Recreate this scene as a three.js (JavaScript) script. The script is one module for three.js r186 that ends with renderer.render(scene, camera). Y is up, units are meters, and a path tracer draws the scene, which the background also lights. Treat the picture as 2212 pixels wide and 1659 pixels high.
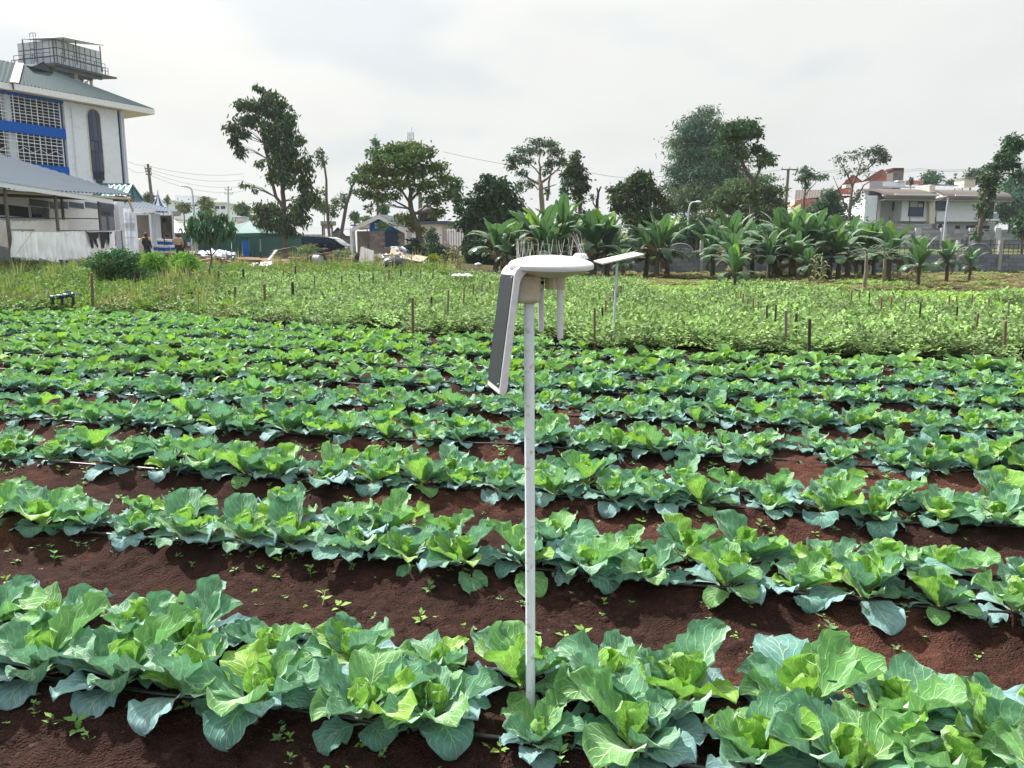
import * as THREE from 'three';
import { mergeGeometries } from 'three/addons/utils/BufferGeometryUtils.js';
import { ImprovedNoise } from 'three/addons/math/ImprovedNoise.js';
import { MarchingCubes } from 'three/addons/objects/MarchingCubes.js';
import { RoundedBoxGeometry } from 'three/addons/geometries/RoundedBoxGeometry.js';
import { TextGeometry } from 'three/addons/geometries/TextGeometry.js';
import { FontLoader } from 'three/addons/loaders/FontLoader.js';

// ---------------------------------------------------------------- camera, sky, sun, exposure
const scene = new THREE.Scene();
const EYE = 1.7, TILT = 9.35 * Math.PI / 180, F = 1664;
const camera = new THREE.PerspectiveCamera(53, 4 / 3, 0.05, 3000);
camera.position.set(0, EYE, 0);
camera.rotation.set(-TILT, 0, 0);
scene.add(camera);
const renderer = new THREE.WebGLRenderer({ antialias: true });
renderer.setSize(1024, 768);
renderer.shadowMap.enabled = true;
renderer.toneMapping = THREE.LinearToneMapping;
renderer.toneMappingExposure = 2;

const SUN_AZ = -38 * Math.PI / 180, SUN_EL = 44 * Math.PI / 180;   // from the left, ahead of the camera
const sunDir = new THREE.Vector3(Math.sin(SUN_AZ) * Math.cos(SUN_EL), Math.sin(SUN_EL), -Math.cos(SUN_AZ) * Math.cos(SUN_EL));
const sun = new THREE.DirectionalLight(new THREE.Color(1, 0.965, 0.9), 5);
sun.name = 'sun';
sun.position.copy(sunDir).multiplyScalar(120); sun.target.position.set(0, 0, -20);
sun.castShadow = true; sun.shadow.radius = 4.5; sun.shadow.mapSize.set(4096, 4096);
Object.assign(sun.shadow.camera, { left: -70, right: 70, top: 70, bottom: -70, near: 1, far: 300 });
scene.add(sun, sun.target);

const perlin = new ImprovedNoise();
const fbm = (x, y, z, o = 4) => { let s = 0, a = 0.5; for (let i = 0; i < o; i++) { s += a * perlin.noise(x, y, z); x = x * 2.03 + 7.1; y = y * 2.03 + 3.3; z = z * 2.03 + 1.7; a *= 0.5; } return s; };
const sstep = (a, b, x) => { const t = Math.min(1, Math.max(0, (x - a) / (b - a))); return t * t * (3 - 2 * t); };
const mix = (a, b, t) => a + (b - a) * t;
const clamp = (x, a, b) => Math.min(b, Math.max(a, x));

{ // overcast sky with thin bright cloud and soft blue-grey patches
  const W = 1024, H = 512, data = new Float32Array(W * H * 4);
  for (let j = 0; j < H; j++) for (let i = 0; i < W; i++) {
    const el = ((j + 0.5) / H - 0.5) * Math.PI, az = ((i + 0.5) / W - 0.5) * 2 * Math.PI;
    const x = Math.cos(el) * Math.cos(az), y = Math.sin(el), z = Math.cos(el) * Math.sin(az);
    const yy = Math.max(y, 0), k = 1 / (yy + 0.16);
    const n1 = fbm(x * k * 0.9 + 3.1, z * k * 0.9 + 8.2, 1.3, 5), n2 = fbm(x * k * 2.1 + 11, z * k * 1.5 + 2.4, 5.5, 4);
    const patch = sstep(0.02, 0.34, n1 + 0.4 * n2) * sstep(0.0, 0.1, yy), fine = 1 + 0.1 * n2;
    const up = 0.37 + 0.55 * yy * yy;
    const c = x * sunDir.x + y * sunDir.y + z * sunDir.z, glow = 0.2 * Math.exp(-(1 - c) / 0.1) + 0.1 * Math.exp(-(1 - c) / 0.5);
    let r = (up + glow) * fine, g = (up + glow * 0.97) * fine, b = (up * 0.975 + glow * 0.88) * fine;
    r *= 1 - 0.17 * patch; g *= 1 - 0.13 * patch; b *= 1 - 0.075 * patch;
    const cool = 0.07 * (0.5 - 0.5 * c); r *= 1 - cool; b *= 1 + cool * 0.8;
    if (y < 0) { r = 0.1; g = 0.09; b = 0.06; }
    data.set([r, g, b, 1], (j * W + i) * 4);
  }
  const t = new THREE.DataTexture(data, W, H, THREE.RGBAFormat, THREE.FloatType);
  t.mapping = THREE.EquirectangularReflectionMapping; t.magFilter = t.minFilter = THREE.LinearFilter; t.wrapS = THREE.RepeatWrapping; t.needsUpdate = true;
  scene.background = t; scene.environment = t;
}
scene.fog = new THREE.FogExp2(new THREE.Color(0.84, 0.9, 0.96), 0.0003);

// ---------------------------------------------------------------- helpers
function rng(seed) { let a = seed >>> 0; return () => { a = (a + 0x6D2B79F5) | 0; let t = Math.imul(a ^ (a >>> 15), 1 | a); t = (t + Math.imul(t ^ (t >>> 7), 61 | t)) ^ t; return ((t ^ (t >>> 14)) >>> 0) / 4294967296; }; }
const R = rng(20240607), rr = (a, b) => a + (b - a) * R();
const V = (x, y, z) => new THREE.Vector3(x, y, z);
// a point seen at (px, py) of the 2212 x 1659 view of the place, standing d metres ahead
function at(px, py, d) {
  const u = (px - 1106) / F, v = -(py - 829.5) / F, t = d / (v * Math.sin(TILT) + Math.cos(TILT));
  return V(u * t, EYE + (v * Math.cos(TILT) - Math.sin(TILT)) * t, -d);
}
const zone = (x0, y0, s = 0.1953) => (zx, zy, d) => { const p = [x0 * 0.54 + zx * s, y0 * 0.54 + zy * s]; return d === undefined ? p : at(p[0], p[1], d); };
const R1 = zone(0, 80), R2 = zone(0, 600), R3 = zone(700, 600), R4 = zone(1300, 600), R5 = zone(2000, 600), R6 = zone(2700, 600), R7 = zone(3296, 560), RT = zone(800, 300, 0.293);
function screen(p) { const y = p.y - EYE, d = -p.z, yc = y * Math.cos(TILT) + d * Math.sin(TILT), zc = d * Math.cos(TILT) - y * Math.sin(TILT); return [1106 + F * p.x / zc, 829.5 - F * yc / zc, zc]; }

const BEDS = [2.42, 3.72, 4.85, 6.0, 7.15, 8.3, 9.45, 10.6, 11.75, 12.9, 14.05, 15.2, 16.35], BT = 0.21, BN = Math.hypot(1, BT);
const across = (x, d) => (d + BT * x) / BN;
const edgePts = [[-200, 676], [0, 668], [150, 658], [420, 670], [700, 692], [1000, 708], [1300, 730], [1700, 742], [2212, 760], [2500, 768]];
let edgeXD = null;
function land(x, d) {                                                 // the lie of the land, without beds or clods
  const l = d < 22 ? 0.02 * d : d < 38 ? 0.44 + 0.045 * (d - 22) : d < 75 ? 1.16 + 0.028 * (d - 38) : 2.2 + 0.002 * (Math.min(d, 400) - 75);
  const r = d < 45 ? 0.02 * d : d < 78 ? 0.9 + 0.1 * (d - 45) : 4.2 + 0.004 * (Math.min(d, 400) - 78);
  return d <= 0 ? 0 : mix(l, r, sstep(-0.06, 0.08, x / Math.max(d, 1)));
}
function ground(px, py, off = 0) {                                    // where the view line meets the land raised by off
  let lo = 1, hi = 120;
  for (let i = 0; i < 40; i++) { const m = (lo + hi) / 2, p = at(px, py, m); if (p.y > land(p.x, m) + off) lo = m; else hi = m; }
  return at(px, py, lo);
}
edgeXD = edgePts.map(([a, b]) => { const p = ground(a, b, 0.28); return [p.x, -p.z]; });
function edgeD(x) { const e = edgeXD; if (x <= e[0][0]) return e[0][1]; for (let i = 1; i < e.length; i++) if (x <= e[i][0]) return mix(e[i - 1][1], e[i][1], (x - e[i - 1][0]) / (e[i][0] - e[i - 1][0])); return e[e.length - 1][1]; }
function bedLift(x, d) {
  if (d > 20 || d < -2) return 0;
  const c = across(x, d); let t = 9; for (const b of BEDS) t = Math.min(t, Math.abs(c - b));
  return (0.085 * (1 - sstep(0.16, 0.52, t + 0.1 * perlin.noise(x * 1.7, d * 1.7, 4)))) * (1 - sstep(-0.3, 0.6, d - edgeD(x)));
}
const H = (x, z) => land(x, -z) + bedLift(x, -z);
const on = (x, d, up = 0) => V(x, H(x, -d) + up, -d);

class MB {
  constructor() { this.p = []; this.t = []; this.i = []; this.c = []; this.col = null; }
  color(r, g, b) { this.col = [r, g, b]; return this; }
  v(p, u = 0, w = 0) { this.p.push(p.x, p.y, p.z); this.t.push(u, w); if (this.col) this.c.push(...this.col); return this.p.length / 3 - 1; }
  tri(a, b, c) { this.i.push(a, b, c); return this; }
  quad(a, b, c, d) {                                                  // four corners in turn
    const w = a.distanceTo(b), h = a.distanceTo(d), n = [this.v(a, 0, 0), this.v(b, w, 0), this.v(c, w, h), this.v(d, 0, h)];
    this.i.push(n[0], n[1], n[2], n[0], n[2], n[3]); return this;
  }
  obox(o, a, b, c) {                                                  // corner o and three edges
    const P = (i, j, k) => o.clone().addScaledVector(a, i).addScaledVector(b, j).addScaledVector(c, k), s = a.clone().cross(b).dot(c) > 0;
    const q = (...n) => { const m = n.map((x) => P(...x)); s ? this.quad(...m) : this.quad(m[1], m[0], m[3], m[2]); };
    q([0, 0, 1], [1, 0, 1], [1, 1, 1], [0, 1, 1]); q([1, 0, 0], [0, 0, 0], [0, 1, 0], [1, 1, 0]);
    q([0, 0, 0], [0, 0, 1], [0, 1, 1], [0, 1, 0]); q([1, 0, 1], [1, 0, 0], [1, 1, 0], [1, 1, 1]);
    q([0, 1, 1], [1, 1, 1], [1, 1, 0], [0, 1, 0]); q([0, 0, 0], [1, 0, 0], [1, 0, 1], [0, 0, 1]); return this;
  }
  box(x, y, z, w, h, d) { return this.obox(V(x - w / 2, y - h / 2, z - d / 2), V(w, 0, 0), V(0, h, 0), V(0, 0, d)); }
  bar(p, q, w, h = w) {                                               // square bar from p to q
    const t = q.clone().sub(p), n = t.clone().normalize(), s = (Math.abs(n.y) > 0.95 ? V(1, 0, 0) : V(0, 1, 0)).cross(n).normalize(), u = n.clone().cross(s);
    return this.obox(p.clone().addScaledVector(s, -w / 2).addScaledVector(u, -h / 2), s.multiplyScalar(w), u.multiplyScalar(h), t);
  }
  tube(pts, rad, n = 7, cap = true) {
    const rows = [], N = pts.length; let s0 = null, len = 0;
    for (let k = 0; k < N; k++) {
      const t = pts[Math.min(k + 1, N - 1)].clone().sub(pts[Math.max(k - 1, 0)]).normalize();
      if (!s0) s0 = (Math.abs(t.y) > 0.9 ? V(1, 0, 0) : V(0, 1, 0)).cross(t).normalize(); else s0.addScaledVector(t, -s0.dot(t)).normalize();
      const b = t.clone().cross(s0), r = Array.isArray(rad) ? rad[k] : rad; if (k) len += pts[k].distanceTo(pts[k - 1]);
      const row = []; for (let i = 0; i <= n; i++) { const a = i / n * 2 * Math.PI; row.push(this.v(pts[k].clone().addScaledVector(s0, Math.cos(a) * r).addScaledVector(b, Math.sin(a) * r), i / n * r * 6.3, len)); }
      rows.push(row);
    }
    for (let k = 0; k + 1 < N; k++) for (let i = 0; i < n; i++) this.i.push(rows[k][i], rows[k][i + 1], rows[k + 1][i + 1], rows[k][i], rows[k + 1][i + 1], rows[k + 1][i]);
    if (cap) for (const [k, f] of [[0, 0], [N - 1, 1]]) { const c = this.v(pts[k].clone()), ring = rows[k].slice(0, n).map((q) => this.v(V(this.p[q * 3], this.p[q * 3 + 1], this.p[q * 3 + 2]))); for (let i = 0; i < n; i++) f ? this.i.push(c, ring[i], ring[(i + 1) % n]) : this.i.push(c, ring[(i + 1) % n], ring[i]); }
    return this;
  }
  ribs(a, b, c, d, pitch, amp, flip = 1) {                            // corrugated sheet: a-b along the eave, d above a, c above b
    const n = Math.max(2, Math.round(a.distanceTo(b) / pitch)) * 4, nor = b.clone().sub(a).cross(d.clone().sub(a)).normalize().multiplyScalar(flip);
    let pr = null;
    for (let i = 0; i <= n; i++) {
      const t = i / n, h = nor.clone().multiplyScalar(amp * [0, 1, 1, 0][i % 4]);
      const lo = a.clone().lerp(b, t).add(h), hi = d.clone().lerp(c, t).add(h), cur = [this.v(lo, t * 3, 0), this.v(hi, t * 3, 3)];
      if (pr) this.i.push(pr[0], cur[0], cur[1], pr[0], cur[1], pr[1]); pr = cur;
    }
    return this;
  }
  add(g, m) { const q = g.clone(); if (m) q.applyMatrix4(m); const o = this.p.length / 3, P = q.attributes.position, U = q.attributes.uv; for (let i = 0; i < P.count; i++) { this.v(V(P.getX(i), P.getY(i), P.getZ(i)), U ? U.getX(i) : 0, U ? U.getY(i) : 0); } if (q.index) for (const k of q.index.array) this.i.push(k + o); else for (let i = 0; i < P.count; i++) this.i.push(i + o); return this; }
  geo() {
    const g = new THREE.BufferGeometry(); g.setAttribute('position', new THREE.Float32BufferAttribute(this.p, 3)); g.setAttribute('uv', new THREE.Float32BufferAttribute(this.t, 2));
    if (this.c.length === this.p.length) g.setAttribute('color', new THREE.Float32BufferAttribute(this.c, 3));
    g.setIndex(this.i); g.computeVertexNormals(); return g;
  }
  to(name, mat, parent, label) { return mesh(name, this.geo(), mat, parent, label); }
}
const used = new Map();
function numbered(name) { const n = used.get(name) ?? 0; used.set(name, n + 1); return n ? `${name}_${String(n).padStart(3, '0')}` : name; }
function mesh(name, geo, mat, parent, label) {
  const m = new THREE.Mesh(geo, mat); m.castShadow = m.receiveShadow = true;
  if (parent) { m.name = name; parent.add(m); m.geometry === geo && parent.userData.origin && m.position.sub(parent.userData.origin); } else { m.name = numbered(name); scene.add(m); }
  if (label) m.userData.label = label; return m;
}
function tag(o, label, category, group, kind) { Object.assign(o.userData, label && { label }, category && { category }, group && { group }, kind && { kind }); return o; }
// a thing: a Group at its base; parts may then be built in world coordinates (children are moved back by its place)
function thing(name, label, category, p = V(0, 0, 0), group) {
  const o = new THREE.Group(); o.name = numbered(name); scene.add(o); o.position.copy(p);
  tag(o, label, category, group); o.userData.base = [p.x, p.y, p.z]; return o;
}
function part(o, name, mb, mat, label) { const g = mb instanceof MB ? mb.geo() : mb; const q = o.getWorldPosition ? worldOf(o) : V(0, 0, 0); g.translate(-q.x, -q.y, -q.z); const m = new THREE.Mesh(g, mat); m.name = name; m.castShadow = m.receiveShadow = true; o.add(m); if (label) m.userData.label = label; return m; }
function worldOf(o) { const q = V(0, 0, 0); for (let k = o; k && k !== scene; k = k.parent) q.add(k.position); return q; }
function copyOf(o, label) { const c = o.clone(); c.name = numbered(o.name.replace(/_\d{3}$/, '')); c.userData = { ...o.userData }; if (label) c.userData.label = label; scene.add(c); return c; }

// ---------------------------------------------------------------- textures and materials
function tex(n, fn, srgb = false, rep) {
  const a = new Uint8Array(n * n * 4);
  for (let j = 0; j < n; j++) for (let i = 0; i < n; i++) { const c = fn(i / n, j / n); const q = Array.isArray(c) ? c : [c, c, c]; a.set([clamp(q[0], 0, 1) * 255, clamp(q[1], 0, 1) * 255, clamp(q[2], 0, 1) * 255, 255], (j * n + i) * 4); }
  const t = new THREE.DataTexture(a, n, n); t.magFilter = THREE.LinearFilter; t.minFilter = THREE.LinearMipmapLinearFilter; t.generateMipmaps = true; t.wrapS = t.wrapT = THREE.RepeatWrapping; if (srgb) t.colorSpace = THREE.SRGBColorSpace; if (rep) t.repeat.set(rep, rep); t.needsUpdate = true; return t;
}
const wrapN = (u, v, s, z, o = 4) => { const a = u * 2 * Math.PI, b = v * 2 * Math.PI, k = s / 6.283; return fbm(Math.cos(a) * k + 5 * Math.cos(b) * k / 3, Math.sin(a) * k + z, Math.cos(b) * k + 2 * Math.sin(b) * k, o); };
const mottle = tex(256, (u, v) => { const n = wrapN(u, v, 9, 1.5, 5), m = wrapN(u, v, 40, 7.7, 3); return 0.86 + 0.3 * n + 0.16 * m; }, false);
const grime = tex(256, (u, v) => { const n = wrapN(u, v, 6, 3.1, 5), s = wrapN(u, v * 0.15 + 0.4, 30, 2.2, 3); const d = 0.4 * sstep(0.05, 0.5, n + 0.5 * s); return [0.97 - 0.26 * d, 0.97 - 0.3 * d, 0.97 - 0.36 * d]; }, false, 0.21);
const rough = tex(256, (u, v) => 0.5 + 0.55 * wrapN(u, v, 24, 9.4, 5));
const soilBump = tex(512, (u, v) => 0.25 + 0.9 * Math.abs(wrapN(u, v, 60, 2.4, 4)) + 0.7 * Math.abs(wrapN(u, v, 170, 6.4, 3)));
const soilTone = tex(512, (u, v) => { const n = wrapN(u, v, 14, 5.2, 6), m = wrapN(u, v, 120, 1.1, 2), pale = sstep(0.22, 0.34, wrapN(u, v, 160, 8.8, 2)); return [0.66 + 0.7 * n + 0.25 * m + 0.25 * pale, 0.64 + 0.68 * n + 0.25 * m + 0.25 * pale, 0.63 + 0.65 * n + 0.25 * m + 0.26 * pale]; });
const C = (r, g, b) => new THREE.Color().setRGB(r, g, b);
function mat(r, g, b, o = {}) {
  const m = new THREE.MeshPhysicalMaterial({ color: C(r, g, b), roughness: o.rough ?? 0.75, metalness: o.metal ?? 0, side: THREE.DoubleSide });
  if (o.map !== null) m.map = o.map ?? mottle; if (o.bump) { m.bumpMap = o.bumpMap ?? rough; m.bumpScale = o.bump; }
  if (o.coat) { m.clearcoat = o.coat; m.clearcoatRoughness = o.coatRough ?? 0.3; } if (o.vc) m.vertexColors = true;
  if (o.through) { m.transmission = o.through; m.thickness = 0; m.ior = o.ior ?? 1.3; }
  if (o.sheen) { m.sheen = o.sheen; m.sheenColor = o.sheenColor ?? C(0.7, 0.8, 0.85); m.sheenRoughness = o.sheenRough ?? 0.5; }
  if (o.spec !== undefined) m.specularIntensity = o.spec; return m;
}
const M = {
  white: mat(0.73, 0.78, 0.86, { map: grime, rough: 0.7 }), whiteClean: mat(0.8, 0.81, 0.82, { rough: 0.45 }), cream: mat(0.62, 0.56, 0.46, { map: grime }), blue: mat(0.003, 0.11, 0.5, { rough: 0.8, spec: 0.3 }), blueDark: mat(0.01, 0.05, 0.16, { rough: 0.6 }),
  dark: mat(0.012, 0.015, 0.022, { rough: 0.6 }), black: mat(0.012, 0.012, 0.014, { rough: 0.55 }), grille: mat(0.78, 0.82, 0.88, { rough: 0.5 }), roofSteel: mat(0.12, 0.145, 0.18, { rough: 0.9, spec: 0.15, map: grime }), roofPale: mat(0.12, 0.145, 0.18, { rough: 0.92, spec: 0.12, map: grime }), roofGreen: mat(0.065, 0.092, 0.1, { rough: 0.92, spec: 0.12, map: grime }),
  galv: mat(0.46, 0.53, 0.6, { rough: 0.6, metal: 0.1, map: grime }), steelDark: mat(0.07, 0.085, 0.12, { rough: 0.6 }), wood: mat(0.16, 0.105, 0.07, { bump: 0.004, rough: 0.9 }), woodGrey: mat(0.17, 0.155, 0.14, { bump: 0.004, rough: 0.9 }), woodPale: mat(0.5, 0.4, 0.28, { rough: 0.85, map: grime }), woodRed: mat(0.2, 0.1, 0.055, { bump: 0.004, rough: 0.9 }), woodBlack: mat(0.035, 0.028, 0.024, { bump: 0.004, rough: 0.9 }),
  bark: mat(0.12, 0.1, 0.08, { bump: 0.02, rough: 0.95 }), barkPale: mat(0.24, 0.2, 0.155, { bump: 0.02, rough: 0.95 }), stone: mat(0.26, 0.23, 0.215, { bump: 0.012, rough: 0.95 }), stoneB: mat(0.32, 0.28, 0.26, { bump: 0.012, rough: 0.95 }), stoneC: mat(0.21, 0.19, 0.185, { bump: 0.012, rough: 0.95 }), mortar: mat(0.19, 0.175, 0.17, { bump: 0.005, rough: 0.95 }), concrete: mat(0.3, 0.3, 0.3, { bump: 0.006, rough: 0.92, map: grime }),
  wallA: mat(0.15, 0.165, 0.195, { bump: 0.01, rough: 0.95, map: grime }), wallB: mat(0.19, 0.2, 0.225, { bump: 0.01, rough: 0.95, map: grime }), wallC: mat(0.12, 0.13, 0.155, { bump: 0.01, rough: 0.95, map: grime }),
  iron: mat(0.025, 0.025, 0.03, { rough: 0.6 }), tile: mat(0.11, 0.036, 0.028, { rough: 0.92, spec: 0.15, map: grime }), tileDull: mat(0.14, 0.122, 0.113, { rough: 0.92, spec: 0.15, map: grime }), greyWall: mat(0.42, 0.42, 0.45, { rough: 0.8, map: grime }),
  glassDark: mat(0.018, 0.042, 0.095, { rough: 0.15, map: null, spec: 0.9 }), tentGreen: mat(0.02, 0.115, 0.105, { rough: 0.7, bump: 0.01 }), cloth: mat(0.91, 0.93, 0.97, { rough: 0.95, through: 0.1, map: null }), clothCream: mat(0.86, 0.83, 0.77, { rough: 0.95, through: 0.1, map: null }), clothBlack: mat(0.012, 0.014, 0.018, { rough: 0.9, map: null }),
  pvc: mat(0.72, 0.76, 0.83, { rough: 0.38, map: grime }), hose: mat(0.012, 0.013, 0.016, { rough: 0.4, coat: 0.2, map: null }), gold: mat(0.6, 0.4, 0.16, { rough: 0.5, map: null }), yellow: mat(0.72, 0.42, 0.03, { rough: 0.6 }), brick: mat(0.32, 0.13, 0.1, { rough: 0.9 }), skin: mat(0.07, 0.035, 0.022, { rough: 0.6, map: null }),
};

// ---------------------------------------------------------------- the ground, one sheet to the horizon
{
  const ds = []; for (let d = -40; d < 0.9; d += 3.4) ds.push(d); for (let d = 1; d < 900; d *= d < 14 ? 1.0095 : d < 60 ? 1.02 : 1.08) ds.push(d);
  const NC = 420, pos = [], uv = [], col = [], idx = [];
  ds.forEach((d, j) => {
    const W = 1.2 * Math.max(d, 0) + 6;
    for (let i = 0; i <= NC; i++) {
      const s = i / NC * 2 - 1, x = W * (0.33 * s + 0.67 * s * s * s), e = d - edgeD(x); let y = land(x, d) + bedLift(x, d);
      const near = 1 - sstep(9, 16, d);
      if (near > 0 && d > 0) y += near * (0.03 * fbm(x * 2.2, d * 2.2, 3.3, 3) + 0.05 * Math.abs(perlin.noise(x * 6 + 0.4 * d, d * 6, 8.1)) * (0.3 + sstep(-0.2, 0.3, perlin.noise(x * 1.3, d * 1.3, 2))) + 0.03 * Math.abs(perlin.noise(x * 15, d * 15, 1.7)) + 0.014 * Math.abs(perlin.noise(x * 33, d * 33, 4.7)));
      else if (d > 0) y += 0.06 * fbm(x * 0.6, d * 0.6, 5.1, 3);
      pos.push(x, y, -d); uv.push(x, d);
      const n = fbm(x * 0.5 + 9, d * 0.5, 2.2, 4), n2 = fbm(x * 2.5, d * 2.5, 6.6, 4), u = x / Math.max(d, 1);
      let c = [0.036, 0.0175, 0.0135]; const lit = sstep(-0.05, 0.3, n + 0.5 * n2); c = c.map((q, k) => mix(q, [0.105, 0.045, 0.031][k], lit * 0.8));
      if (e > 0) { const t = sstep(0, 1.2, e); c = c.map((q, k) => mix(q, [0.06, 0.055, 0.025][k], t)); }
      if (d > 26 && u > -0.05) { const t = sstep(26, 30, d) * sstep(-0.06, 0.02, u); const gr = sstep(-0.1, 0.15, n + 0.6 * n2); c = c.map((q, k) => mix(q, mix([0.1, 0.055, 0.035][k], [0.14, 0.16, 0.05][k], gr), t)); }
      if (d > 27 && u < -0.05) { const t = sstep(28, 33, d) * sstep(-0.04, -0.12, u), gr = sstep(-0.05, 0.2, n); c = c.map((q, k) => mix(q, mix([0.24, 0.165, 0.105][k], [0.13, 0.13, 0.06][k], gr), t)); }
      if (d > 62) { const t = sstep(62, 80, d); c = c.map((q, k) => mix(q, [0.17, 0.175, 0.08][k], t)); }
      if (d > 44 && u > -0.02) { const t = sstep(44, 46, d); c = c.map((q, k) => mix(q, [0.1, 0.115, 0.05][k], t)); }
      col.push(...c);
    }
  });
  for (let j = 0; j + 1 < ds.length; j++) for (let i = 0; i < NC; i++) { const a = j * (NC + 1) + i, b = a + NC + 1; idx.push(a, a + 1, b + 1, a, b + 1, b); }
  const g = new THREE.BufferGeometry(); g.setAttribute('position', new THREE.Float32BufferAttribute(pos, 3)); g.setAttribute('uv', new THREE.Float32BufferAttribute(uv, 2)); g.setAttribute('color', new THREE.Float32BufferAttribute(col, 3)); g.setIndex(idx); g.computeVertexNormals();
  const m = mat(1.35, 1.35, 1.35, { map: soilTone, vc: true, rough: 0.97, bump: 0.03, bumpMap: soilBump, spec: 0.25 });
  tag(mesh('ground', g, m), 'dark red-brown soil of the vegetable field with raised beds', 'ground', null, 'structure');
}
// ---------------------------------------------------------------- cabbages
const veinAt = (u, v) => {                                            // 0 lamina .. 1 vein, in the leaf's own uv
  const x = Math.abs(u - 0.5) * 2, w = v + 0.012 * Math.sin(u * 40) + 0.02 * fbm(u * 6, v * 6, 3, 2);
  let m = 1 - sstep(0.025 * (1.15 - v), 0.05 * (1.2 - v) + 0.008, x);
  const ph = (w - 0.5 * Math.pow(x, 1.1)) * 6.5 + (u > 0.5 ? 0.45 : 0), f = Math.abs(ph - Math.round(ph));
  m = Math.max(m, (1 - sstep(0.03, 0.1, f)) * (1 - 0.55 * x) * sstep(0.12, 0.22, v));
  const q = Math.abs(fbm(u * 9 + 4, v * 11, 7.7, 2)); m = Math.max(m, 0.45 * (1 - sstep(0.0, 0.03, q)));
  return Math.max(m, 1 - sstep(0.12, 0.2, v));
};
const leafMap = (lam, vein, spot) => tex(256, (u, v) => {
  const m = veinAt(u, v), n = 1 + 0.3 * fbm(u * 5, v * 5, lam[0] * 40, 4), s = sstep(0.12, 0.4, fbm(u * 3 + spot, v * 3, 2.5, 3));
  return lam.map((c, k) => Math.min(1, mix(c * n * (1 + [0.16, 0.1, 0.1][k] * s), vein[k], m * 0.8)));
}, true);
const pucker = tex(256, (u, v) => 0.6 - 0.5 * veinAt(u, v) + 0.25 * Math.abs(fbm(u * 12, v * 12, 4.4, 2)));
const leafMat = (map, through, sheen, bump = 0.004) => { const m = mat(1, 1, 1, { map, rough: 0.92, through, sheen, sheenColor: C(0.62, 0.8, 0.86), sheenRough: 0.45, coat: 0.1, coatRough: 0.5, bump, bumpMap: pucker }); return m; };
const cabMats = [
  [leafMat(leafMap([0.45, 0.595, 0.605], [0.68, 0.78, 0.66], 1), 0.28, 0.65), leafMat(leafMap([0.35, 0.53, 0.5], [0.62, 0.75, 0.57], 5), 0.32, 0.6)],
  [leafMat(leafMap([0.37, 0.57, 0.44], [0.68, 0.8, 0.53], 9), 0.42, 0.4), leafMat(leafMap([0.41, 0.62, 0.36], [0.72, 0.84, 0.5], 13), 0.46, 0.45)],
  [leafMat(leafMap([0.5, 0.69, 0.25], [0.76, 0.86, 0.46], 17), 0.5, 0.25), leafMat(leafMap([0.47, 0.67, 0.27], [0.76, 0.86, 0.48], 21), 0.5, 0.3)],
  [leafMat(leafMap([0.58, 0.6, 0.36], [0.74, 0.76, 0.5], 31), 0.4, 0.1)],
];
function leafGeo(o, seed, nu = 10, nv = 13) {
  const b = new MB(), rows = [], ph = seed * 1.7; let r = 0.012, y = 0.015;
  for (let j = 0; j <= nv; j++) {
    const t = 1 - Math.pow(1 - j / nv, 1.5), dt = t - (j ? 1 - Math.pow(1 - (j - 1) / nv, 1.5) : 0), th = o.a0 - o.droop * Math.pow(t, 1.6), s = Math.max(0, (t - o.pet) / (1 - o.pet));
    if (j) { r += Math.cos(th) * o.len * dt; y += Math.sin(th) * o.len * dt; }
    const sp = Math.pow(s, 1.08), half = Math.max(0.009 * (1 - t * 0.6), o.wid / 2 * Math.pow(Math.max(0, 1 - (2 * sp - 1) ** 2), 0.52)), row = [];
    for (let i = 0; i <= nu; i++) {
      const u = i / nu * 2 - 1, au = Math.abs(u), side = u < 0 ? 1 : 2.3;
      const notch = 1 + 0.09 * perlin.noise(t * 11 + ph, side * 7, seed) * au, hw = half * notch;
      const ruf = o.ruf * Math.pow(au, 2.4) * sstep(0.2, 0.5, t) * (Math.sin(t * 13 + ph + side * 2) + 0.9 * Math.sin(t * 29 + ph * 2 + side)) + 0.012 * perlin.noise(u * 2.2 + ph, t * 4, seed * 3.1) * sstep(0.25, 0.5, t);
      const up = o.cup * au * au * half + ruf + o.tipcurl * Math.pow(s, 4) * 0.04;
      row.push(b.v(V(u * hw * (1 - 0.25 * o.cup * au), y + Math.cos(th) * up, r - Math.sin(th) * up), u * 0.5 + 0.5, t));
    }
    rows.push(row);
  }
  for (let j = 0; j < nv; j++) for (let i = 0; i < nu; i++) b.i.push(rows[j][i], rows[j][i + 1], rows[j + 1][i + 1], rows[j][i], rows[j + 1][i + 1], rows[j + 1][i]);
  return b.geo();
}
function leafKind(k, q) {                                             // 0 outer, 1 middle, 2 inner
  if (k === 0) return { a0: q(0.25, 0.7), droop: q(0.4, 1.3), len: q(0.24, 0.3), wid: q(0.165, 0.215), pet: q(0.2, 0.3), cup: q(0.05, 0.4), ruf: q(0.009, 0.022), tipcurl: q(-1.3, 0.6) };
  if (k === 1) return { a0: q(0.75, 1.12), droop: q(0.2, 0.75), len: q(0.22, 0.28), wid: q(0.165, 0.215), pet: q(0.14, 0.22), cup: q(0.3, 0.6), ruf: q(0.008, 0.018), tipcurl: q(-0.8, 0.6) };
  return { a0: q(1.2, 1.4), droop: q(-0.35, 0.25), len: q(0.13, 0.18), wid: q(0.115, 0.155), pet: 0.08, cup: q(0.5, 0.85), ruf: q(0.006, 0.012), tipcurl: q(-0.6, 0.8) };
}
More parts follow.
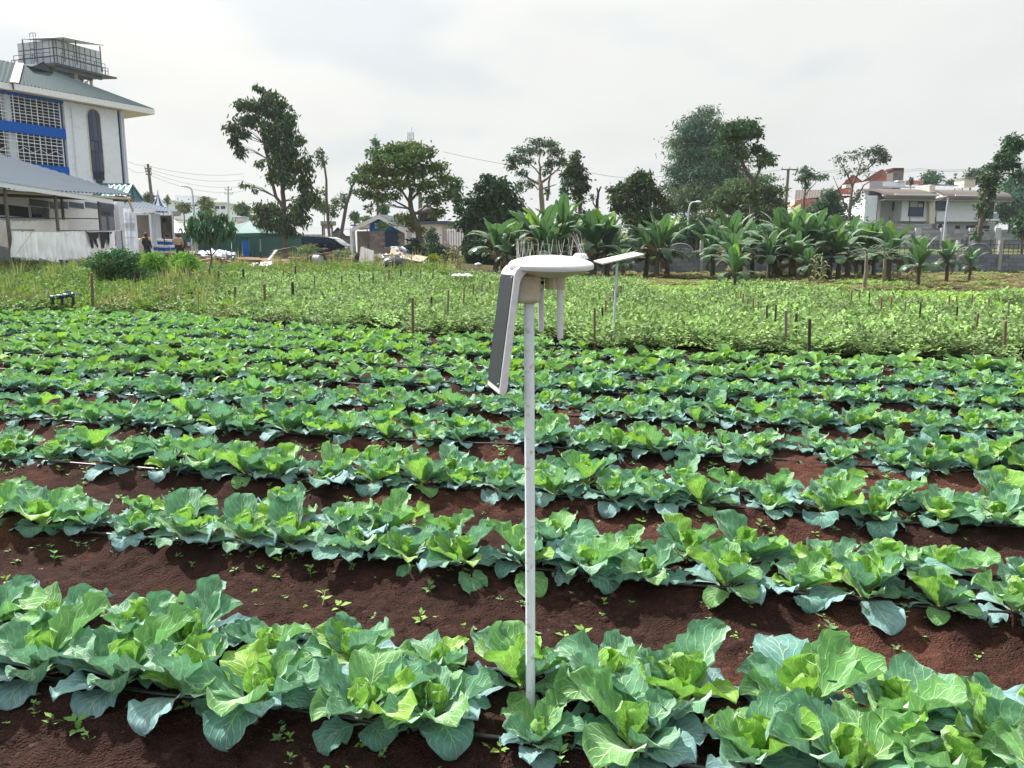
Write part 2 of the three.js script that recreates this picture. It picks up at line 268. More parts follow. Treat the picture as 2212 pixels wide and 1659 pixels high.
const leafPool = [0, 1, 2].map((k) => [...Array(7)].map((_, i) => { const q = rng(k * 100 + i * 7 + 3), f = (a, b) => a + (b - a) * q(); const o = leafKind(k, f); return [leafGeo(o, k * 10 + i + 1), leafGeo(o, k * 10 + i + 1, 4, 5)]; }));
const stemGeo = new MB().tube([V(0, -0.03, 0), V(0.003, 0.03, 0.002), V(0, 0.055, 0)], [0.014, 0.013, 0.01], 6).geo();
const stemMat = mat(0.3, 0.4, 0.22, { rough: 0.6 });
const leafPlan = [...Array(9)].map((_, p) => {                        // what leaves each kind of plant has
  const q = rng(500 + p * 13), list = [], n = [6 + (p % 2), 6, 4 + (p % 3 === 0 ? 1 : 0)]; let a = q() * 6.28;
  n.forEach((count, k) => { for (let i = 0; i < count; i++) { a += 2.39996 + (q() - 0.5) * 0.5; list.push({ k, g: Math.floor(q() * 7), m: q() < (k === 2 ? 0.6 : 0.5) ? 0 : 1, turn: a, tilt: (q() - 0.5) * 0.3, roll: (q() - 0.5) * 0.35, s: 0.72 + q() * 0.45, up: k * 0.012 }); } });
  list.push({ k: 2, g: p % 7, m: 0, turn: a + 1, tilt: 0.22, roll: 0, s: 0.62, up: 0.035 }, { k: 2, g: (p + 3) % 7, m: 0, turn: a + 3.4, tilt: 0.25, roll: 0, s: 0.6, up: 0.035 });
  return list;
});
const yellowish = [0.04, 0.1, 0.08, 0.2, 0.05, 0.14, 0.36, 0.38, 0.06];   // share of yellow-green leaves: some young, some with backlight put into the colour
const cabProto = leafPlan.map((list, p) => {
  const o = new THREE.Group(); o.name = 'cabbage_plant';
  const q = rng(900 + p), st = new THREE.Mesh(stemGeo, stemMat); st.name = 'stem'; st.castShadow = st.receiveShadow = true; o.add(st);
  for (const l of list) {
    const k = clamp(l.k + (q() < yellowish[p] ? 1 : 0), 0, 2), old = l.k === 0 && q() < 0.022, m = new THREE.Mesh(leafPool[l.k][l.g][0], old ? cabMats[3][0] : cabMats[k][l.m]); m.name = 'leaf'; m.castShadow = m.receiveShadow = true;
    m.rotation.set(l.tilt, l.turn, l.roll, 'YXZ'); m.scale.setScalar(l.s); m.position.y = l.up; o.add(m);
  }
  return o;
});
const poleFoot = { x: 0.066, d: 2.45 };
const ordinal = (n) => ['zeroth', 'first', 'second', 'third', 'fourth', 'fifth', 'sixth', 'seventh', 'eighth', 'ninth', 'tenth', 'eleventh', 'twelfth', 'thirteenth', 'fourteenth', 'fifteenth', 'sixteenth', 'seventeenth', 'eighteenth', 'nineteenth', 'twentieth'][n] ?? (n < 30 ? 'twenty-' + ordinal(n - 20) : n === 30 ? 'thirtieth' : n < 40 ? 'thirty-' + ordinal(n - 30) : n === 40 ? 'fortieth' : 'forty-' + ordinal(n - 40));
{
  const spots = [], q = rng(77);
  BEDS.forEach((c, bed) => { for (const line of [0, 1]) for (let s = -24 + line * 0.158; s < 14; s += 0.315) {
    const cc = c + (line ? 0.13 : -0.15) + (q() - 0.5) * 0.07, ss = s + (q() - 0.5) * 0.1, skip = q() < (bed ? 0.04 : 0), size = 0.66 + 0.34 * q(), turn = q() * 6.28, kind = Math.floor(q() * 9), lean = (q() - 0.5) * 0.2;
    const x = (ss + cc * BT) / BN, d = (cc - ss * BT) / BN;           // along the bed, across the beds
    if (skip || d > edgeD(x) + 0.1 || d < 1.9) continue;
    if (Math.hypot(x - poleFoot.x, d - poleFoot.d) < 0.09) continue;
    const p = on(x, d), sc = screen(p); if (sc[0] < -190 || sc[0] > 2400 || sc[1] > 1950) continue;
    spots.push({ bed, line, x, d, p, size: size * (bed === 0 ? (x > 0.35 ? 1.16 : x < -0.9 ? 1.06 : !line && Math.abs(x - 0.066) < 0.3 ? 0.78 : 0.94) : bed < 4 ? 0.98 : 0.94), turn, kind, lean, sx: sc[0] - screen(V(poleFoot.x, p.y, -poleFoot.d))[0], seen: sc[0] > -120 && sc[0] < 2350 && sc[1] < 1880 });
  } });
  spots.sort((a, b) => a.d - b.d || a.x - b.x);
  const vis = spots.filter((s) => s.seen), big = vis.slice(0, 300), rest = [...spots.filter((s) => !s.seen && s.d > 5), ...vis.slice(300)].filter((s) => !big.includes(s));
  const rank = new Map();
  BEDS.forEach((_, bed) => [0, 1].forEach((line) => { const row = big.filter((s) => s.bed === bed && s.line === line); row.filter((s) => s.sx < 0).sort((a, b) => b.sx - a.sx).forEach((s, i) => rank.set(s, [i + 1, 'left'])); row.filter((s) => s.sx >= 0).sort((a, b) => a.sx - b.sx).forEach((s, i) => rank.set(s, [i + 1, 'right'])); }));
  for (const s of big) {
    const o = cabProto[s.kind].clone(); o.name = numbered('cabbage_plant'); scene.add(o);
    o.position.copy(s.p); o.rotation.set(s.lean, s.turn, 0); o.scale.setScalar(s.size);
    const [n, way] = rank.get(s);
    tag(o, `${yellowish[s.kind] > 0.35 ? 'bright green' : 'blue-green'} cabbage, ${s.line ? 'back' : 'front'} line of ${ordinal(s.bed + 1)} bed, ${ordinal(n)} ${way} of pole`, 'cabbage', 'cabbage plants in rows');
  }
  // the many small plants of the farther beds, as one
  const b = [0, 1, 2].map(() => new MB()), cols = [[0.125, 0.27, 0.22], [0.16, 0.34, 0.1], [0.24, 0.44, 0.055]], g = new MB(), m4 = new THREE.Matrix4(), v = V(0, 0, 0);
  for (const s of rest) for (const l of leafPlan[s.kind]) {
    const k = clamp(l.k + (q() < yellowish[s.kind] ? 1 : 0), 0, 2), tint = 0.85 + 0.35 * q(); g.color(cols[k][0] * tint, cols[k][1] * tint, cols[k][2] * tint);
    const me = new THREE.Matrix4().makeRotationFromEuler(new THREE.Euler(l.tilt, l.turn, l.roll, 'YXZ')).scale(V(l.s, l.s, l.s)).setPosition(0, l.up, 0);
    m4.makeRotationFromEuler(new THREE.Euler(s.lean, s.turn, 0)).scale(V(s.size, s.size, s.size)).setPosition(s.p).multiply(me); g.add(leafPool[l.k][l.g][1], m4);
  }
  const fm = mat(1, 1, 1, { map: null, vc: true, rough: 0.92, through: 0.4, sheen: 0.5, sheenColor: C(0.62, 0.8, 0.86), sheenRough: 0.45, coat: 0.2, coatRough: 0.42 });
  tag(mesh('cabbage_rows', g.geo(), fm), 'dense rows of cabbages at the far side of the cabbage field', 'cabbages', null, 'stuff');
  console.log('cabbages', big.length, rest.length, 'deepest single', big[big.length - 1].d.toFixed(1), JSON.stringify(edgeXD.map((e) => e.map((n) => +n.toFixed(1)))));
}
// the small young plant with long stalks in the gap left of the pole
{
  const o = cabProto[1].clone(); o.name = numbered('young_cabbage'); scene.add(o); const p = ground(905, 1600); o.position.copy(on(p.x, -p.z)); o.scale.setScalar(0.62); o.rotation.y = 1;
  tag(o, 'small young cabbage plant with round leaves, in the gap left of the pole', 'cabbage');
}
// drip pipes
BEDS.slice(0, 7).forEach((c, k) => {
  const pts = []; for (let s = -9; s <= 8; s += 0.25) { const cc = c - 0.2 + 0.05 * perlin.noise(s * 0.5, k * 3, 1), x = (s + cc * BT) / BN, d = (cc - s * BT) / BN; if (d < edgeD(x)) pts.push(on(x, d, 0.032 + 0.02 * perlin.noise(s * 1.1, k, 4))); }
  const m = mesh('drip_pipe', new MB().tube(pts, 0.0085, 7).geo(), M.hose);
  tag(m, `thin black drip pipe along the ${ordinal(k + 1)} cabbage bed from the front`, 'irrigation pipe', 'drip pipes along the beds');
});
// weeds, clods and straw on the soil
function scatter(name, geo, material, n, place, label, category, seed) {
  const im = new THREE.InstancedMesh(geo, material, n), q = rng(seed), o = new THREE.Object3D(); let k = 0;
  im.castShadow = im.receiveShadow = true;
  for (let tries = 0; k < n && tries < n * 30; tries++) { const s = place(q, o); if (!s) continue; o.updateMatrix(); im.setMatrixAt(k, o.matrix); im.setColorAt(k, s); k++; }
  im.count = k; im.name = numbered(name); scene.add(im); return tag(im, label, category, null, 'stuff');
}
function sprig(n, len, wid, rise, seed, stem = 0.02) {                // a small weed: n pointed leaves round a stem
  const b = new MB(), q = rng(seed);
  b.tube([V(0, -0.01, 0), V(0.002, stem, 0)], 0.0015, 3, false);
  for (let i = 0; i < n; i++) {
    const a = i * 2.4 + q() * 0.5, L = len * (0.6 + 0.6 * q()), up = rise * (0.3 + q()), dir = V(Math.cos(a), up, Math.sin(a)).normalize(), s = V(-Math.sin(a), 0, Math.cos(a)), o = V(0, stem * (0.4 + 0.7 * q()), 0);
    const p = (t, w, h) => o.clone().addScaledVector(dir, L * t).addScaledVector(s, wid * L * w).add(V(0, h * L, 0));
    const I = [p(0.08, 0, 0), p(0.45, -0.5, 0.03), p(0.5, 0, -0.03), p(0.45, 0.5, 0.03), p(1, 0, -0.12)].map((x) => b.v(x)); b.i.push(I[0], I[1], I[2], I[0], I[2], I[3], I[1], I[4], I[2], I[2], I[4], I[3]);
  }
  return b.geo();
}
const weedMat = mat(1, 1, 1, { map: null, rough: 0.95, through: 0.35, coat: 0.1, coatRough: 0.4 });
const nearSpot = (q, o, dMax, edgeBias) => {
  const d = 1.9 + (dMax - 1.9) * Math.pow(q(), 0.8), x = (q() * 2 - 1) * (0.75 * d + 0.4), c = across(x, d); let t = 9; for (const b of BEDS) t = Math.min(t, Math.abs(c - b));
  if (d > edgeD(x) - 0.2 || q() > (edgeBias ? (t > 0.16 && t < 0.42 ? 1 : 0.3) : 1)) return false;
  o.position.copy(on(x, d)); o.rotation.set((q() - 0.5) * 0.4, q() * 6.28, (q() - 0.5) * 0.4); return true;
};
[[5, 0.034, 0.55, 0.5, 1, 0.022], [4, 0.026, 0.8, 0.25, 2, 0.012], [7, 0.036, 0.5, 0.7, 3, 0.045]].forEach((a, i) => scatter('seedling_weeds', sprig(...a), weedMat, [1000, 1500, 700][i], (q, o) => { if (!nearSpot(q, o, 9, true)) return; o.scale.setScalar(0.6 + 1.1 * q() * q()); const b = q(); return C(0.13 + 0.13 * b, 0.3 + 0.14 * b, 0.05 + 0.08 * q()); },
  ['small pointed-leaf weed seedlings sprouting on the bare soil', 'tiny round-leaf seedlings speckling the dark soil', 'bushier little weeds at the feet of the cabbages'][i], 'weeds', 60 + i));
{
  const g = new THREE.IcosahedronGeometry(1, 1), P = g.attributes.position; for (let i = 0; i < P.count; i++) { const n = 1 + 0.45 * perlin.noise(P.getX(i) * 1.3, P.getY(i) * 1.3, P.getZ(i) * 1.3); P.setXYZ(i, P.getX(i) * n, P.getY(i) * n * 0.75, P.getZ(i) * n); } g.computeVertexNormals();
  scatter('soil_clods', g, mat(1, 1, 1, { rough: 0.97, spec: 0.2, bump: 0.004 }), 12000, (q, o) => { if (!nearSpot(q, o, 7.5, false)) return; o.scale.setScalar(0.003 + 0.02 * Math.pow(q(), 3.6)); const b = q(); return C(0.04 + 0.05 * b, 0.022 + 0.025 * b, 0.018 + 0.018 * b); }, 'loose crumbs and clods of red-brown soil', 'soil clods', 71);
  const st = new MB().tube([V(-0.5, 0, 0), V(-0.1, 0.06, 0.05), V(0.5, 0.02, 0)], 0.022, 3, false).geo();
  scatter('straw_bits', st, mat(1, 1, 1, { map: null, rough: 0.9 }), 700, (q, o) => { if (!nearSpot(q, o, 6, false)) return; o.position.y += 0.008; o.scale.setScalar(0.012 + 0.05 * q() * q()); const b = q(); return C(0.3 + 0.25 * b, 0.2 + 0.2 * b, 0.12 + 0.13 * b); }, 'bits of dry straw and root on the soil', 'straw', 72);
}
// ---------------------------------------------------------------- the crop sensor on its white pole
{
  const SP = (zx, zy, d = 2.45) => at(999 + zx * 0.2441, 459 + zy * 0.2441, d), foot = on(poleFoot.x, poleFoot.d);
  const o = thing('crop_sensor', 'white solar crop sensor with spiked disc on a tall white pole in the front bed', 'weather sensor', foot);
  const plastic = mat(0.8, 0.81, 0.84, { rough: 0.4, map: mottle }), aged = mat(0.66, 0.6, 0.5, { rough: 0.5, map: tex(128, (u, v) => { const d = sstep(-0.3, 0.4, wrapN(u, v, 3, 4.4, 2)); return [0.97 - 0.1 * d, 0.97 - 0.17 * d, 0.97 - 0.28 * d]; }) }), pole = mat(0.86, 0.92, 0.99, { rough: 0.42, map: tex(256, (u, v) => { const n = wrapN(u, v, 9, 1.5, 5), d = sstep(0.2, 0.4, wrapN(u, v, 22, 5.5, 4)); return [0.95 + 0.12 * n - 0.3 * d, 0.95 + 0.12 * n - 0.35 * d, 0.95 + 0.12 * n - 0.42 * d]; }) });
  const top = SP(588, 800), k = 0.000358, c0 = SP(786, 432);
  part(o, 'pole', new MB().tube([V(foot.x, foot.y - 0.3, foot.z), foot.clone().lerp(top, 0.35), foot.clone().lerp(top, 0.7), top.clone().add(V(0, 0.02, 0))], [0.0162, 0.0162, 0.0165, 0.0168], 20), pole);
  // disc: a shallow dome, a rim and a bowl below, tipped a little towards the camera
  const tip = new THREE.Matrix4().makeRotationFromEuler(new THREE.Euler(0.075, 0, -0.012)).setPosition(c0), rad = 0.134;
  const lathe = (pts, n = 48) => { const g = new THREE.LatheGeometry(pts.map(([r, y]) => new THREE.Vector2(r * 0.918, y)), n); g.applyMatrix4(tip); return g; };
  part(o, 'disc', lathe([[0.0001, 0.018], [0.05, 0.0165], [0.088, 0.0125], [0.0885, 0.0118], [0.09, 0.012], [0.118, 0.006], [0.138, -0.001], [0.1445, -0.006], [0.146, -0.0095], [0.1455, -0.0195], [0.143, -0.0215], [0.139, -0.022]]), plastic);
  part(o, 'bowl', lathe([[0.139, -0.0215], [0.125, -0.028], [0.09, -0.038], [0.055, -0.047], [0.02, -0.05], [0.0001, -0.05]]), aged);
  part(o, 'dome_cap', new THREE.LatheGeometry([[0.0001, 0.013], [0.018, 0.0125], [0.021, 0.008], [0.026, 0]].map(([r, y]) => new THREE.Vector2(r, y)), 24).applyMatrix4(new THREE.Matrix4().makeRotationX(0.1).setPosition(0.095, 0.0085, -0.045).premultiply(tip)), plastic);
  // the arm: a curved shell seen from its side, carrying the solar panel
  const nr = 2.352, fr = 2.545, yaw = 0.225, shape = new THREE.Shape(), L = (zx, zy) => { const p = SP(zx, zy, nr); return [p.x, p.y]; };
  const out = [[660, 469], [600, 467], [550, 471], [515, 486], [490, 509], [472, 545]].map((p) => L(...p)), low = [L(338, 1560), L(336, 1600), L(350, 1616), L(374, 1604), L(388, 1570)], inn = [[500, 650], [512, 600], [535, 560], [570, 527], [610, 511], [660, 505]].map((p) => L(...p));
  shape.moveTo(...out[0]); [...out.slice(1), ...low, ...inn].forEach((p) => shape.lineTo(...p));
  const hinge = SP(410, 1000, nr), spin = new THREE.Matrix4().makeTranslation(hinge.x, 0, -nr).multiply(new THREE.Matrix4().makeRotationY(yaw)).multiply(new THREE.Matrix4().makeTranslation(-hinge.x, 0, nr));
  const shell = new THREE.ExtrudeGeometry(shape, { depth: fr - nr - 0.012, bevelEnabled: true, bevelSize: 0.004, bevelThickness: 0.006, bevelSegments: 3, curveSegments: 4 });
  shell.translate(0, 0, -fr + 0.006); part(o, 'arm_shell', shell.applyMatrix4(spin), plastic);
  const A = V(...L(472, 545), -nr), B = V(...L(338, 1570), -nr), n = V(-(A.y - B.y), A.x - B.x, 0).normalize(), t = A.clone().sub(B), W = V(0, 0, -(fr - nr));
  const P0 = B.clone().addScaledVector(t, 0.012).addScaledVector(W, 0.035).addScaledVector(n, 0.0028);
  part(o, 'solar_panel', new MB().obox(P0, t.clone().multiplyScalar(0.975), W.clone().multiplyScalar(0.93), n.clone().multiplyScalar(0.0035)).geo().applyMatrix4(spin), mat(0.03, 0.035, 0.042, { rough: 0.5, spec: 0.4, bump: 0.0015, bumpMap: tex(128, (u, v) => 0.5 + 0.8 * wrapN(u, v * 0.7, 70, 3.3, 2)), map: null }));
  for (const [a, b] of [[0.03, 0.06], [0.955, 0.06], [0.03, 0.9], [0.955, 0.9]]) { const q = P0.clone().addScaledVector(t, a).addScaledVector(W, b).addScaledVector(n, 0.0035); part(o, 'screw', new MB().tube([q, q.clone().addScaledVector(n, 0.0025)], [0.0035, 0.0025], 10).geo().applyMatrix4(spin), M.galv); }
  // housing block and collar over the pole
  const body = new RoundedBoxGeometry(0.075, 0.092, 0.085, 4, 0.016); body.translate(...SP(585, 670).toArray()); part(o, 'housing', body, aged);
  const web = new THREE.Shape(); [[482, 600], [500, 556], [560, 530], [600, 540], [600, 796], [482, 796]].map((p) => SP(...p)).forEach((p, i) => i ? web.lineTo(p.x, p.y) : web.moveTo(p.x, p.y)); const wg = new THREE.ExtrudeGeometry(web, { depth: 0.05, bevelSize: 0.002, bevelThickness: 0.002, bevelSegments: 1 }); wg.translate(0, 0, -2.475); part(o, 'web', wg, aged);
  const tubeAt = (name, zx, y0, y1, r, m, d = 2.45, r2 = r) => part(o, name, new MB().tube([SP(zx, y0, d), SP(zx, (y0 + y1) / 2, d), SP(zx, y1 - 8, d), SP(zx, y1, d)], [r, (r + r2) / 2, r2, r2 * 0.75], 18), m);
  tubeAt('collar', 588, 795, 812, 0.0195, aged); tubeAt('vented_cup', 777, 560, 682, 0.0185, aged, 2.5, 0.0172);
  for (let i = 0; i < 14; i++) { const a = i / 14 * 6.283, p = SP(777, 562, 2.5); part(o, 'vent_slot', new MB().box(p.x + Math.cos(a) * 0.0186, p.y - 0.002, p.z + Math.sin(a) * 0.0186, 0.002, 0.006, 0.002), M.dark); }
  tubeAt('probe_socket', 866, 556, 682, 0.0165, aged, 2.43, 0.0145); tubeAt('probe', 865, 678, 1116, 0.0108, plastic, 2.43, 0.0098); tubeAt('probe_socket', 694, 565, 640, 0.011, M.black, 2.5); tubeAt('probe', 694, 636, 1056, 0.0105, plastic, 2.5, 0.0098);
  part(o, 'hook', new MB().tube([SP(735, 590, 2.44), SP(700, 597, 2.44), SP(682, 592, 2.44), SP(690, 580, 2.44)], 0.0035, 7), aged); part(o, 'cable_tie', new MB().tube([SP(665, 735, 2.44), SP(690, 706, 2.43), SP(708, 690, 2.44), SP(690, 672, 2.45), SP(668, 668, 2.45)], 0.003, 6), M.cream);
  // bird spikes round the rim, in pairs
  const sm = mat(0.55, 0.52, 0.47, { rough: 0.4, metal: 0, map: null }), q = rng(5);
  for (let i = 0; i < 19; i++) {
    const a = i / 19 * 6.283 + 0.1, base = V(Math.cos(a) * 0.108, 0.0055, Math.sin(a) * 0.108), right = Math.cos(a) > 0.86 ? 1 : 0;
    for (const w of [-1, 1]) { const dir = V(Math.cos(a + w * 1.5) * (0.12 + 0.1 * q()) + Math.cos(a) * 0.12 * (q() - 0.3) - right * (0.25 + 0.3 * q()), 1, Math.sin(a + w * 1.5) * 0.2), end = base.clone().addScaledVector(dir.normalize(), 0.05 + 0.02 * q() + right * 0.03); part(o, 'spike', new MB().tube([base.clone().applyMatrix4(tip), end.clone().applyMatrix4(tip)], [0.0007, 0.0005], 5), sm); }
    part(o, 'spike_foot', new MB().tube([base.clone().add(V(0, -0.002, 0)).applyMatrix4(tip), base.clone().add(V(0, 0.002, 0)).applyMatrix4(tip)], 0.0026, 8), sm);
  }
}
{ // the small panel on a thin post behind it
  const d = 12, base = ground(1330, 636); const p = at(1333, 569, d), o = thing('panel_post', 'pale flat panel tilted on a thin post in the potato field', 'solar panel', on(p.x + 0.0, d));
  const A = R5(1037, 1238, d + 0.35), B = R5(1140, 1268, d - 0.05), Cc = R5(1600, 1167, d - 0.05), n = B.clone().sub(A).cross(Cc.clone().sub(B)).normalize().multiplyScalar(0.022);
  part(o, 'panel', new MB().obox(A, B.clone().sub(A), Cc.clone().sub(B), n), mat(0.55, 0.52, 0.47, { map: grime, rough: 0.5 })); part(o, 'post', new MB().tube([on(at(1325, 640, d).x, d, -0.1), p], 0.018, 8), M.galv);
}

// ---------------------------------------------------------------- potato field, stakes and scrub
function bushy(n, L, leaf, seed, rise = 0.9) {                        // one leafy plant: n stalks with folded leaflets
  const b = new MB(), q = rng(seed);
  for (let i = 0; i < n; i++) {
    const a = i * 2.4 + q(), up = 0.25 + rise * q(), dir = V(Math.cos(a), up, Math.sin(a)).normalize(), len = L * (0.55 + 0.6 * q()), s = V(-Math.sin(a), 0, Math.cos(a));
    for (let j = 1; j <= 7; j++) {
      const t = 0.3 + 0.7 * Math.ceil(j / 2) / 4, c = V(0, 0.02, 0).addScaledVector(dir, len * t).add(V(0, -len * 0.25 * t * t, 0)), side = j === 7 ? 0 : j % 2 ? 1 : -1, w = leaf * (0.7 + 0.6 * q());
      const out = dir.clone().multiplyScalar(side ? 0.4 : 1).addScaledVector(s, side).add(V(0, 0.5 * (q() - 0.5), 0)).normalize(), cr = out.clone().cross(V(0, 1, 0)).normalize().add(V(0, 0.5 * (q() - 0.5), 0));
      const I = [c, c.clone().addScaledVector(out, w * 0.5).addScaledVector(cr, w * 0.36), c.clone().addScaledVector(out, w), c.clone().addScaledVector(out, w * 0.5).addScaledVector(cr, -w * 0.36)];
      I[1].y += w * 0.12; I[3].y += w * 0.12; const k = I.map((p) => b.v(p)); b.i.push(k[0], k[1], k[2], k[0], k[2], k[3]);
    }
  }
  return b.geo();
}
const herb = mat(1, 1, 1, { map: null, rough: 0.93, through: 0.35, coat: 0.16, coatRough: 0.45 });
const inView = (x, d, m = 1.15) => Math.abs(x) < 0.68 * d * m + 0.5;
function patch(name, geo, n, reg, label, cat, seed, size, colour) {   // reg(x, d) -> density 0..1
  return scatter(name, geo, herb, n, (q, o) => { const d = Math.sqrt(mix(9.5 * 9.5, 47 * 47, Math.pow(q(), 1.15))), x = (q() * 2 - 1) * (0.8 * d); if (q() > reg(x, d)) return; o.position.copy(on(x, d)); o.rotation.set((q() - 0.5) * 0.3, q() * 6.28, (q() - 0.5) * 0.3); o.scale.setScalar(size * (0.55 + 0.8 * q())); return colour(q(), x, d); }, label, cat, seed);
}
const far = (x) => (x / 30 > -0.02 ? 31 : 33), leftBound = (d) => -0.31 * d - 2.6;
const potatoReg = (x, d) => { const e = d - edgeD(x); if (e < 0.25 || !inView(x, d)) return 0; if (e < 1.6 && fbm(x * 2, d * 2, 1.2, 2) > (e - 0.7) * 0.5) return 0; const u = x / d; if (u > 0.16 && d > 21 + 3 * Math.sin(x) + (0.5 - u) * 14) return 0; if (d > 30) return 0; if (u < -0.37) return 0; const c = across(x, d) / 0.75; return (Math.abs(c - Math.round(c)) < 0.34 ? 1 : 0.15) * sstep(-0.4, 0.05, fbm(x * 0.9, d * 0.9, 7.7, 3)); };
patch('potato_crop', bushy(14, 0.4, 0.058, 3, 1.3), 7500, potatoReg, 'dense light green potato crop behind the cabbages', 'potato plants', 81, 1.2, (b, x, d) => { const k = 0.06 * fbm(x * 0.7, d * 0.7, 4, 2); const g = 0.3 + 0.95 * b * b; return C((0.3 + k) * g, (0.48 + k) * g, 0.135 * g); });
patch('potato_tops', bushy(11, 0.42, 0.055, 8, 2.0), 3600, potatoReg, 'taller shoots standing out of the potato crop', 'potato plants', 82, 1.25, (b) => { const g = 0.4 + 0.8 * b * b; return C(0.31 * g, 0.5 * g, 0.15 * g); });
const greenReg = (x, d) => { const u = x / d; return u > 0.12 && d > 15 && d < 32 && d - edgeD(x) > 4 && inView(x, d) ? sstep(-0.16, 0.05, fbm(x * 0.25, d * 0.4, 9.1, 3) + (d < 25 ? 0.25 : -0.12) - (u > 0.3 ? 0.14 : 0)) : 0; };
patch('bright_cover', bushy(8, 0.26, 0.075, 12, 1.3), 4200, greenReg, 'bright yellow-green leafy cover in front of the banana plants', 'ground cover', 83, 0.8, (b) => C(0.19 + 0.14 * b, 0.36 + 0.13 * b, 0.06 + 0.04 * b));
const dryReg = (x, d) => { const u = x / d; return u > 0.05 && d > 27 && d < 44 && inView(x, d) ? 0.75 * sstep(-0.1, 0.2, fbm(x * 0.35, d * 0.6, 2.1, 3)) : 0; };
patch('low_weeds', bushy(7, 0.2, 0.075, 15, 0.9), 1300, dryReg, 'low weeds on the brown plot before the boundary wall', 'weeds', 84, 0.9, (b) => C(0.16 + 0.13 * b, 0.19 + 0.15 * b, 0.05 + 0.04 * b));
const scrubReg = (x, d) => { const u = x / d, e = d - edgeD(x); return e > 0.3 && d < 36 && inView(x, d, 1.2) && (u < -0.36 || (u < -0.08 && d > 29.5)) ? sstep(-0.3, 0.1, fbm(x * 0.3, d * 0.3, 3.1, 3)) : 0; };
patch('scrub', bushy(13, 0.42, 0.08, 19, 1.8), 4200, scrubReg, 'tangled green scrub between the cabbages and the yard', 'scrub', 85, 1.1, (b, x, d) => { const k = fbm(x * 0.4, d * 0.4, 5.5, 2); return k > 0.12 ? C(0.13 + 0.12 * b, 0.145 + 0.13 * b, 0.065) : C(0.075 + 0.1 * b, 0.145 + 0.15 * b, 0.035); });
{ // wispy dry grass, by the scrub and the rubbish
  const b = new MB(), q = rng(4); for (let i = 0; i < 14; i++) { const a = q() * 6.28, h = 0.5 + 0.6 * q(), w = 0.012, o = V(Math.cos(a) * 0.06, 0, Math.sin(a) * 0.06), t = V(Math.cos(a) * 0.3 * h, h, Math.sin(a) * 0.3 * h), m = o.clone().lerp(t, 0.55).add(V(0, 0.12 * h, 0)), s = V(-Math.sin(a) * w, 0, Math.cos(a) * w); const I = [o.clone().sub(s), o.clone().add(s), m.clone().add(s), m.clone().sub(s), t].map((p) => b.v(p)); b.i.push(I[0], I[1], I[2], I[0], I[2], I[3], I[3], I[2], I[4]); }
  patch('tall_grass', b.geo(), 260, (x, d) => { const u = x / d; return d - edgeD(x) > 1 && d < 40 && inView(x, d, 1.2) && ((u < -0.37) || (u < -0.06 && d > 29)) ? sstep(-0.25, 0.2, fbm(x * 0.35, d * 0.35, 8.1, 3)) : 0; }, 'tufts of tall yellowing grass along the yard edge', 'grass', 86, 0.8, (b) => C(0.2 + 0.14 * b, 0.25 + 0.12 * b, 0.09));
}
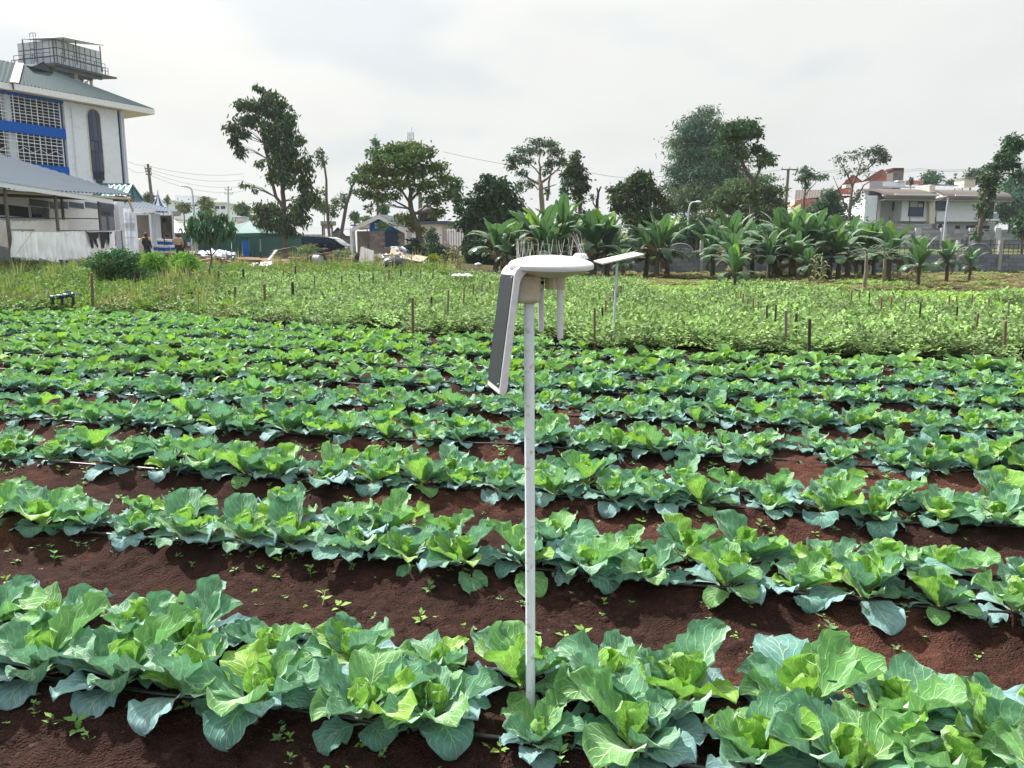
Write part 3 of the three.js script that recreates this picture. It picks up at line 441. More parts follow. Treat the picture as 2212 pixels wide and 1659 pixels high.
{ // fence stakes: [px, top, bottom, width] in the 2212-wide view
  const zA = zone(1300, 1100, 0.3418), zB = zone(2696, 1000, 0.3418);
  const list = [[197, 590, 656, 6], ...[[1480, 1345, 1490, 30], [1810, 1320, 1475, 26]].map((q) => ['l', R2(q[0], q[1]), R2(q[0], q[2]), q[3] * 0.1953]),
    ...[[165, 1320, 1465, 20], [480, 1335, 1450, 18], [755, 1315, 1440, 24], [975, 1315, 1390, 20], [1190, 1305, 1420, 14], [1325, 1285, 1400, 18], [660, 1515, 1660, 34], [990, 1485, 1660, 32], [1295, 1465, 1660, 34], [1540, 1385, 1570, 18]].map((q) => ['c', R3(q[0], q[1]), R3(q[0], q[2]), q[3] * 0.1953]),
    ...[[185, 1390, 1515, 18], [375, 1375, 1475, 14], [537, 1365, 1490, 16], [703, 1325, 1470, 18], [835, 1320, 1430, 18], [945, 1325, 1430, 14], [1062, 1310, 1430, 14], [1190, 1315, 1430, 14]].map((q) => ['m', R4(q[0], q[1]), R4(q[0], q[2]), q[3] * 0.1953]),
    ...[[550, 145, 315, 18], [670, 140, 220, 14], [777, 95, 245, 14], [875, 78, 200, 10], [937, 57, 155, 8], [990, 50, 125, 8], [1045, 40, 100, 10], [1707, 210, 385, 13], [1755, 208, 282, 14], [1774, 160, 278, 13], [1803, 140, 205, 8], [1827, 100, 180, 8], [1842, 85, 160, 7], [1857, 70, 130, 7], [1868, 68, 130, 6], [1882, 62, 122, 8]].map((q) => ['n', zA(q[0], q[1]), zA(q[0], q[2]), q[3] * 0.3418]),
    ...[[420, 260, 320, 8], [435, 275, 340, 7], [468, 305, 365, 9], [503, 305, 380, 8], [535, 325, 390, 8], [592, 355, 440, 9], [643, 350, 470, 9], [712, 385, 545, 19], [775, 405, 525, 19], [862, 440, 605, 22], [1125, 255, 340, 10], [1173, 253, 335, 9], [1232, 270, 345, 9], [1312, 300, 400, 11], [1375, 295, 390, 9], [1463, 325, 420, 11], [1562, 330, 425, 11], [1662, 362, 420, 12], [1787, 360, 470, 11], [1920, 400, 520, 17], [2093, 450, 570, 19], [1740, 285, 355, 9], [1790, 290, 350, 8], [1885, 280, 370, 12], [1992, 300, 395, 12], [2115, 325, 430, 13]].map((q) => ['r', zB(q[0], q[1]), zB(q[0], q[2]), q[3] * 0.3418])]
    .map((e) => typeof e[0] === 'string' ? [e[1][0], e[1][1], e[2][1], e[3]] : e);
  const q = rng(31), mats = [[M.woodGrey, 'grey'], [M.woodBlack, 'dark'], [M.woodRed, 'reddish-brown'], [M.wood, 'brown']];
  const pts = list.map(([x, y0, y1, w]) => { const b = ground(x, y1, 0.3), d = -b.z, top = at(x + (q() - 0.5) * 3, y0, d), px = F / d; return { x, y1, d, b: on(b.x, d, -0.05), top, r: clamp(w / px / 2, 0.018, 0.05), sx: x }; }).sort((a, b) => a.sx - b.sx);
  const name = (s, i) => { const z = s.d < 15.5 ? 'near' : s.d < 21 ? 'middle' : 'far'; return z; };
  const count = {}; pts.forEach((s, i) => { const z = name(s), n = count[z] = (count[z] ?? 0) + 1, m = mats[[488, 571, 507].some((x) => Math.abs(x - s.sx) < 3) ? 2 : Math.abs(s.sx - 631) < 4 || Math.abs(s.sx - 1750) < 4 ? 1 : Math.floor(q() * 4)];
    const o = thing('fence_stake', `${m[1]} wooden stake, ${ordinal(n)} from the left among the ${z} stakes in the potato field`, 'stake', s.b, 'stakes in the potato field');
    const mid = s.b.clone().lerp(s.top, 0.5).add(V((q() - 0.5) * s.r, 0, (q() - 0.5) * s.r)); part(o, 'stake', new MB().tube([s.b, mid, s.top], [s.r * 1.1, s.r, s.r * 0.9], 8), m[0]); o.children[0].name = 'shaft';
    part(o, 'cut_end', new MB().tube([s.top.clone(), s.top.clone().add(V(0, 0.012, 0))], [s.r * 0.88, s.r * 0.8], 8), m[0] === M.woodBlack ? M.wood : M.woodPale);
  });
}
// ---------------------------------------------------------------- building helpers
// an upright face through two points: pixels or metres along it (u), height (y), proud of it (off)
function facade(A, B, out) {
  const e = V(B.x - A.x, 0, B.z - A.z), len = e.length(); e.normalize();
  const n = V(e.z, 0, -e.x); if (n.dot(V(-A.x, 0, -A.z)) < 0) n.negate();
  const f = { e, n, len, p: (u, y, off = 0) => V(A.x + e.x * u + n.x * off, y, A.z + e.z * u + n.z * off),
    uy: (px, py, off = 0) => { const d = at(px, py, 1).sub(V(0, EYE, 0)), o = V(A.x, 0, A.z).addScaledVector(n, off), t = (o.x * n.x + o.z * n.z) / (d.x * n.x + d.z * n.z), q = d.multiplyScalar(t).add(V(0, EYE, 0)); return [(q.x - A.x) * e.x + (q.z - A.z) * e.z, q.y]; },
    P: (px, py, off = 0) => f.p(...f.uy(px, py, off), off),
    rect: (mb, u0, u1, y0, y1, off = 0, th = 0.1) => mb.obox(f.p(u0, y0, off - th), e.clone().multiplyScalar(u1 - u0), V(0, y1 - y0, 0), n.clone().multiplyScalar(th)),
    rx: (mb, a, b, off = 0, th = 0.1) => { const [u0, y1] = f.uy(a[0], a[1], off), [u1, y0] = f.uy(b[0], b[1], off); return f.rect(mb, u0, u1, y0, y1, off, th); } };
  return f;
}
function prism(mb, pts, vec) {                                        // a flat outline pushed along vec
  const n = pts[1].clone().sub(pts[0]).cross(pts[pts.length - 1].clone().sub(pts[0])).normalize(), nn = vec.clone().normalize(), s = (Math.abs(nn.y) > 0.9 ? V(1, 0, 0) : V(0, 1, 0)).cross(nn).normalize(), u = nn.clone().cross(s);
  const flat = pts.map((p) => new THREE.Vector2(p.dot(s), p.dot(u))), tri = THREE.ShapeUtils.triangulateShape(flat, []);
  for (const sh of [0, 1]) { const id = pts.map((p) => mb.v(sh ? p.clone().add(vec) : p, p.dot(s), p.dot(u))); for (const t of tri) sh ? mb.i.push(id[t[0]], id[t[1]], id[t[2]]) : mb.i.push(id[t[2]], id[t[1]], id[t[0]]); }
  pts.forEach((p, i) => { const q = pts[(i + 1) % pts.length]; mb.quad(p, q, q.clone().add(vec), p.clone().add(vec)); });
  return mb;
}
const px = (f, z, off) => (x, y) => f.P(...z(x, y), off);
function drape(f, z, c, off, amp, folds, seed, nu = 40, nv = 10) {    // hanging cloth: corners TL, TR, BR, BL in zone pixels
  const b = new MB(), rows = [], P = c.map(([x, y]) => f.P(...z(x, y), off));
  for (let j = 0; j <= nv; j++) { const row = []; for (let i = 0; i <= nu; i++) { const s = i / nu, t = j / nv, p = P[0].clone().lerp(P[1], s).lerp(P[3].clone().lerp(P[2], s), t); const w = 2.6 * amp * (0.35 + t) * (Math.sin(s * folds * 6.28 + seed + 1.5 * perlin.noise(s * 4, t * 1.5, seed)) + 0.8 * perlin.noise(s * folds * 1.3, t * 2, seed * 2)); p.addScaledVector(f.n, w); p.y += j === nv ? 0.16 * perlin.noise(s * 5, 0, seed) : j === 0 ? -0.03 * Math.abs(Math.sin(s * folds * 3.14)) : 0; row.push(b.v(p, s, t)); } rows.push(row); }
  for (let j = 0; j < nv; j++) for (let i = 0; i < nu; i++) b.i.push(rows[j][i], rows[j + 1][i], rows[j + 1][i + 1], rows[j][i], rows[j + 1][i + 1], rows[j][i + 1]);
  return b;
}
const groundUnder = (p, up = 0) => on(p.x, -p.z, up);

// ---------------------------------------------------------------- the blue and white building
{
  const f = facade(at(0, 300, 59.9), at(137, 300, 64.1)), Y = (x, y) => f.uy(...R1(x, y))[1], U = (x, y) => f.uy(...R1(x, y))[0];
  const o = thing('school_building', 'three-storey blue and white building with a grey hipped roof at the left edge', 'building', f.p(0, 0.8, 0));
  const uW = U(697, 880), uS = U(1290, 970), uC = U(1332, 1010), uE = U(1368, 1056), u0 = U(-420, 900), eave = f.uy(...R1(1705, 1045), 1.05)[1], fas = f.uy(...R1(1705, 985), 1.05)[1];
  const wall = part(o, 'wall', f.rect(f.rect(new MB(), uW, uS, 0.4, eave, 0, 9), uC, uE, 0.4, eave, 0, 9), M.white); part(o, 'wall', f.rect(new MB(), uS, uC, 0.4, eave, -0.25, 8.6), M.blueDark, 'dark glazed strip beside the white wall');
  part(o, 'interior', f.rect(new MB(), u0, uW, 0.4, eave, -1.6, 7), M.dark);  // solid dark box; the shade of the rooms is painted in its colour
  const yT = Y(690, 918), yA = Y(723, 1205), yB = Y(733, 1315), yC = Y(765, 1628);
  for (const [a, b] of [[yT, eave], [yB, yA], [yC - 1.4, yC]]) part(o, 'blue_band', f.rect(new MB(), u0, uW - 0.003, a, b, -0.02, 0.3), M.blue);
  part(o, 'lower_wall', f.rect(new MB(), u0, uW - 0.003, 0.4, yC - 1.402, -0.06, 0.3), M.white);
  const uj = uW - 0.35; part(o, 'jamb', f.rect(new MB(), uj, uW, yA, yT, -0.3, 1.4), M.blueDark); part(o, 'jamb', f.rect(new MB(), uj, uW, yC, yB, -0.3, 1.4), M.blueDark);
  for (const [x0, x1, y] of [[130, 200, 900], [183, 262, 1340]]) part(o, 'inner_column', f.rect(new MB(), U(x0, y) - 0.3, U(x1, y) - 0.3, y < 1000 ? yA : yC, y < 1000 ? yT : yB, -0.5, 0.4), M.white);
  for (const [a, b, trust] of [[yA, yT, 0], [yC, yB, 1]]) {
    const g = new THREE.Group(); g.name = 'window_grille'; o.add(g);
    for (let i = 0; i < 15; i++) { const u = uj - i * 0.44; part(g, 'grille_bar', f.rect(new MB(), u, u + (i % 4 === 0 ? 0.07 : 0.04), a, b, -0.08, 0.04), M.grille); }
    for (let j = 0; j < 8; j++) { if (trust && j === 3) continue; const y = a + (b - a) * (0.1 + j * 0.118); part(g, 'grille_bar', f.rect(new MB(), u0 + 0.1, uj, y, y + (j === 2 || j === 5 ? 0.06 : 0.035), -0.04, 0.035), M.grille); }
    if (trust) for (let i = 0; i < 12; i++) { const u = uj - i * 0.6, y = a + (b - a) * 0.37, h = (b - a) * 0.15; part(g, 'grille_bar', new MB().bar(f.p(u, y + (i % 2 ? h : 0), -0.035), f.p(u - 0.6, y + (i % 2 ? 0 : h), -0.035), 0.035), M.grille); }
  }
  { // tall arched window
    const ua = U(962, 1060), ub = U(1096, 1060), yt = Y(1022, 990), yb = f.uy(...R2(1080, 372))[1], r = (ub - ua) / 2, ys = yt - r * 1.1, g = new THREE.Group(), um = (ua + ub) / 2; g.name = 'arched_window'; o.add(g);
    const arc = (rad, n, x0 = -1, x1 = 1) => [...Array(n + 1)].map((_, i) => { const c = x0 + (x1 - x0) * i / n; return [um + c * rad, ys + Math.sqrt(Math.max(0, 1 - c * c)) * rad * 1.1]; });
    const foot = (rad) => [[um + rad, yb + 1.0], [um + rad * 0.45, yb - (rad - r) * 2], [um - rad * 0.45, yb - (rad - r) * 2], [um - rad, yb + 1.0]];
    part(g, 'frame', prism(new MB(), [...arc(r + 0.09, 16), ...foot(r + 0.09)].map(([u, y]) => f.p(u, y, 0.004)), f.n.clone().multiplyScalar(0.06)), M.cream);
    part(g, 'backing', prism(new MB(), [...arc(r, 16), ...foot(r)].map(([u, y]) => f.p(u, y, 0.066)), f.n.clone().multiplyScalar(0.02)), M.dark);
    const cuts = [-0.96, -0.32, 0.3, 0.96], rows = [[ys - 0.001, ys - 1.9], [ys - 1.96, ys - 2.75], [ys - 2.8, ys - 5.0], [ys - 5.05, yb + 1.0]], tones = [M.glassDark, mat(0.045, 0.065, 0.1, { rough: 0.15, map: null }), mat(0.028, 0.04, 0.075, { rough: 0.12, map: null })];
    cuts.slice(0, 3).forEach((c, k) => { const c1 = cuts[k + 1] - 0.045; part(g, 'pane', prism(new MB(), [...arc(r, 6, c, c1), [um + c1 * r, ys + 0.02], [um + c * r, ys + 0.02]].map(([u, y]) => f.p(u, y, 0.089)), f.n.clone().multiplyScalar(0.02)), tones[k]); rows.forEach(([a, b], j) => part(g, 'pane', f.rect(new MB(), um + c * r, um + c1 * r, b, a - 0.03, 0.109, 0.02), tones[(k + j) % 3])); });
  }
  for (const x of [790, 1352]) { const u = U(x, 1040); part(o, 'drain_pipe', new MB().tube([f.p(u, eave - 0.3, 0.08), f.p(u, 1.5, 0.08)], 0.055, 8), M.white); }
  // eaves, fascia and roof
  const uF = f.uy(...R1(152, 632), 1.05)[0], uR = f.uy(...R1(1707, 985), 1.05)[0];
  part(o, 'fascia', f.rect(new MB(), uF, uR, eave, fas, 1.05, 0.12), M.whiteClean); part(o, 'fascia', f.rect(new MB(), u0 - 1, uF - 0.01, eave, fas, 0.75, 0.12), M.whiteClean);
  part(o, 'soffit', f.rect(new MB(), u0 - 1, uR, eave + 0.05, eave + 0.12, 0.62, 10), M.cream); part(o, 'side_fascia', f.rect(new MB(), uR - 0.12, uR - 0.003, eave + 0.002, fas - 0.002, 0.92, 11), M.whiteClean);
  const [uA, yR] = f.uy(...R1(218, 490), -5.5), uX = f.uy(...R1(560, 540), -5.5)[0], a = f.p(uF, fas, 1.05), b = f.p(uR, fas, 1.05), c = f.p(uX, yR, -5.5), d = f.p(uA, yR, -5.5), bl = f.p(u0 - 6, fas, 0.75), dl = f.p(u0 - 6, yR, -5.5);
  part(o, 'roof', new MB().ribs(a, b, c, d, 0.28, 0.05), M.roofGreen); part(o, 'roof', new MB().ribs(bl, f.p(uF, fas, 0.75), d.clone().add(V(0, -0.02, 0)), dl, 0.28, 0.05), M.roofGreen); part(o, 'roof', new MB().ribs(b, f.p(uR, fas, -12), c, c, 0.28, 0.05), M.roofGreen); part(o, 'roof', new MB().ribs(f.p(uR, fas, -12), f.p(u0 - 6, fas, -12), dl, c, 0.4, 0.05), M.roofGreen);
  part(o, 'hip_cap', new MB().bar(a.clone().add(V(0, 0.06, 0)), d.clone().add(V(0, 0.08, 0)), 0.55, 0.07), M.cream);
  const g0 = R1(345, 515, 66), g1 = R1(480, 462, 67.5), g2 = R1(588, 572, 68.5), g3 = R1(235, 487, 68.5), g4 = R1(425, 485, 71); part(o, 'gablet', new MB().quad(g0, g1, g4, g3).quad(g1, g2, g2.clone().add(V(-1.5, 0, -2)), g4), M.roofGreen); part(o, 'gablet_end', new MB().quad(g0.clone().add(V(0, -0.06, 0)), g2.clone().add(V(0, -0.06, 0)), g1.clone().add(V(0, -0.12, 0)), g1.clone().add(V(-0.02, -0.12, 0))), M.dark);
}
// ---------------------------------------------------------------- water tank on its tower
{
  const c = R1(613, 215, 84), l = R1(190, 258, 85.6), r = R1(1106, 340, 88.8), yb = R1(610, 482, 84).y, yt = c.y, fl = facade(l, c), fr = facade(c, r);
  const o = thing('water_tank', 'pressed steel panel water tank on a steel tower behind the blue building', 'water tank', V(c.x, land(c.x, 90), c.z));
  const tankA = mat(0.58, 0.64, 0.7, { map: grime }), tankB = mat(0.5, 0.56, 0.62, { map: grime }), lw = fl.len, rw = fr.len, back = l.clone().add(r).sub(c), body = prism(new MB(), [c, r, back, l].map((p) => V(p.x, yb, p.z)), V(0, yt - yb, 0)); part(o, 'tank_body', body, M.steelDark);
  for (const [f, w, n] of [[fl, lw, 6], [fr, rw, 8]]) for (let i = 0; i < n; i++) for (let j = 0; j < 3; j++) { const s = w / n, h = (yt - yb) / 3, m = 0.055; part(o, 'panel', f.rect(new MB(), i * s + m, (i + 1) * s - m, yb + j * h + m, yb + (j + 1) * h - m, 0.06, 0.058), (i * 7 + j * 3) % 4 ? tankA : tankB); }
  const up = (yt - yb); const sheet = [R1(246, 214, 84.8), R1(705, 195, 83), R1(1148, 284, 87.6), R1(745, 177, 87)]; part(o, 'tank_cover', prism(new MB(), sheet, V(0, 0.08, 0)), M.galv);
  for (const [x, y0, d] of [[246, 216, 85], [577, 207, 83.9], [697, 197, 83.3], [832, 226, 84.6], [1103, 290, 87.6]]) { const p = R1(x, y0, d); part(o, 'cover_post', new MB().bar(p, V(p.x, yb, p.z), 0.09), M.steelDark); }
  const low = yb - 0.25; part(o, 'platform', prism(new MB(), [fl.p(-0.5, low, 0.6), fl.p(lw + 0.3, low, 0.8), fr.p(rw + 1.4, low, 0.6), V(back.x, low, back.z)], V(0, 0.18, 0)), M.steelDark);
  for (let i = 0; i < 5; i++) { const t = i / 4; part(o, 'beam', new MB().bar(fl.p(lw * t, low - 0.2, 0.3), fl.p(lw * t, low - 0.2, 0).addScaledVector(V(r.x - c.x, 0, r.z - c.z), 0.98), 0.22, 0.34), M.steelDark); }
  for (const [x, y, d] of [[665, 560, 86], [838, 598, 87], [1002, 632, 89], [948, 632, 91], [560, 520, 88]]) { const p = R1(x, y, d); part(o, 'tower_leg', new MB().bar(V(p.x, low, p.z), groundUnder(p), 0.24), M.galv); }
  part(o, 'brace', new MB().bar(R1(1000, 640, 89), R1(950, 700, 90), 0.1), M.galv); part(o, 'outlet_pipe', new MB().tube([R1(850, 640, 88), R1(880, 665, 88), R1(912, 690, 88.5), R1(912, 760, 88.5)], 0.09, 6), M.galv);
  const lad = new MB(); for (const x of [372, 398]) lad.bar(R1(x, 205, 84.3), R1(x + 12, 465, 84.3), 0.05); for (let i = 0; i < 14; i++) lad.bar(R1(373 + i, 215 + i * 18, 84.3), R1(399 + i, 215 + i * 18, 84.3), 0.04); for (const y of [145, 320, 395]) lad.tube([R1(330, y + 4, 83.9), R1(350, y - 5, 83.8), R1(388, y, 84), R1(392, y + 15, 84.3)], 0.03, 5); lad.bar(R1(325, 145, 84), R1(335, 230, 84), 0.04).bar(R1(362, 150, 83.8), R1(372, 225, 83.8), 0.04).bar(R1(390, 155, 84.3), R1(396, 230, 84.3), 0.04); part(o, 'ladder', lad, M.steelDark);
  const rail = new MB(); for (const [x, y, d] of [[1135, 520, 89.2], [1162, 526, 89.4], [1195, 535, 89.6]]) rail.bar(R1(x, y, d), R1(x, y + 75, d), 0.05); rail.bar(R1(1130, 520, 89.2), R1(1195, 535, 89.6), 0.05).bar(R1(1130, 555, 89.2), R1(1195, 570, 89.6), 0.05); for (const [x, y] of [[127, 448], [165, 443], [205, 440]]) rail.bar(R1(x, y, 85.9), R1(x, y + 45, 85.9), 0.05); rail.bar(R1(125, 448, 85.9), R1(212, 438, 85.9), 0.05); for (const [f, w] of [[fl, lw], [fr, rw]]) { rail.bar(f.p(0, yb + 1.0, 0.6), f.p(w, yb + 1.0, 0.6), 0.05).bar(f.p(0, yb + 0.55, 0.6), f.p(w, yb + 0.55, 0.6), 0.04); for (let u = 0; u < w; u += 1.3) rail.bar(f.p(u, yb - 0.1, 0.6), f.p(u, yb + 1.0, 0.6), 0.04); } part(o, 'railing', rail, M.steelDark);
}
// ---------------------------------------------------------------- low shed with veranda
const shedF = facade(R2(55, 1290, 33.5), R2(1250, 1060, 43.8));
{
  const f = shedF, Er = R2(1470, 508, 45.5), El = R2(-300, 414, 34.2), Hh = R2(-2545, -708, 38), o = thing('veranda_shed', 'long white shed with a ribbed metal roof and a veranda behind the laundry', 'shed', groundUnder(f.p(4, 0, -2)));
  const W = -2.3, b = -2.2, U = (x, y, off = W) => f.uy(...R2(x, y), off)[0], Y = (x, y, off = W) => f.uy(...R2(x, y), off)[1];
  part(o, 'roof', new MB().ribs(El, Er, Er.clone().add(V(-0.02, 0.02, 0)), Hh, 0.3, 0.09), M.roofPale); part(o, 'gutter', new MB().tube([El.clone().add(V(0, -0.12, 0)), El.clone().lerp(Er, 0.5).add(V(0, -0.14, 0)), Er.clone().add(V(-0.2, -0.14, 0))], 0.075, 8), M.cream);
  part(o, 'roof_edge', new MB().bar(El.clone().add(V(-0.15, -0.25, 0)), Er.clone().add(V(-0.3, -0.24, -0.2)), 0.1, 0.16), M.woodBlack);
  const ft = f.uy(...R2(1250, 548), 0.35)[1], fb = f.uy(...R2(1250, 594), 0.35)[1], uR = f.uy(...R2(1250, 560), 0.35)[0], uL = f.uy(...R2(-250, 520), 0.35)[0];
  part(o, 'veranda_fascia', f.rect(new MB(), uL, uR, fb, ft, 0.35, 0.05), M.white); part(o, 'veranda_roof', new MB().quad(f.p(uL, ft, 0.38), f.p(uR, ft, 0.38), f.p(uR, ft + 0.35, W), f.p(uL, ft + 0.35, W)), M.roofSteel);
  const y0 = 0.75, uE = U(1320, 800), top = ft + 0.1; part(o, 'wall', f.rect(new MB(), uL, uE, y0, top, W, 6), M.white); part(o, 'floor', f.rect(new MB(), uL, uE + 0.3, 0.4, y0 + 0.16, 0.1, 2.6), M.concrete);
  for (const [x, off, m] of [[62, 0, M.woodGrey], [612, 0, M.woodGrey], [682, -1.4, M.woodGrey], [1088, 0, M.woodGrey]]) { const u = f.uy(...R2(x, 570), off)[0]; part(o, 'post', new MB().tube([f.p(u, fb + 0.1, off), f.p(u + 0.02, 2, off), groundUnder(f.p(u, 0, off), -0.1)], [0.075, 0.08, 0.085], 8), m); }
  part(o, 'corner_column', f.rect(new MB(), U(1268, 700), U(1320, 700), y0, top + 0.3, W + 0.25, 0.24), M.white);
  part(o, 'dark_opening_panel', f.rx(new MB(), R2(-250, 568), R2(322, 748), W + 0.02, 0.016), M.woodBlack); part(o, 'opening_frame', f.rx(new MB(), R2(322, 555), R2(345, 755), W + 0.05, 0.045), M.cream);  // flat dark panel in place of a recess, its shade put into the colour
  for (let i = 0; i < 6; i++) part(o, 'louvre_slat', f.rx(new MB(), R2(334, 558 + i * 11), R2(538, 566 + i * 11), W + 0.06, 0.05), M.steelDark);
  const win = new THREE.Group(); win.name = 'window'; o.add(win); part(win, 'frame', f.rx(new MB(), R2(345, 625), R2(548, 765), W + 0.03, 0.026), M.steelDark); part(win, 'pane', f.rx(new MB(), R2(356, 636), R2(462, 700), W + 0.05, 0.02), mat(0.2, 0.21, 0.2, { rough: 0.2, map: null })); part(win, 'pane', f.rx(new MB(), R2(356, 706), R2(462, 760), W + 0.05, 0.02), M.glassDark); part(win, 'open_leaf', new MB().quad(...[R2(478, 634), R2(545, 648), R2(545, 740), R2(478, 760)].map((q, i) => f.P(q[0], q[1], W + (i % 3 ? 0.5 : 0.07)))), M.greyWall);
  for (const [a, c] of [[552, 600], [622, 676], [704, 756], [766, 930], [942, 1078]]) part(o, 'clerestory_pane', f.rx(new MB(), R2(a, 570), R2(c, 652), W + 0.03, 0.026), M.glassDark);
  const door = new THREE.Group(); door.name = 'door'; o.add(door); part(door, 'door_frame', f.rx(new MB(), R2(1108, 585), R2(1288, 1060), W + 0.028, 0.024), M.steelDark); for (let i = 0; i < 5; i++) part(door, 'louvre_slat', f.rx(new MB(), R2(1114, 592 + i * 12), R2(1262, 601 + i * 12), W + 0.07, 0.036), M.steelDark); part(door, 'pane', f.rx(new MB(), R2(1116, 670), R2(1226, 724), W + 0.05, 0.02), M.dark); part(door, 'door_leaf', f.rx(new MB(), R2(1118, 732), R2(1196, 1055), W + 0.05, 0.02), mat(0.2, 0.23, 0.29, { map: grime })); part(door, 'door_leaf', f.rx(new MB(), R2(1200, 732), R2(1282, 1055), W + 0.05, 0.02), mat(0.19, 0.22, 0.28, { map: grime }));
  part(o, 'downpipe', new MB().tube([R2(1415, 520, 45.4), R2(1420, 555, 45.4), R2(1462, 650, 46.5), R2(1470, 690, 46.5)], 0.06, 7), M.cream); part(o, 'bracket', new MB().bar(R2(1290, 530, 44.5), R2(1448, 548, 46), 0.22, 0.28), M.woodGrey);
  tag(mesh('rail_pipe', new MB().tube([f.P(...R2(-250, 742), -0.12), f.P(...R2(400, 752), -0.12), f.P(...R2(1088, 760), -0.12)], 0.03, 6).geo(), M.black), 'dark rail running between the veranda posts above the cream sheets', 'rail');
  // laundry
  const line = (name, x0, y0l, x1, y1l, off, label) => { const p = f.P(...R2(x0, y0l), off), q = f.P(...R2(x1, y1l), off); tag(mesh(name, new MB().tube([p, p.clone().lerp(q, 0.5).add(V(0, -0.06, 0)), q], 0.012, 5).geo(), M.galv), label, 'clothes line'); };
  line('clothes_line', 120, 890, 1330, 893, 0.5, 'clothes line carrying the white sheets and black trousers'); line('clothes_line', -250, 768, 740, 770, -0.5, 'clothes line under the veranda carrying the cream sheets');
  const sheet = (c, off, amp, folds, seed, m, label, cat = 'sheet') => { const d = drape(f, R2, c, off, amp, folds, seed); const k = tag(mesh(cat === 'sheet' ? 'hanging_sheet' : 'cloth', d.geo(), m), label, cat); k.geometry.computeVertexNormals(); return k; };
  sheet([[-240, 770], [115, 772], [112, 1075], [-240, 1055]], -0.5, 0.04, 6, 1, M.clothCream, 'cream sheet hanging at the left edge under the veranda'); sheet([[108, 782], [742, 770], [745, 1010], [105, 1040]], -0.5, 0.035, 11, 2, M.clothCream, 'wide cream sheet hanging behind the white laundry');
  sheet([[135, 893], [372, 898], [345, 1222], [140, 1172]], 0.5, 0.05, 5, 3, M.cloth, 'white sheet hanging beside the dark veranda post'); sheet([[350, 899], [625, 903], [640, 1240], [345, 1195]], 0.53, 0.04, 4, 4, M.cloth, 'smooth white sheet, longest on the front clothes line'); sheet([[612, 905], [868, 893], [868, 1195], [625, 1215]], 0.5, 0.06, 5, 5, M.cloth, 'white sheet with grey print in the middle of the line'); sheet([[855, 893], [1275, 895], [1278, 1150], [850, 1195]], 0.47, 0.05, 8, 6, M.cloth, 'white sheet hanging behind the black trousers');
  { const g = thing('sheet_print', 'small grey printed lettering patch on the middle white sheet', 'print', f.P(...R2(740, 940), 0.62)); for (const [a, bb] of [[[715, 925], [762, 934]], [[728, 943], [752, 952]]]) part(g, 'print_line', f.rx(new MB(), R2(...a), R2(...bb), 0.62, 0.01), M.galv); }
  const T = [[[[940, 893], [975, 910], [1085, 908], [1083, 960], [1060, 990], [1083, 1073], [1072, 1080], [1034, 990], [1020, 975], [1029, 1085], [1010, 1089], [985, 965]], 'black trousers on the line, left pair with spread legs'], [[[1090, 905], [1216, 905], [1219, 1020], [1206, 1048], [1190, 1040], [1184, 988], [1166, 985], [1145, 1085], [1125, 1090], [1110, 1000], [1100, 940]], 'black trousers on the line, right pair with one leg folded up']];
  for (const [pts, label] of T) tag(mesh('trousers', prism(new MB(), pts.map(([x, y]) => f.P(...R2(x, y), 0.6)), f.n.clone().multiplyScalar(0.03)).geo(), M.clothBlack), label, 'trousers', 'black trousers on the clothes line');
  tag(mesh('white_cloth', drape(f, R2, [[1208, 896], [1248, 896], [1255, 1060], [1212, 1060]], 0.68, 0.02, 2, 9, 10, 6).geo(), M.cloth), 'narrow white cloth with a blue crest beside the black trousers', 'cloth'); tag(mesh('crest', f.rx(new MB(), R2(1218, 903), R2(1240, 924), 0.74, 0.01).geo(), M.blue), 'small blue crest printed on the narrow white cloth', 'print');
  const g = thing('line_prop', 'weathered wooden arm and strut fixed to the veranda post holding the line', 'clothes line prop', groundUnder(f.p(0.3, 0, 0.3))); part(g, 'arm', new MB().tube([f.P(...R2(112, 886), 0.1), f.P(...R2(378, 886), 0.55)], 0.035, 7), M.woodGrey); part(g, 'strut', new MB().tube([f.P(...R2(130, 1035), 0.1), f.P(...R2(250, 893), 0.4)], 0.035, 7), M.woodGrey); part(g, 'rope', new MB().tube([f.P(...R2(368, 890), 0.58), f.P(...R2(160, 1180), 0.7)], 0.012, 5), M.woodPale);
  const pb = thing('wood_bar', 'grey wooden bar holding the far end of the clothes line', 'clothes line prop', groundUnder(f.P(...R2(1000, 1100), 0.3))); part(pb, 'bar', new MB().tube([f.P(...R2(655, 890), 0.35), f.P(...R2(1362, 893), 0.35)], 0.03, 6), M.woodGrey); part(pb, 'post', new MB().tube([f.P(...R2(1340, 893), 0.35), groundUnder(f.P(...R2(1355, 1060), 0.35))], 0.035, 6), M.woodGrey);
}
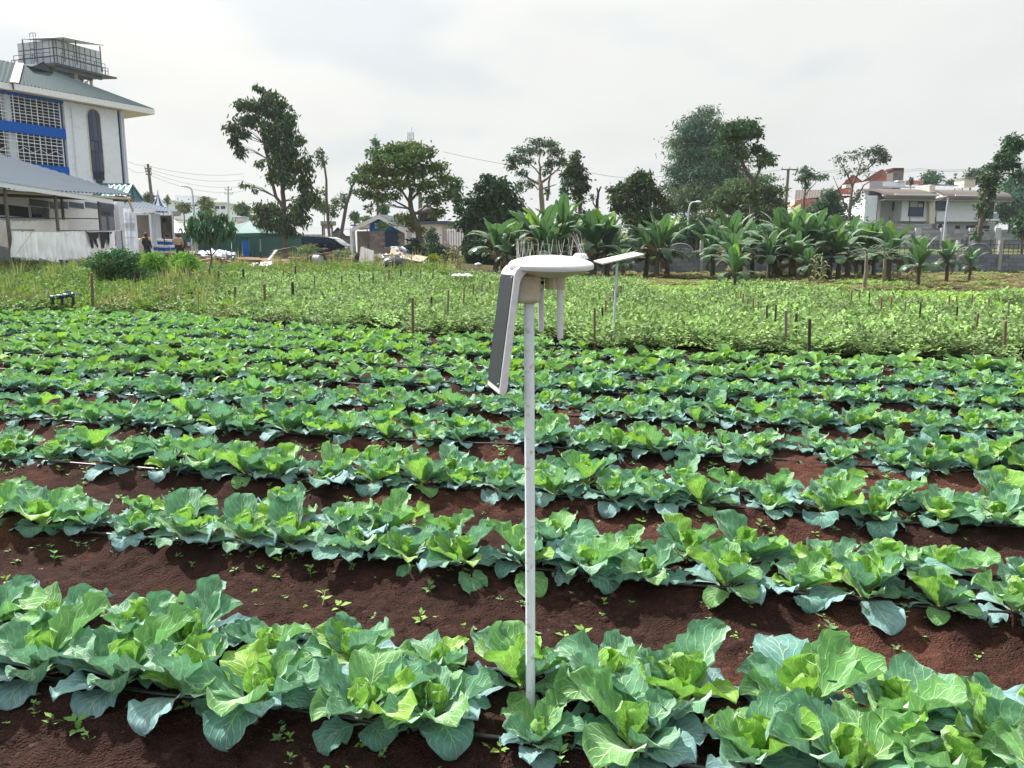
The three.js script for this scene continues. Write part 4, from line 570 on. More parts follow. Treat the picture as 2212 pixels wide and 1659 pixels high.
// ---------------------------------------------------------------- container store, buckets, glass roof, tents
{
  const f = facade(R2(1345, 1100, 51.5), R2(1930, 1100, 53)), o = thing('container_store', 'white container store with open doors and a ribbed lean-to roof', 'store', groundUnder(f.p(3, 0, 0)));
  const gy = groundUnder(f.p(3, 0, 0)).y - 0.3, Ut = (x) => f.uy(...R2(x, 900))[0], yt = f.uy(...R2(1600, 700))[1]; part(o, 'back_wall', f.rect(new MB(), Ut(1340), Ut(1930), gy, yt, -2.2, 0.1), M.cream); part(o, 'floor', f.rect(new MB(), Ut(1340), Ut(1930), gy, gy + 0.35, 0, 2.2), M.concrete); part(o, 'side_wall', f.rect(new MB(), Ut(1920), Ut(1932), gy, yt, 0, 2.2), M.white); part(o, 'side_wall', f.rect(new MB(), Ut(1338), Ut(1348), gy, yt, 0, 2.2), M.white); part(o, 'partition', f.rect(new MB(), Ut(1725), Ut(1735), gy, yt, -0.1, 2), M.cream);
  const pan = (x0, x1) => { const mb = new MB(), u0 = Ut(x0), u1 = Ut(x1); mb.ribs(f.p(u0, gy, 0), f.p(u1, gy, 0), f.p(u1, yt, 0), f.p(u0, yt, 0), 0.28, 0.05, -1); return mb; };
  part(o, 'door_leaf', pan(1350, 1498), M.white); part(o, 'wall_panel', pan(1680, 1782), M.white); part(o, 'door_leaf', f.rect(new MB(), Ut(1655), Ut(1672), gy, yt - 0.12, 0.7, 0.7), M.white); part(o, 'lintel', f.rect(new MB(), Ut(1498), Ut(1682), yt - 0.12, yt, 0.03, 0.1), M.white); part(o, 'jamb', f.rect(new MB(), Ut(1498), Ut(1520), gy, yt - 0.12, 0.04, 0.1), M.white);
  for (let i = 0; i < 6; i++) part(o, 'louvre_slat', f.rx(new MB(), R2(1366, 806 + i * 10), R2(1490, 813 + i * 10), 0.09, 0.035), M.greyWall); part(o, 'hasp', f.rx(new MB(), R2(1398, 1008), R2(1425, 1048), 0.09, 0.03), M.cream); for (const y of [760, 880, 965]) part(o, 'cross_bar', f.rx(new MB(), R2(1352, y), R2(1496, y + 8), 0.085, 0.03), M.greyWall); part(o, 'lock_rod', new MB().tube([f.P(...R2(1432, 725), 0.1), f.P(...R2(1448, 1105), 0.1)], 0.02, 6), M.greyWall);
  part(o, 'roof', new MB().ribs(R2(1328, 652, 51), R2(1985, 692, 52.4), R2(1965, 672, 57), R2(1440, 538, 57), 0.22, 0.04), M.roofPale); part(o, 'gutter', new MB().obox(R2(1368, 694, 50.9), R2(1712, 694, 51.6).sub(R2(1368, 694, 50.9)), V(0, 0.26, 0), V(0, 0, 0.08)), M.white); part(o, 'roof_bracket', new MB().bar(R2(1910, 706, 52.3), R2(1985, 702, 52.2), 0.25, 0.3), M.concrete); part(o, 'downpipe', new MB().tube([R2(1375, 690, 51), R2(1375, 722, 51), R2(1318, 725, 50.9), R2(1322, 790, 50.9), R2(1362, 1060, 50.9)], 0.05, 7), M.white); part(o, 'post', new MB().tube([R2(1905, 690, 52), R2(1922, 1110, 52)], 0.045, 7), M.galv);
  tag(mesh('shelf_stack', (() => { const b = new MB(); f.rx(b, R2(1515, 820), R2(1575, 835), -0.9, 0.5); f.rx(b, R2(1520, 845), R2(1560, 858), -0.9, 0.5); return b.geo(); })(), M.woodPale), 'shelf boards with goods inside the open container door', 'shelf'); const bag = new THREE.SphereGeometry(0.5, 14, 10); bag.scale(0.62, 1.4, 0.5); tag(mesh('sack', bag, M.cream), 'pale sack standing inside the open container door', 'sack').position.copy(groundUnder(f.P(...R2(1555, 1030), -0.8), 0.7));
  { const b = thing('cardboard_box', 'brown cardboard box with a dark label in the right container bay', 'box', f.P(...R2(1845, 1010), -0.3)); part(b, 'carton', f.rx(new MB(), R2(1808, 908), R2(1890, 1008), -0.3, 0.5), mat(0.33, 0.22, 0.14)); part(b, 'label', f.rx(new MB(), R2(1825, 935), R2(1868, 965), -0.285, 0.01), M.blueDark); part(b, 'flap', new MB().quad(f.P(...R2(1808, 908), -0.3), f.P(...R2(1890, 908), -0.3), f.P(...R2(1885, 890), 0.1), f.P(...R2(1812, 892), 0.1)), mat(0.36, 0.25, 0.16)); }
  { const b = thing('wall_fan', 'dark square vent box high in the right container bay', 'vent', f.P(...R2(1820, 780), -1.9)); part(b, 'case', f.rx(new MB(), R2(1795, 752), R2(1842, 798), -2.05, 0.1), M.steelDark); part(b, 'poster', f.rx(new MB(), R2(1800, 805), R2(1845, 905), -2.1, 0.02), M.white, 'pale sheet below the vent'); }
  const lg = [[0.0001, 0], [0.11, 0], [0.115, 0.01], [0.145, 0.31], [0.15, 0.315], [0.15, 0.33], [0.142, 0.33]].map(([r, y]) => new THREE.Vector2(r, y)), bucket = (label, p) => { const b = thing('paint_bucket', label, 'bucket', p, 'paint buckets by the container'); const k = 1.45; part(b, 'pail', new THREE.LatheGeometry(lg, 18).scale(k, k, k).translate(p.x, p.y, p.z), M.whiteClean); part(b, 'lid', new THREE.LatheGeometry([[0.0001, 0.345], [0.14, 0.345], [0.153, 0.338], [0.153, 0.318]].map(([r, y]) => new THREE.Vector2(r, y)), 18).scale(k, k, k).translate(p.x, p.y, p.z), M.white); part(b, 'label_band', new THREE.CylinderGeometry(0.141 * k, 0.128 * k, 0.14 * k, 18, 1, true).translate(p.x, p.y + 0.17 * k, p.z), M.blue); };
  const bp = (x, y) => { const p = R2(x, y, 50.3); return V(p.x, p.y, p.z); };
  bucket('white bucket with blue band, lower left of the stack by the container', bp(1738, 1136)); bucket('white bucket with blue band, lower one left of centre in the stack', bp(1788, 1140)); bucket('white bucket with blue band, lower one right of centre in the stack', bp(1842, 1142)); bucket('white bucket with blue band, lower right of the stack by the container', bp(1898, 1140)); bucket('white bucket standing on top of the stack, left one', bp(1778, 1072)); bucket('white bucket standing on top of the stack, right one', bp(1872, 1076));
}
{ // glazed ridge roof behind the shed
  const o = thing('glass_canopy', 'teal glazed ridge roof in front of the white wall', 'canopy', groundUnder(R2(1400, 560, 58))), r0 = R2(1095, 377, 61), r1 = R2(1458, 381, 57), e0 = R2(1010, 520, 59), e1 = R2(1385, 520, 55.2), b1 = R2(1592, 572, 59.5), b0 = b1.clone().add(r0).sub(r1), gl = mat(0.03, 0.17, 0.19, { rough: 0.6, spec: 0.25, map: null }), fm = mat(0.03, 0.12, 0.14, { rough: 0.5 });
  for (let i = 0; i < 6; i++) { const a = i / 6 + 0.01, c = (i + 1) / 6 - 0.01; part(o, 'roof_pane', new MB().quad(e0.clone().lerp(e1, a), e0.clone().lerp(e1, c), r0.clone().lerp(r1, c), r0.clone().lerp(r1, a)), gl); part(o, 'rafter', new MB().bar(e0.clone().lerp(e1, i / 6), r0.clone().lerp(r1, (i + 1) / 6), 0.09), fm); part(o, 'rafter', new MB().bar(e0.clone().lerp(e1, (i + 1) / 6), r0.clone().lerp(r1, i / 6), 0.09), fm); }
  part(o, 'roof_pane', new MB().quad(b0, b1, r1, r0), gl); part(o, 'gable_pane', new MB().quad(e1.clone().lerp(b1, 0.02), e1.clone().lerp(b1, 0.4), r1, r1), gl); part(o, 'gable_pane', new MB().quad(e1.clone().lerp(b1, 0.42), b1, r1, r1), gl);
  const fr = new MB(); for (const [p, q] of [[e0, e1], [r0, r1], [e1, r1], [r1, b1], [e1, b1], [e1.clone().lerp(b1, 0.41), r1]]) fr.bar(p, q, 0.13); part(o, 'frame', fr, fm); for (const p of [e1, b1]) part(o, 'post', new MB().bar(p, groundUnder(p), 0.14), fm);
}
{ // pagoda tent with a striped spire
  const c = R2(1757, 632, 66), k = (632 - 478) * 0.1953 / F * 66, o = thing('pagoda_tent', 'pointed blue and white striped marquee top behind the container', 'marquee', groundUnder(c)), prof = [[1, 0], [0.62, 0.18], [0.36, 0.42], [0.16, 0.72], [0.03, 1]], rad = 0.75;
  for (let i = 0; i < 12; i++) { const b = new MB(), a0 = i / 12 * 6.283, a1 = (i + 1) / 12 * 6.283, P = (a, [r, y]) => V(c.x + Math.cos(a) * r * rad, c.y + y * k, c.z + Math.sin(a) * r * rad); for (let j = 0; j < 4; j++) b.quad(P(a0, prof[j]), P(a1, prof[j]), P(a1, prof[j + 1]), P(a0, prof[j + 1])); part(o, 'roof_panel', b, i % 2 ? M.blueDark : M.white); const s = V(0, -0.4, 0); part(o, 'valance', new MB().quad(P(a0, prof[0]), P(a1, prof[0]), P(a1, prof[0]).add(s), P(a0, prof[0]).add(s)), M.blue); if (i % 3 === 0) part(o, 'pole', new MB().bar(P(a0, prof[0]), groundUnder(P(a0, prof[0])), 0.07), M.white); }
  part(o, 'finial', new MB().tube([c.clone().add(V(0, k, 0)), c.clone().add(V(0, k * 1.22, 0))], [0.05, 0.015], 6), M.galv);
}
{ // cream and blue canopy beside the container
  const o = thing('event_canopy', 'cream canopy with a blue valance between the container and the mango tree', 'canopy', groundUnder(R2(2010, 1050, 58))), ap = R2(1905, 745, 60), q = [R2(1880, 915, 56), R2(2112, 918, 56), R2(2150, 925, 61), R2(1890, 905, 61)];
  q.forEach((p, i) => { const n = q[(i + 1) % 4], m = ap.clone().lerp(p.clone().lerp(n, 0.5), 0.5).add(V(0, -0.25, 0)), b = new MB(), pl = ap.clone().lerp(p, 0.55).add(V(0, -0.3, 0)), nl = ap.clone().lerp(n, 0.55).add(V(0, -0.3, 0)); b.quad(pl, nl, ap, ap).quad(p, n, nl, pl); part(o, 'roof_panel', b, M.clothCream); part(o, 'valance', new MB().quad(p, n, n.clone().add(V(0, -0.65, 0)), p.clone().add(V(0, -0.65, 0))), mat(0.06, 0.16, 0.3)); part(o, 'leg', new MB().bar(p, groundUnder(p), 0.06), M.whiteClean); });
  const w = thing('site_office', 'low white and grey wall with a red door under the canopy', 'building', groundUnder(R2(2050, 1080, 63))), f = facade(R2(1930, 1080, 63), R2(2240, 1080, 64)); part(w, 'wall', f.rx(new MB(), R2(1930, 900), R2(2240, 1120), 0, 1.5), M.greyWall); part(w, 'door', f.rx(new MB(), R2(2008, 960), R2(2068, 1062), 0.06, 0.05), mat(0.3, 0.02, 0.025)); part(w, 'door_post', f.rx(new MB(), R2(2072, 955), R2(2098, 1062), 0.07, 0.06), M.white); part(w, 'brick_plinth', f.rx(new MB(), R2(2025, 1058), R2(2110, 1082), 0.5, 0.4), M.brick);
  const t = thing('white_table', 'long white table standing in front of the red door', 'table', groundUnder(R2(2110, 1140, 55))), a = R2(2030, 1110, 55), bq = R2(2185, 1116, 55); part(t, 'tabletop', new MB().obox(a, bq.clone().sub(a), V(0, 0.04, 0), V(0, 0, -0.8)), M.whiteClean); for (const s of [0.04, 0.96]) for (const z of [-0.08, -0.72]) { const p = a.clone().lerp(bq, s).add(V(0, 0, z)); part(t, 'leg', new MB().bar(p, groundUnder(p), 0.04), M.blue); }
}
// ---------------------------------------------------------------- people
function sdf(bones, cell, grow = 0, col) {                            // one smooth body from tapered bones [p, q, r0, r1]
  const lo = V(1e9, 1e9, 1e9), hi = V(-1e9, -1e9, -1e9); for (const [p, q, a, b] of bones) for (const [c, r] of [[p, a], [q, b]]) { lo.min(c.clone().subScalar(r + grow + 0.06)); hi.max(c.clone().addScalar(r + grow + 0.06)); }
  const size = Math.max(hi.x - lo.x, hi.y - lo.y, hi.z - lo.z), n = Math.min(150, Math.ceil(size / cell) + 4), mid = lo.clone().add(hi).multiplyScalar(0.5), mc = new MarchingCubes(n, new THREE.MeshStandardMaterial(), false, false, 120000);
  const h = n / 2, kk = 0.035; mc.isolation = 0;
  for (let z = 0; z < n; z++) for (let y = 0; y < n; y++) for (let x = 0; x < n; x++) { const p = V((x - h) / h, (y - h) / h, (z - h) / h).multiplyScalar(size / 2 * 1.02).add(mid); let d = 1e3; for (const [a, b, r0, r1] of bones) { const ab = b.clone().sub(a), t = clamp(p.clone().sub(a).dot(ab) / Math.max(ab.lengthSq(), 1e-9), 0, 1), e = p.distanceTo(a.clone().addScaledVector(ab, t)) - mix(r0, r1, t) - grow, w = Math.max(kk - Math.abs(d - e), 0) / kk; d = Math.min(d, e) - w * w * kk * 0.25; } mc.field[x + y * n + z * n * n] = -d; }
  mc.update(); const c = mc.count, g = new THREE.BufferGeometry(), P = mc.positionArray.slice(0, c * 3), N = mc.normalArray.slice(0, c * 3); for (let i = 0; i < P.length; i += 3) { P[i] = P[i] * size / 2 * 1.02 + mid.x; P[i + 1] = P[i + 1] * size / 2 * 1.02 + mid.y; P[i + 2] = P[i + 2] * size / 2 * 1.02 + mid.z; }
  g.setAttribute('position', new THREE.BufferAttribute(P, 3)); g.setAttribute('normal', new THREE.BufferAttribute(N, 3)); g.setAttribute('uv', new THREE.BufferAttribute(new Float32Array(c * 2), 2)); return g;
}
function person(label, p, turn, h, top, legs, hair, extra) {
  const o = thing('person', label, 'person', p); o.rotation.y = turn; const k = h / 1.72, B = (a, b, r0, r1) => [V(...a).multiplyScalar(k), V(...b).multiplyScalar(k), r0 * k, r1 * k], add = (name, g, m) => { const q = new THREE.Mesh(g, m); q.name = name; q.castShadow = q.receiveShadow = true; o.add(q); return q; };
  const head = [B([0, 1.55, 0.01], [0, 1.63, 0.0], 0.078, 0.095), B([0, 1.5, 0.045], [0, 1.56, 0.06], 0.045, 0.055), B([0, 1.555, 0.1], [0, 1.59, 0.09], 0.016, 0.01), B([-0.09, 1.57, 0], [-0.09, 1.6, 0], 0.018, 0.02), B([0.09, 1.57, 0], [0.09, 1.6, 0], 0.018, 0.02), B([0, 1.4, -0.01], [0, 1.52, 0], 0.06, 0.055)];
  const arms = [], hands = []; for (const s of [-1, 1]) { arms.push(B([s * 0.2, 1.38, 0], [s * 0.27, 1.1, 0.0], 0.06, 0.048), B([s * 0.27, 1.1, 0], [s * 0.24, 0.88, 0.12], 0.045, 0.034)); hands.push(B([s * 0.24, 0.87, 0.13], [s * 0.23, 0.8, 0.17], 0.03, 0.03)); for (let i = 0; i < 4; i++) hands.push(B([s * 0.235 + (i - 1.5) * 0.017, 0.8, 0.17], [s * 0.228 + (i - 1.5) * 0.017, 0.735 + 0.008 * Math.abs(i - 1.4), 0.185], 0.0095, 0.0075)); hands.push(B([s * 0.215, 0.85, 0.15], [s * 0.19, 0.8, 0.19], 0.012, 0.009)); }
  const torso = [B([-0.13, 1.36, 0], [0.13, 1.36, 0], 0.09, 0.09), B([-0.07, 1.2, 0], [0.07, 1.2, 0], 0.125, 0.125), B([-0.06, 1.0, 0], [0.06, 1.0, 0], 0.115, 0.115), B([0, 1.05, 0], [0, 1.3, 0], 0.12, 0.13)], leg = []; for (const s of [-1, 1]) leg.push(B([s * 0.09, 0.94, 0], [s * 0.105, 0.5, 0.015], 0.095, 0.065), B([s * 0.105, 0.5, 0.015], [s * 0.115, 0.08, -0.01], 0.06, 0.042), B([s * 0.115, 0.05, -0.03], [s * 0.125, 0.035, 0.13], 0.045, 0.035));
  add('body', sdf([...head, ...arms, ...hands, ...torso, ...leg], 0.022), M.skin); add('shirt', sdf([...torso, ...arms], 0.024, 0.014), top); add('trousers', sdf([...leg.filter((_, i) => i % 3 < 2), B([-0.07, 0.95, 0], [0.07, 0.95, 0], 0.12, 0.12)], 0.024, 0.016), legs); add('shoes', sdf(leg.filter((_, i) => i % 3 === 2), 0.02, 0.012), M.black); add('hair', sdf([B([0, 1.63, -0.02], [0, 1.655, -0.01], 0.098, 0.092)], 0.014), hair);
  for (const e of extra ?? []) add(e[0], sdf(e[1].map((q) => B(...q)), 0.02, 0.018), e[2]); return o;
}
{
  const navy = mat(0.014, 0.018, 0.035, { rough: 0.8 }), at0 = (z, x, d) => { const p = z(x, 1100, d); return groundUnder(p); };
  const scaleTo = (z, y0, y1, d) => (y1 - y0) * 0.1953 / F * d;
  const shoulders = [['shoulder_patch', [[[-0.2, 1.4, 0.0], [-0.24, 1.3, 0], 0.062, 0.055]], M.yellow], ['shoulder_patch', [[[0.2, 1.4, 0], [0.24, 1.3, 0], 0.062, 0.055]], M.yellow]];
  person('person in dark overalls with yellow shoulders standing at the open container', at0(R2, 1625, 49.4), 2.9, 1.72, navy, navy, M.black, shoulders); person('person in a beige shirt and dark trousers beside the buckets', at0(R2, 1976, 50.6), 3.5, 1.7, mat(0.42, 0.31, 0.2, { rough: 0.9 }), M.black, M.black); person('person in dark clothes half hidden behind the beige shirt', at0(R2, 2008, 51.8), 0.6, 1.6, M.black, M.black, M.black); person('person in dark clothes standing by the grey container near the bananas', at0(R4, 1568, 50), 2.6, 1.72, M.black, M.black, M.black);
}
// ---------------------------------------------------------------- gate wall, green tent, van, blue-gabled house, kiosk
function pieces(o, f, name, u0, u1, y0, y1, bw, bh, off, mats, inside, seed, th = 0.06, max = 300) {   // courses of blocks, each a part
  const q = rng(seed), gap = 0.016; let n = 0; const rest = new MB();
  for (let y = y0, j = 0; y < y1 - 0.03; y += bh, j++) for (let u = u0 - (j % 2 ? bw / 2 : 0); u < u1; u += bw) {
    const a = Math.max(u, u0) + gap / 2, b = Math.min(u + bw, u1) - gap / 2, c = y + gap / 2, d = Math.min(y + bh, y1) - gap / 2; if (b - a < 0.06 || d - c < 0.04) continue;
    const k = inside ? inside((a + b) / 2, (c + d) / 2) : 1; if (!k) continue;
    const proud = off + 0.006 + 0.014 * q(), m = mats[Math.floor(q() * mats.length)]; if (n++ < max) part(o, name, f.rect(new MB(), a, b, c, d, proud, th), m); else f.rect(rest, a, b, c, d, proud, th);
  }
  if (rest.p.length) tag(part(o, name + 's', rest, mats[0]), null, null, null, 'stuff');
}
const stones = [M.stone, M.stoneB, M.stoneC, M.stone], greyBlocks = [M.wallA, M.wallB, M.wallC, M.wallA];
{
  const f = facade(R3(700, 1130, 68), R3(1260, 1130, 69)), U = (x, y) => f.uy(...R3(x, y))[0], Y = (x, y) => f.uy(...R3(x, y))[1], gy = groundUnder(f.p(4, 0, 0)).y - 0.3;
  const w = thing('gate_wall', 'low roofed compound wall with iron railings behind the green tent', 'wall', groundUnder(f.p(3, 0, 0)));
  part(w, 'plinth', f.rect(new MB(), U(690, 1100), U(944, 1100), gy, Y(850, 905), -0.3, 0.25), M.concrete); part(w, 'cornice', f.rx(new MB(), R3(690, 798), R3(965, 826), 0.1, 0.6), M.cream); for (const x of [700, 930]) part(w, 'pier', f.rect(new MB(), U(x, 1100), U(x, 1100) + 0.5, gy, Y(850, 815), -0.1, 0.4), M.concrete); const rail = []; for (let x = 748; x < 935; x += 13) part(w, 'railing_bar', f.rx(new MB(), R3(x, 826), R3(x + 3, 905), -0.15, 0.03), M.iron);
  part(w, 'wall', f.rect(new MB(), U(1118, 1100), U(1262, 1100), gy, Y(1150, 985), -0.1, 0.3), M.concrete); part(w, 'notice', f.rx(new MB(), R3(1125, 1005), R3(1200, 1075), -0.08, 0.015), M.greyWall);
  part(w, 'rail_wall', f.rect(new MB(), U(1118, 1000), U(1640, 1000), gy, Y(1300, 930), -0.9, 0.3), M.mortar); for (let x = 1120; x < 1760; x += 17) part(w, 'railing_bar', f.rx(new MB(), R3(x, 848), R3(x + 3, 935), -1.0, 0.03), M.iron); part(w, 'rail', f.rx(new MB(), R3(1110, 856), R3(1770, 862), -0.96, 0.03), M.iron);
  const g = thing('compound_gate', 'white sheet-metal double gate with barred upper panes', 'gate', groundUnder(f.P(...R3(1030, 1130), 0))); part(g, 'gate_frame', f.rect(new MB(), U(944, 1000), U(1117, 1000), gy, Y(1030, 886), -0.03, 0.06), M.white);
  for (const [a, b] of [[950, 1026], [1032, 1110]]) { for (const [c, d] of [[896, 945], [950, 998]]) part(g, 'pane', f.rx(new MB(), R3(a, c), R3(b, d), 0.0, 0.028), M.greyWall); for (const [c, d] of [[1006, 1040], [1046, 1086], [1092, 1132]]) part(g, 'sheet_panel', f.rx(new MB(), R3(a, c), R3(b, d), 0.0, 0.028), M.whiteClean); part(g, 'glazing_bar', f.rx(new MB(), R3((a + b) / 2 - 2, 896), R3((a + b) / 2 + 2, 998), 0.02, 0.018), M.white); }
  const t = thing('small_tank', 'small white block with a blue cap on top of the gate wall', 'tank', f.P(...R3(742, 797), -0.2)), c = f.P(...R3(742, 797), -0.5); part(t, 'tank_body', new MB().tube([c, f.P(...R3(742, 748), -0.5)], 0.7, 12), M.whiteClean); part(t, 'cap', new MB().tube([f.P(...R3(742, 748), -0.5), f.P(...R3(742, 737), -0.5)], [0.8, 0.45], 12), M.blueDark);
  const s = thing('gate_shelter', 'open shelter with a flat concrete roof slab behind the van', 'shelter', groundUnder(f.P(...R3(1690, 960), -1.5))); part(s, 'roof_slab', f.rx(new MB(), R3(1608, 786), R3(1782, 826), -0.6, 2.4), M.concrete); for (const [x, off] of [[1630, -0.8], [1742, -0.8], [1640, -2.8], [1735, -2.8]]) part(s, 'post', f.rx(new MB(), R3(x - 10, 820), R3(x + 14, 1110), off, 0.3), M.stoneC); part(s, 'water_pipe', new MB().tube([f.P(...R3(1640, 848), -1.0), f.P(...R3(1735, 848), -1.0)], 0.18, 10), M.greyWall);
  const z = thing('stepped_wall', 'grey stone wall with blue coping stepping up beside the house', 'wall', groundUnder(f.P(...R3(1850, 1100), -0.4))), pz = [[1752, 1120], [1752, 918], [1800, 866], [1882, 955], [1952, 962], [1952, 1130]]; part(z, 'wall_core', prism(new MB(), pz.map(([x, y]) => f.P(...R3(x, y), -0.45)), f.n.clone().multiplyScalar(0.2)), M.mortar);
  const inZ = (u, y) => { const [ua, ub] = [U(1752, 1000), U(1952, 1000)], t = (u - ua) / (ub - ua), top = t < 0.24 ? mix(Y(1752, 918), Y(1800, 868), t / 0.24) : t < 0.65 ? mix(Y(1800, 868), Y(1882, 955), (t - 0.24) / 0.41) : Y(1900, 960); return y < top - 0.12; }; pieces(z, f, 'block', U(1752, 1000), U(1952, 1000), gy + 0.3, Y(1800, 866), 0.4, 0.2, -0.25, [M.stoneC, M.wallB, M.stoneC], inZ, 5);
  for (const [a, b] of [[[1746, 918], [1802, 860]], [[1800, 860], [1884, 955]], [[1882, 955], [1955, 962]]]) part(z, 'coping', new MB().bar(f.P(...R3(...a), -0.3), f.P(...R3(...b), -0.3), 0.34, 0.12), M.blueDark); for (let x = 1806; x < 1952; x += 15) part(z, 'fence_bar', f.rx(new MB(), R3(x, 850), R3(x + 4, 958), -0.4, 0.03), M.iron); part(z, 'fence_rail', f.rx(new MB(), R3(1800, 872), R3(1952, 878), -0.37, 0.03), M.iron);
}
{ // green tent
  const f = facade(R3(250, 1150, 59.5), R3(944, 1200, 57.5)), o = thing('green_tent', 'dark green canvas tent with a bright blue door, behind the young mango tree', 'tent', groundUnder(f.p(3, 0, -1)));
  const gy = groundUnder(f.p(3, 0, 0)).y - 0.1, dr = (c, off, amp, folds, seed) => drape(f, R3, c, off, amp, folds, seed, 20, 8);
  part(o, 'wall', dr([[622, 918], [742, 918], [742, 1212], [640, 1205]], 0, 0.03, 3, 1), M.tentGreen); part(o, 'wall', dr([[826, 918], [938, 918], [944, 1212], [836, 1212]], 0.02, 0.03, 3, 2), M.tentGreen); part(o, 'wall', dr([[742, 918], [826, 918], [826, 1002], [742, 1002]], 0, 0.02, 2, 3), M.tentGreen); part(o, 'wall', dr([[250, 930], [618, 918], [622, 1165], [250, 1150]], -0.02, 0.04, 5, 4), M.tentGreen);
  part(o, 'door', f.rx(new MB(), R3(742, 1000), R3(824, 1208), 0.04, 0.03), mat(0.01, 0.13, 0.5, { rough: 0.6, spec: 0.3 })); part(o, 'doorway', f.rx(new MB(), R3(820, 1000), R3(842, 1210), -0.06, 0.02), M.black);
  const c = [f.P(...R3(246, 930), 0.08), f.P(...R3(942, 916), 0.08)], back = f.n.clone().multiplyScalar(-5), r = [c[0], c[1], c[1].clone().add(back), c[0].clone().add(back)], ap = r[0].clone().add(r[1]).add(r[2]).add(r[3]).multiplyScalar(0.25); ap.y = R3(604, 785, -ap.z).y;
  for (let i = 0; i < 4; i++) { const a = r[i], b = r[(i + 1) % 4], m = a.clone().lerp(b, 0.5).lerp(ap, 0.5).add(V(0, -0.12, 0)), mb = new MB(); mb.quad(a, b, m, m); mb.quad(a, m, ap, ap); mb.quad(m, b, ap, ap); part(o, 'roof_panel', mb, M.tentGreen); part(o, 'valance', new MB().quad(a, b, b.clone().add(V(0, -0.28, 0)), a.clone().add(V(0, -0.28, 0))), M.tentGreen); }
  part(o, 'side_wall', new MB().quad(r[1], r[2], V(r[2].x, gy, r[2].z), V(r[1].x, gy, r[1].z)), M.tentGreen); 
}
{ // dark van, side on, facing right
  const f = facade(R3(1258, 1140, 65.5), R3(1900, 1130, 64.5)), o = thing('dark_van', 'dark navy van with gold lettering and a white roof rack, parked behind the brushwood', 'van', groundUnder(f.p(2.5, 0, -1))), w = 1.85, back = f.n.clone().multiplyScalar(-w);
  const navy = mat(0.008, 0.012, 0.024, { rough: 0.25, coat: 0.8, coatRough: 0.06, map: null }), P = (a, off = 0) => a.map(([x, y]) => f.P(...R3(x, y), off));
  part(o, 'body', prism(new MB(), P([[1262, 1140], [1258, 1055], [1266, 990], [1286, 962], [1330, 950], [1690, 966], [1745, 978], [1800, 1025], [1872, 1055], [1900, 1085], [1902, 1142]]), back), navy); part(o, 'roof_panel', prism(new MB(), P([[1300, 953], [1690, 962], [1745, 976], [1690, 972]], -0.08), back.clone().multiplyScalar(0.91)), M.whiteClean);
  const shieldA = f.P(...R3(1752, 984), -0.1), shieldB = f.P(...R3(1812, 1030), -0.1); part(o, 'windscreen', new MB().quad(shieldA.clone().add(V(0.02, 0.03, 0)), shieldB.clone().add(V(0.02, 0.04, 0)), shieldB.clone().addScaledVector(back, 0.88).add(V(0.02, 0.04, 0)), shieldA.clone().addScaledVector(back, 0.88).add(V(0.02, 0.03, 0))), mat(0.25, 0.3, 0.34, { rough: 0.08, map: null })); part(o, 'bonnet', new MB().quad(f.P(...R3(1815, 1030), -0.1).add(V(0, 0.02, 0)), f.P(...R3(1895, 1080), -0.1).add(V(0, 0.02, 0)), f.P(...R3(1895, 1080), -0.1).add(V(0, 0.02, 0)).addScaledVector(back, 0.88), f.P(...R3(1815, 1030), -0.1).add(V(0, 0.02, 0)).addScaledVector(back, 0.88)), navy);
  for (const c of [[[1282, 990], [1290, 972], [1402, 976], [1402, 1030], [1284, 1028]], [[1412, 976], [1535, 980], [1535, 1034], [1412, 1030]], [[1545, 981], [1640, 985], [1645, 1036], [1545, 1034]], [[1655, 988], [1730, 992], [1780, 1032], [1655, 1036]]]) part(o, 'window', prism(new MB(), P(c, 0.004), f.n.clone().multiplyScalar(0.012)), M.glassDark);
  for (const x of [1370, 1800]) { const c = f.P(...R3(x, 1128), 0.02), wh = new THREE.Group(); wh.name = 'wheel'; o.add(wh); part(wh, 'tyre', new MB().tube([c, c.clone().addScaledVector(f.n, -0.24)], 0.33, 20), M.black); part(wh, 'rim', new MB().tube([c.clone().addScaledVector(f.n, 0.012), c.clone().addScaledVector(f.n, -0.1)], 0.2, 16), M.galv); }
  part(o, 'headlight', f.rx(new MB(), R3(1876, 1072), R3(1898, 1090), 0.012, 0.2), M.whiteClean); part(o, 'mirror', f.rx(new MB(), R3(1752, 1015), R3(1768, 1034), 0.18, 0.16), M.black); part(o, 'bumper', f.rx(new MB(), R3(1872, 1120), R3(1906, 1142), 0.02, w + 0.04), M.black); part(o, 'door_handle', f.rx(new MB(), R3(1650, 1050), R3(1666, 1054), 0.03, 0.03), M.galv);
  const rk = new MB(); for (const off of [-0.15, -1.6]) rk.bar(f.P(...R3(1300, 940), off), f.P(...R3(1690, 952), off), 0.05); for (let i = 0; i < 7; i++) { const x = 1318 + i * 60; rk.bar(f.P(...R3(x, 940 + i * 1.8), -0.15), f.P(...R3(x, 940 + i * 1.8), -1.6), 0.05); rk.bar(f.P(...R3(x, 940 + i * 1.8), -0.15), f.P(...R3(x, 954 + i * 1.8), -0.15), 0.04); } part(o, 'roof_rack', rk, M.whiteClean);
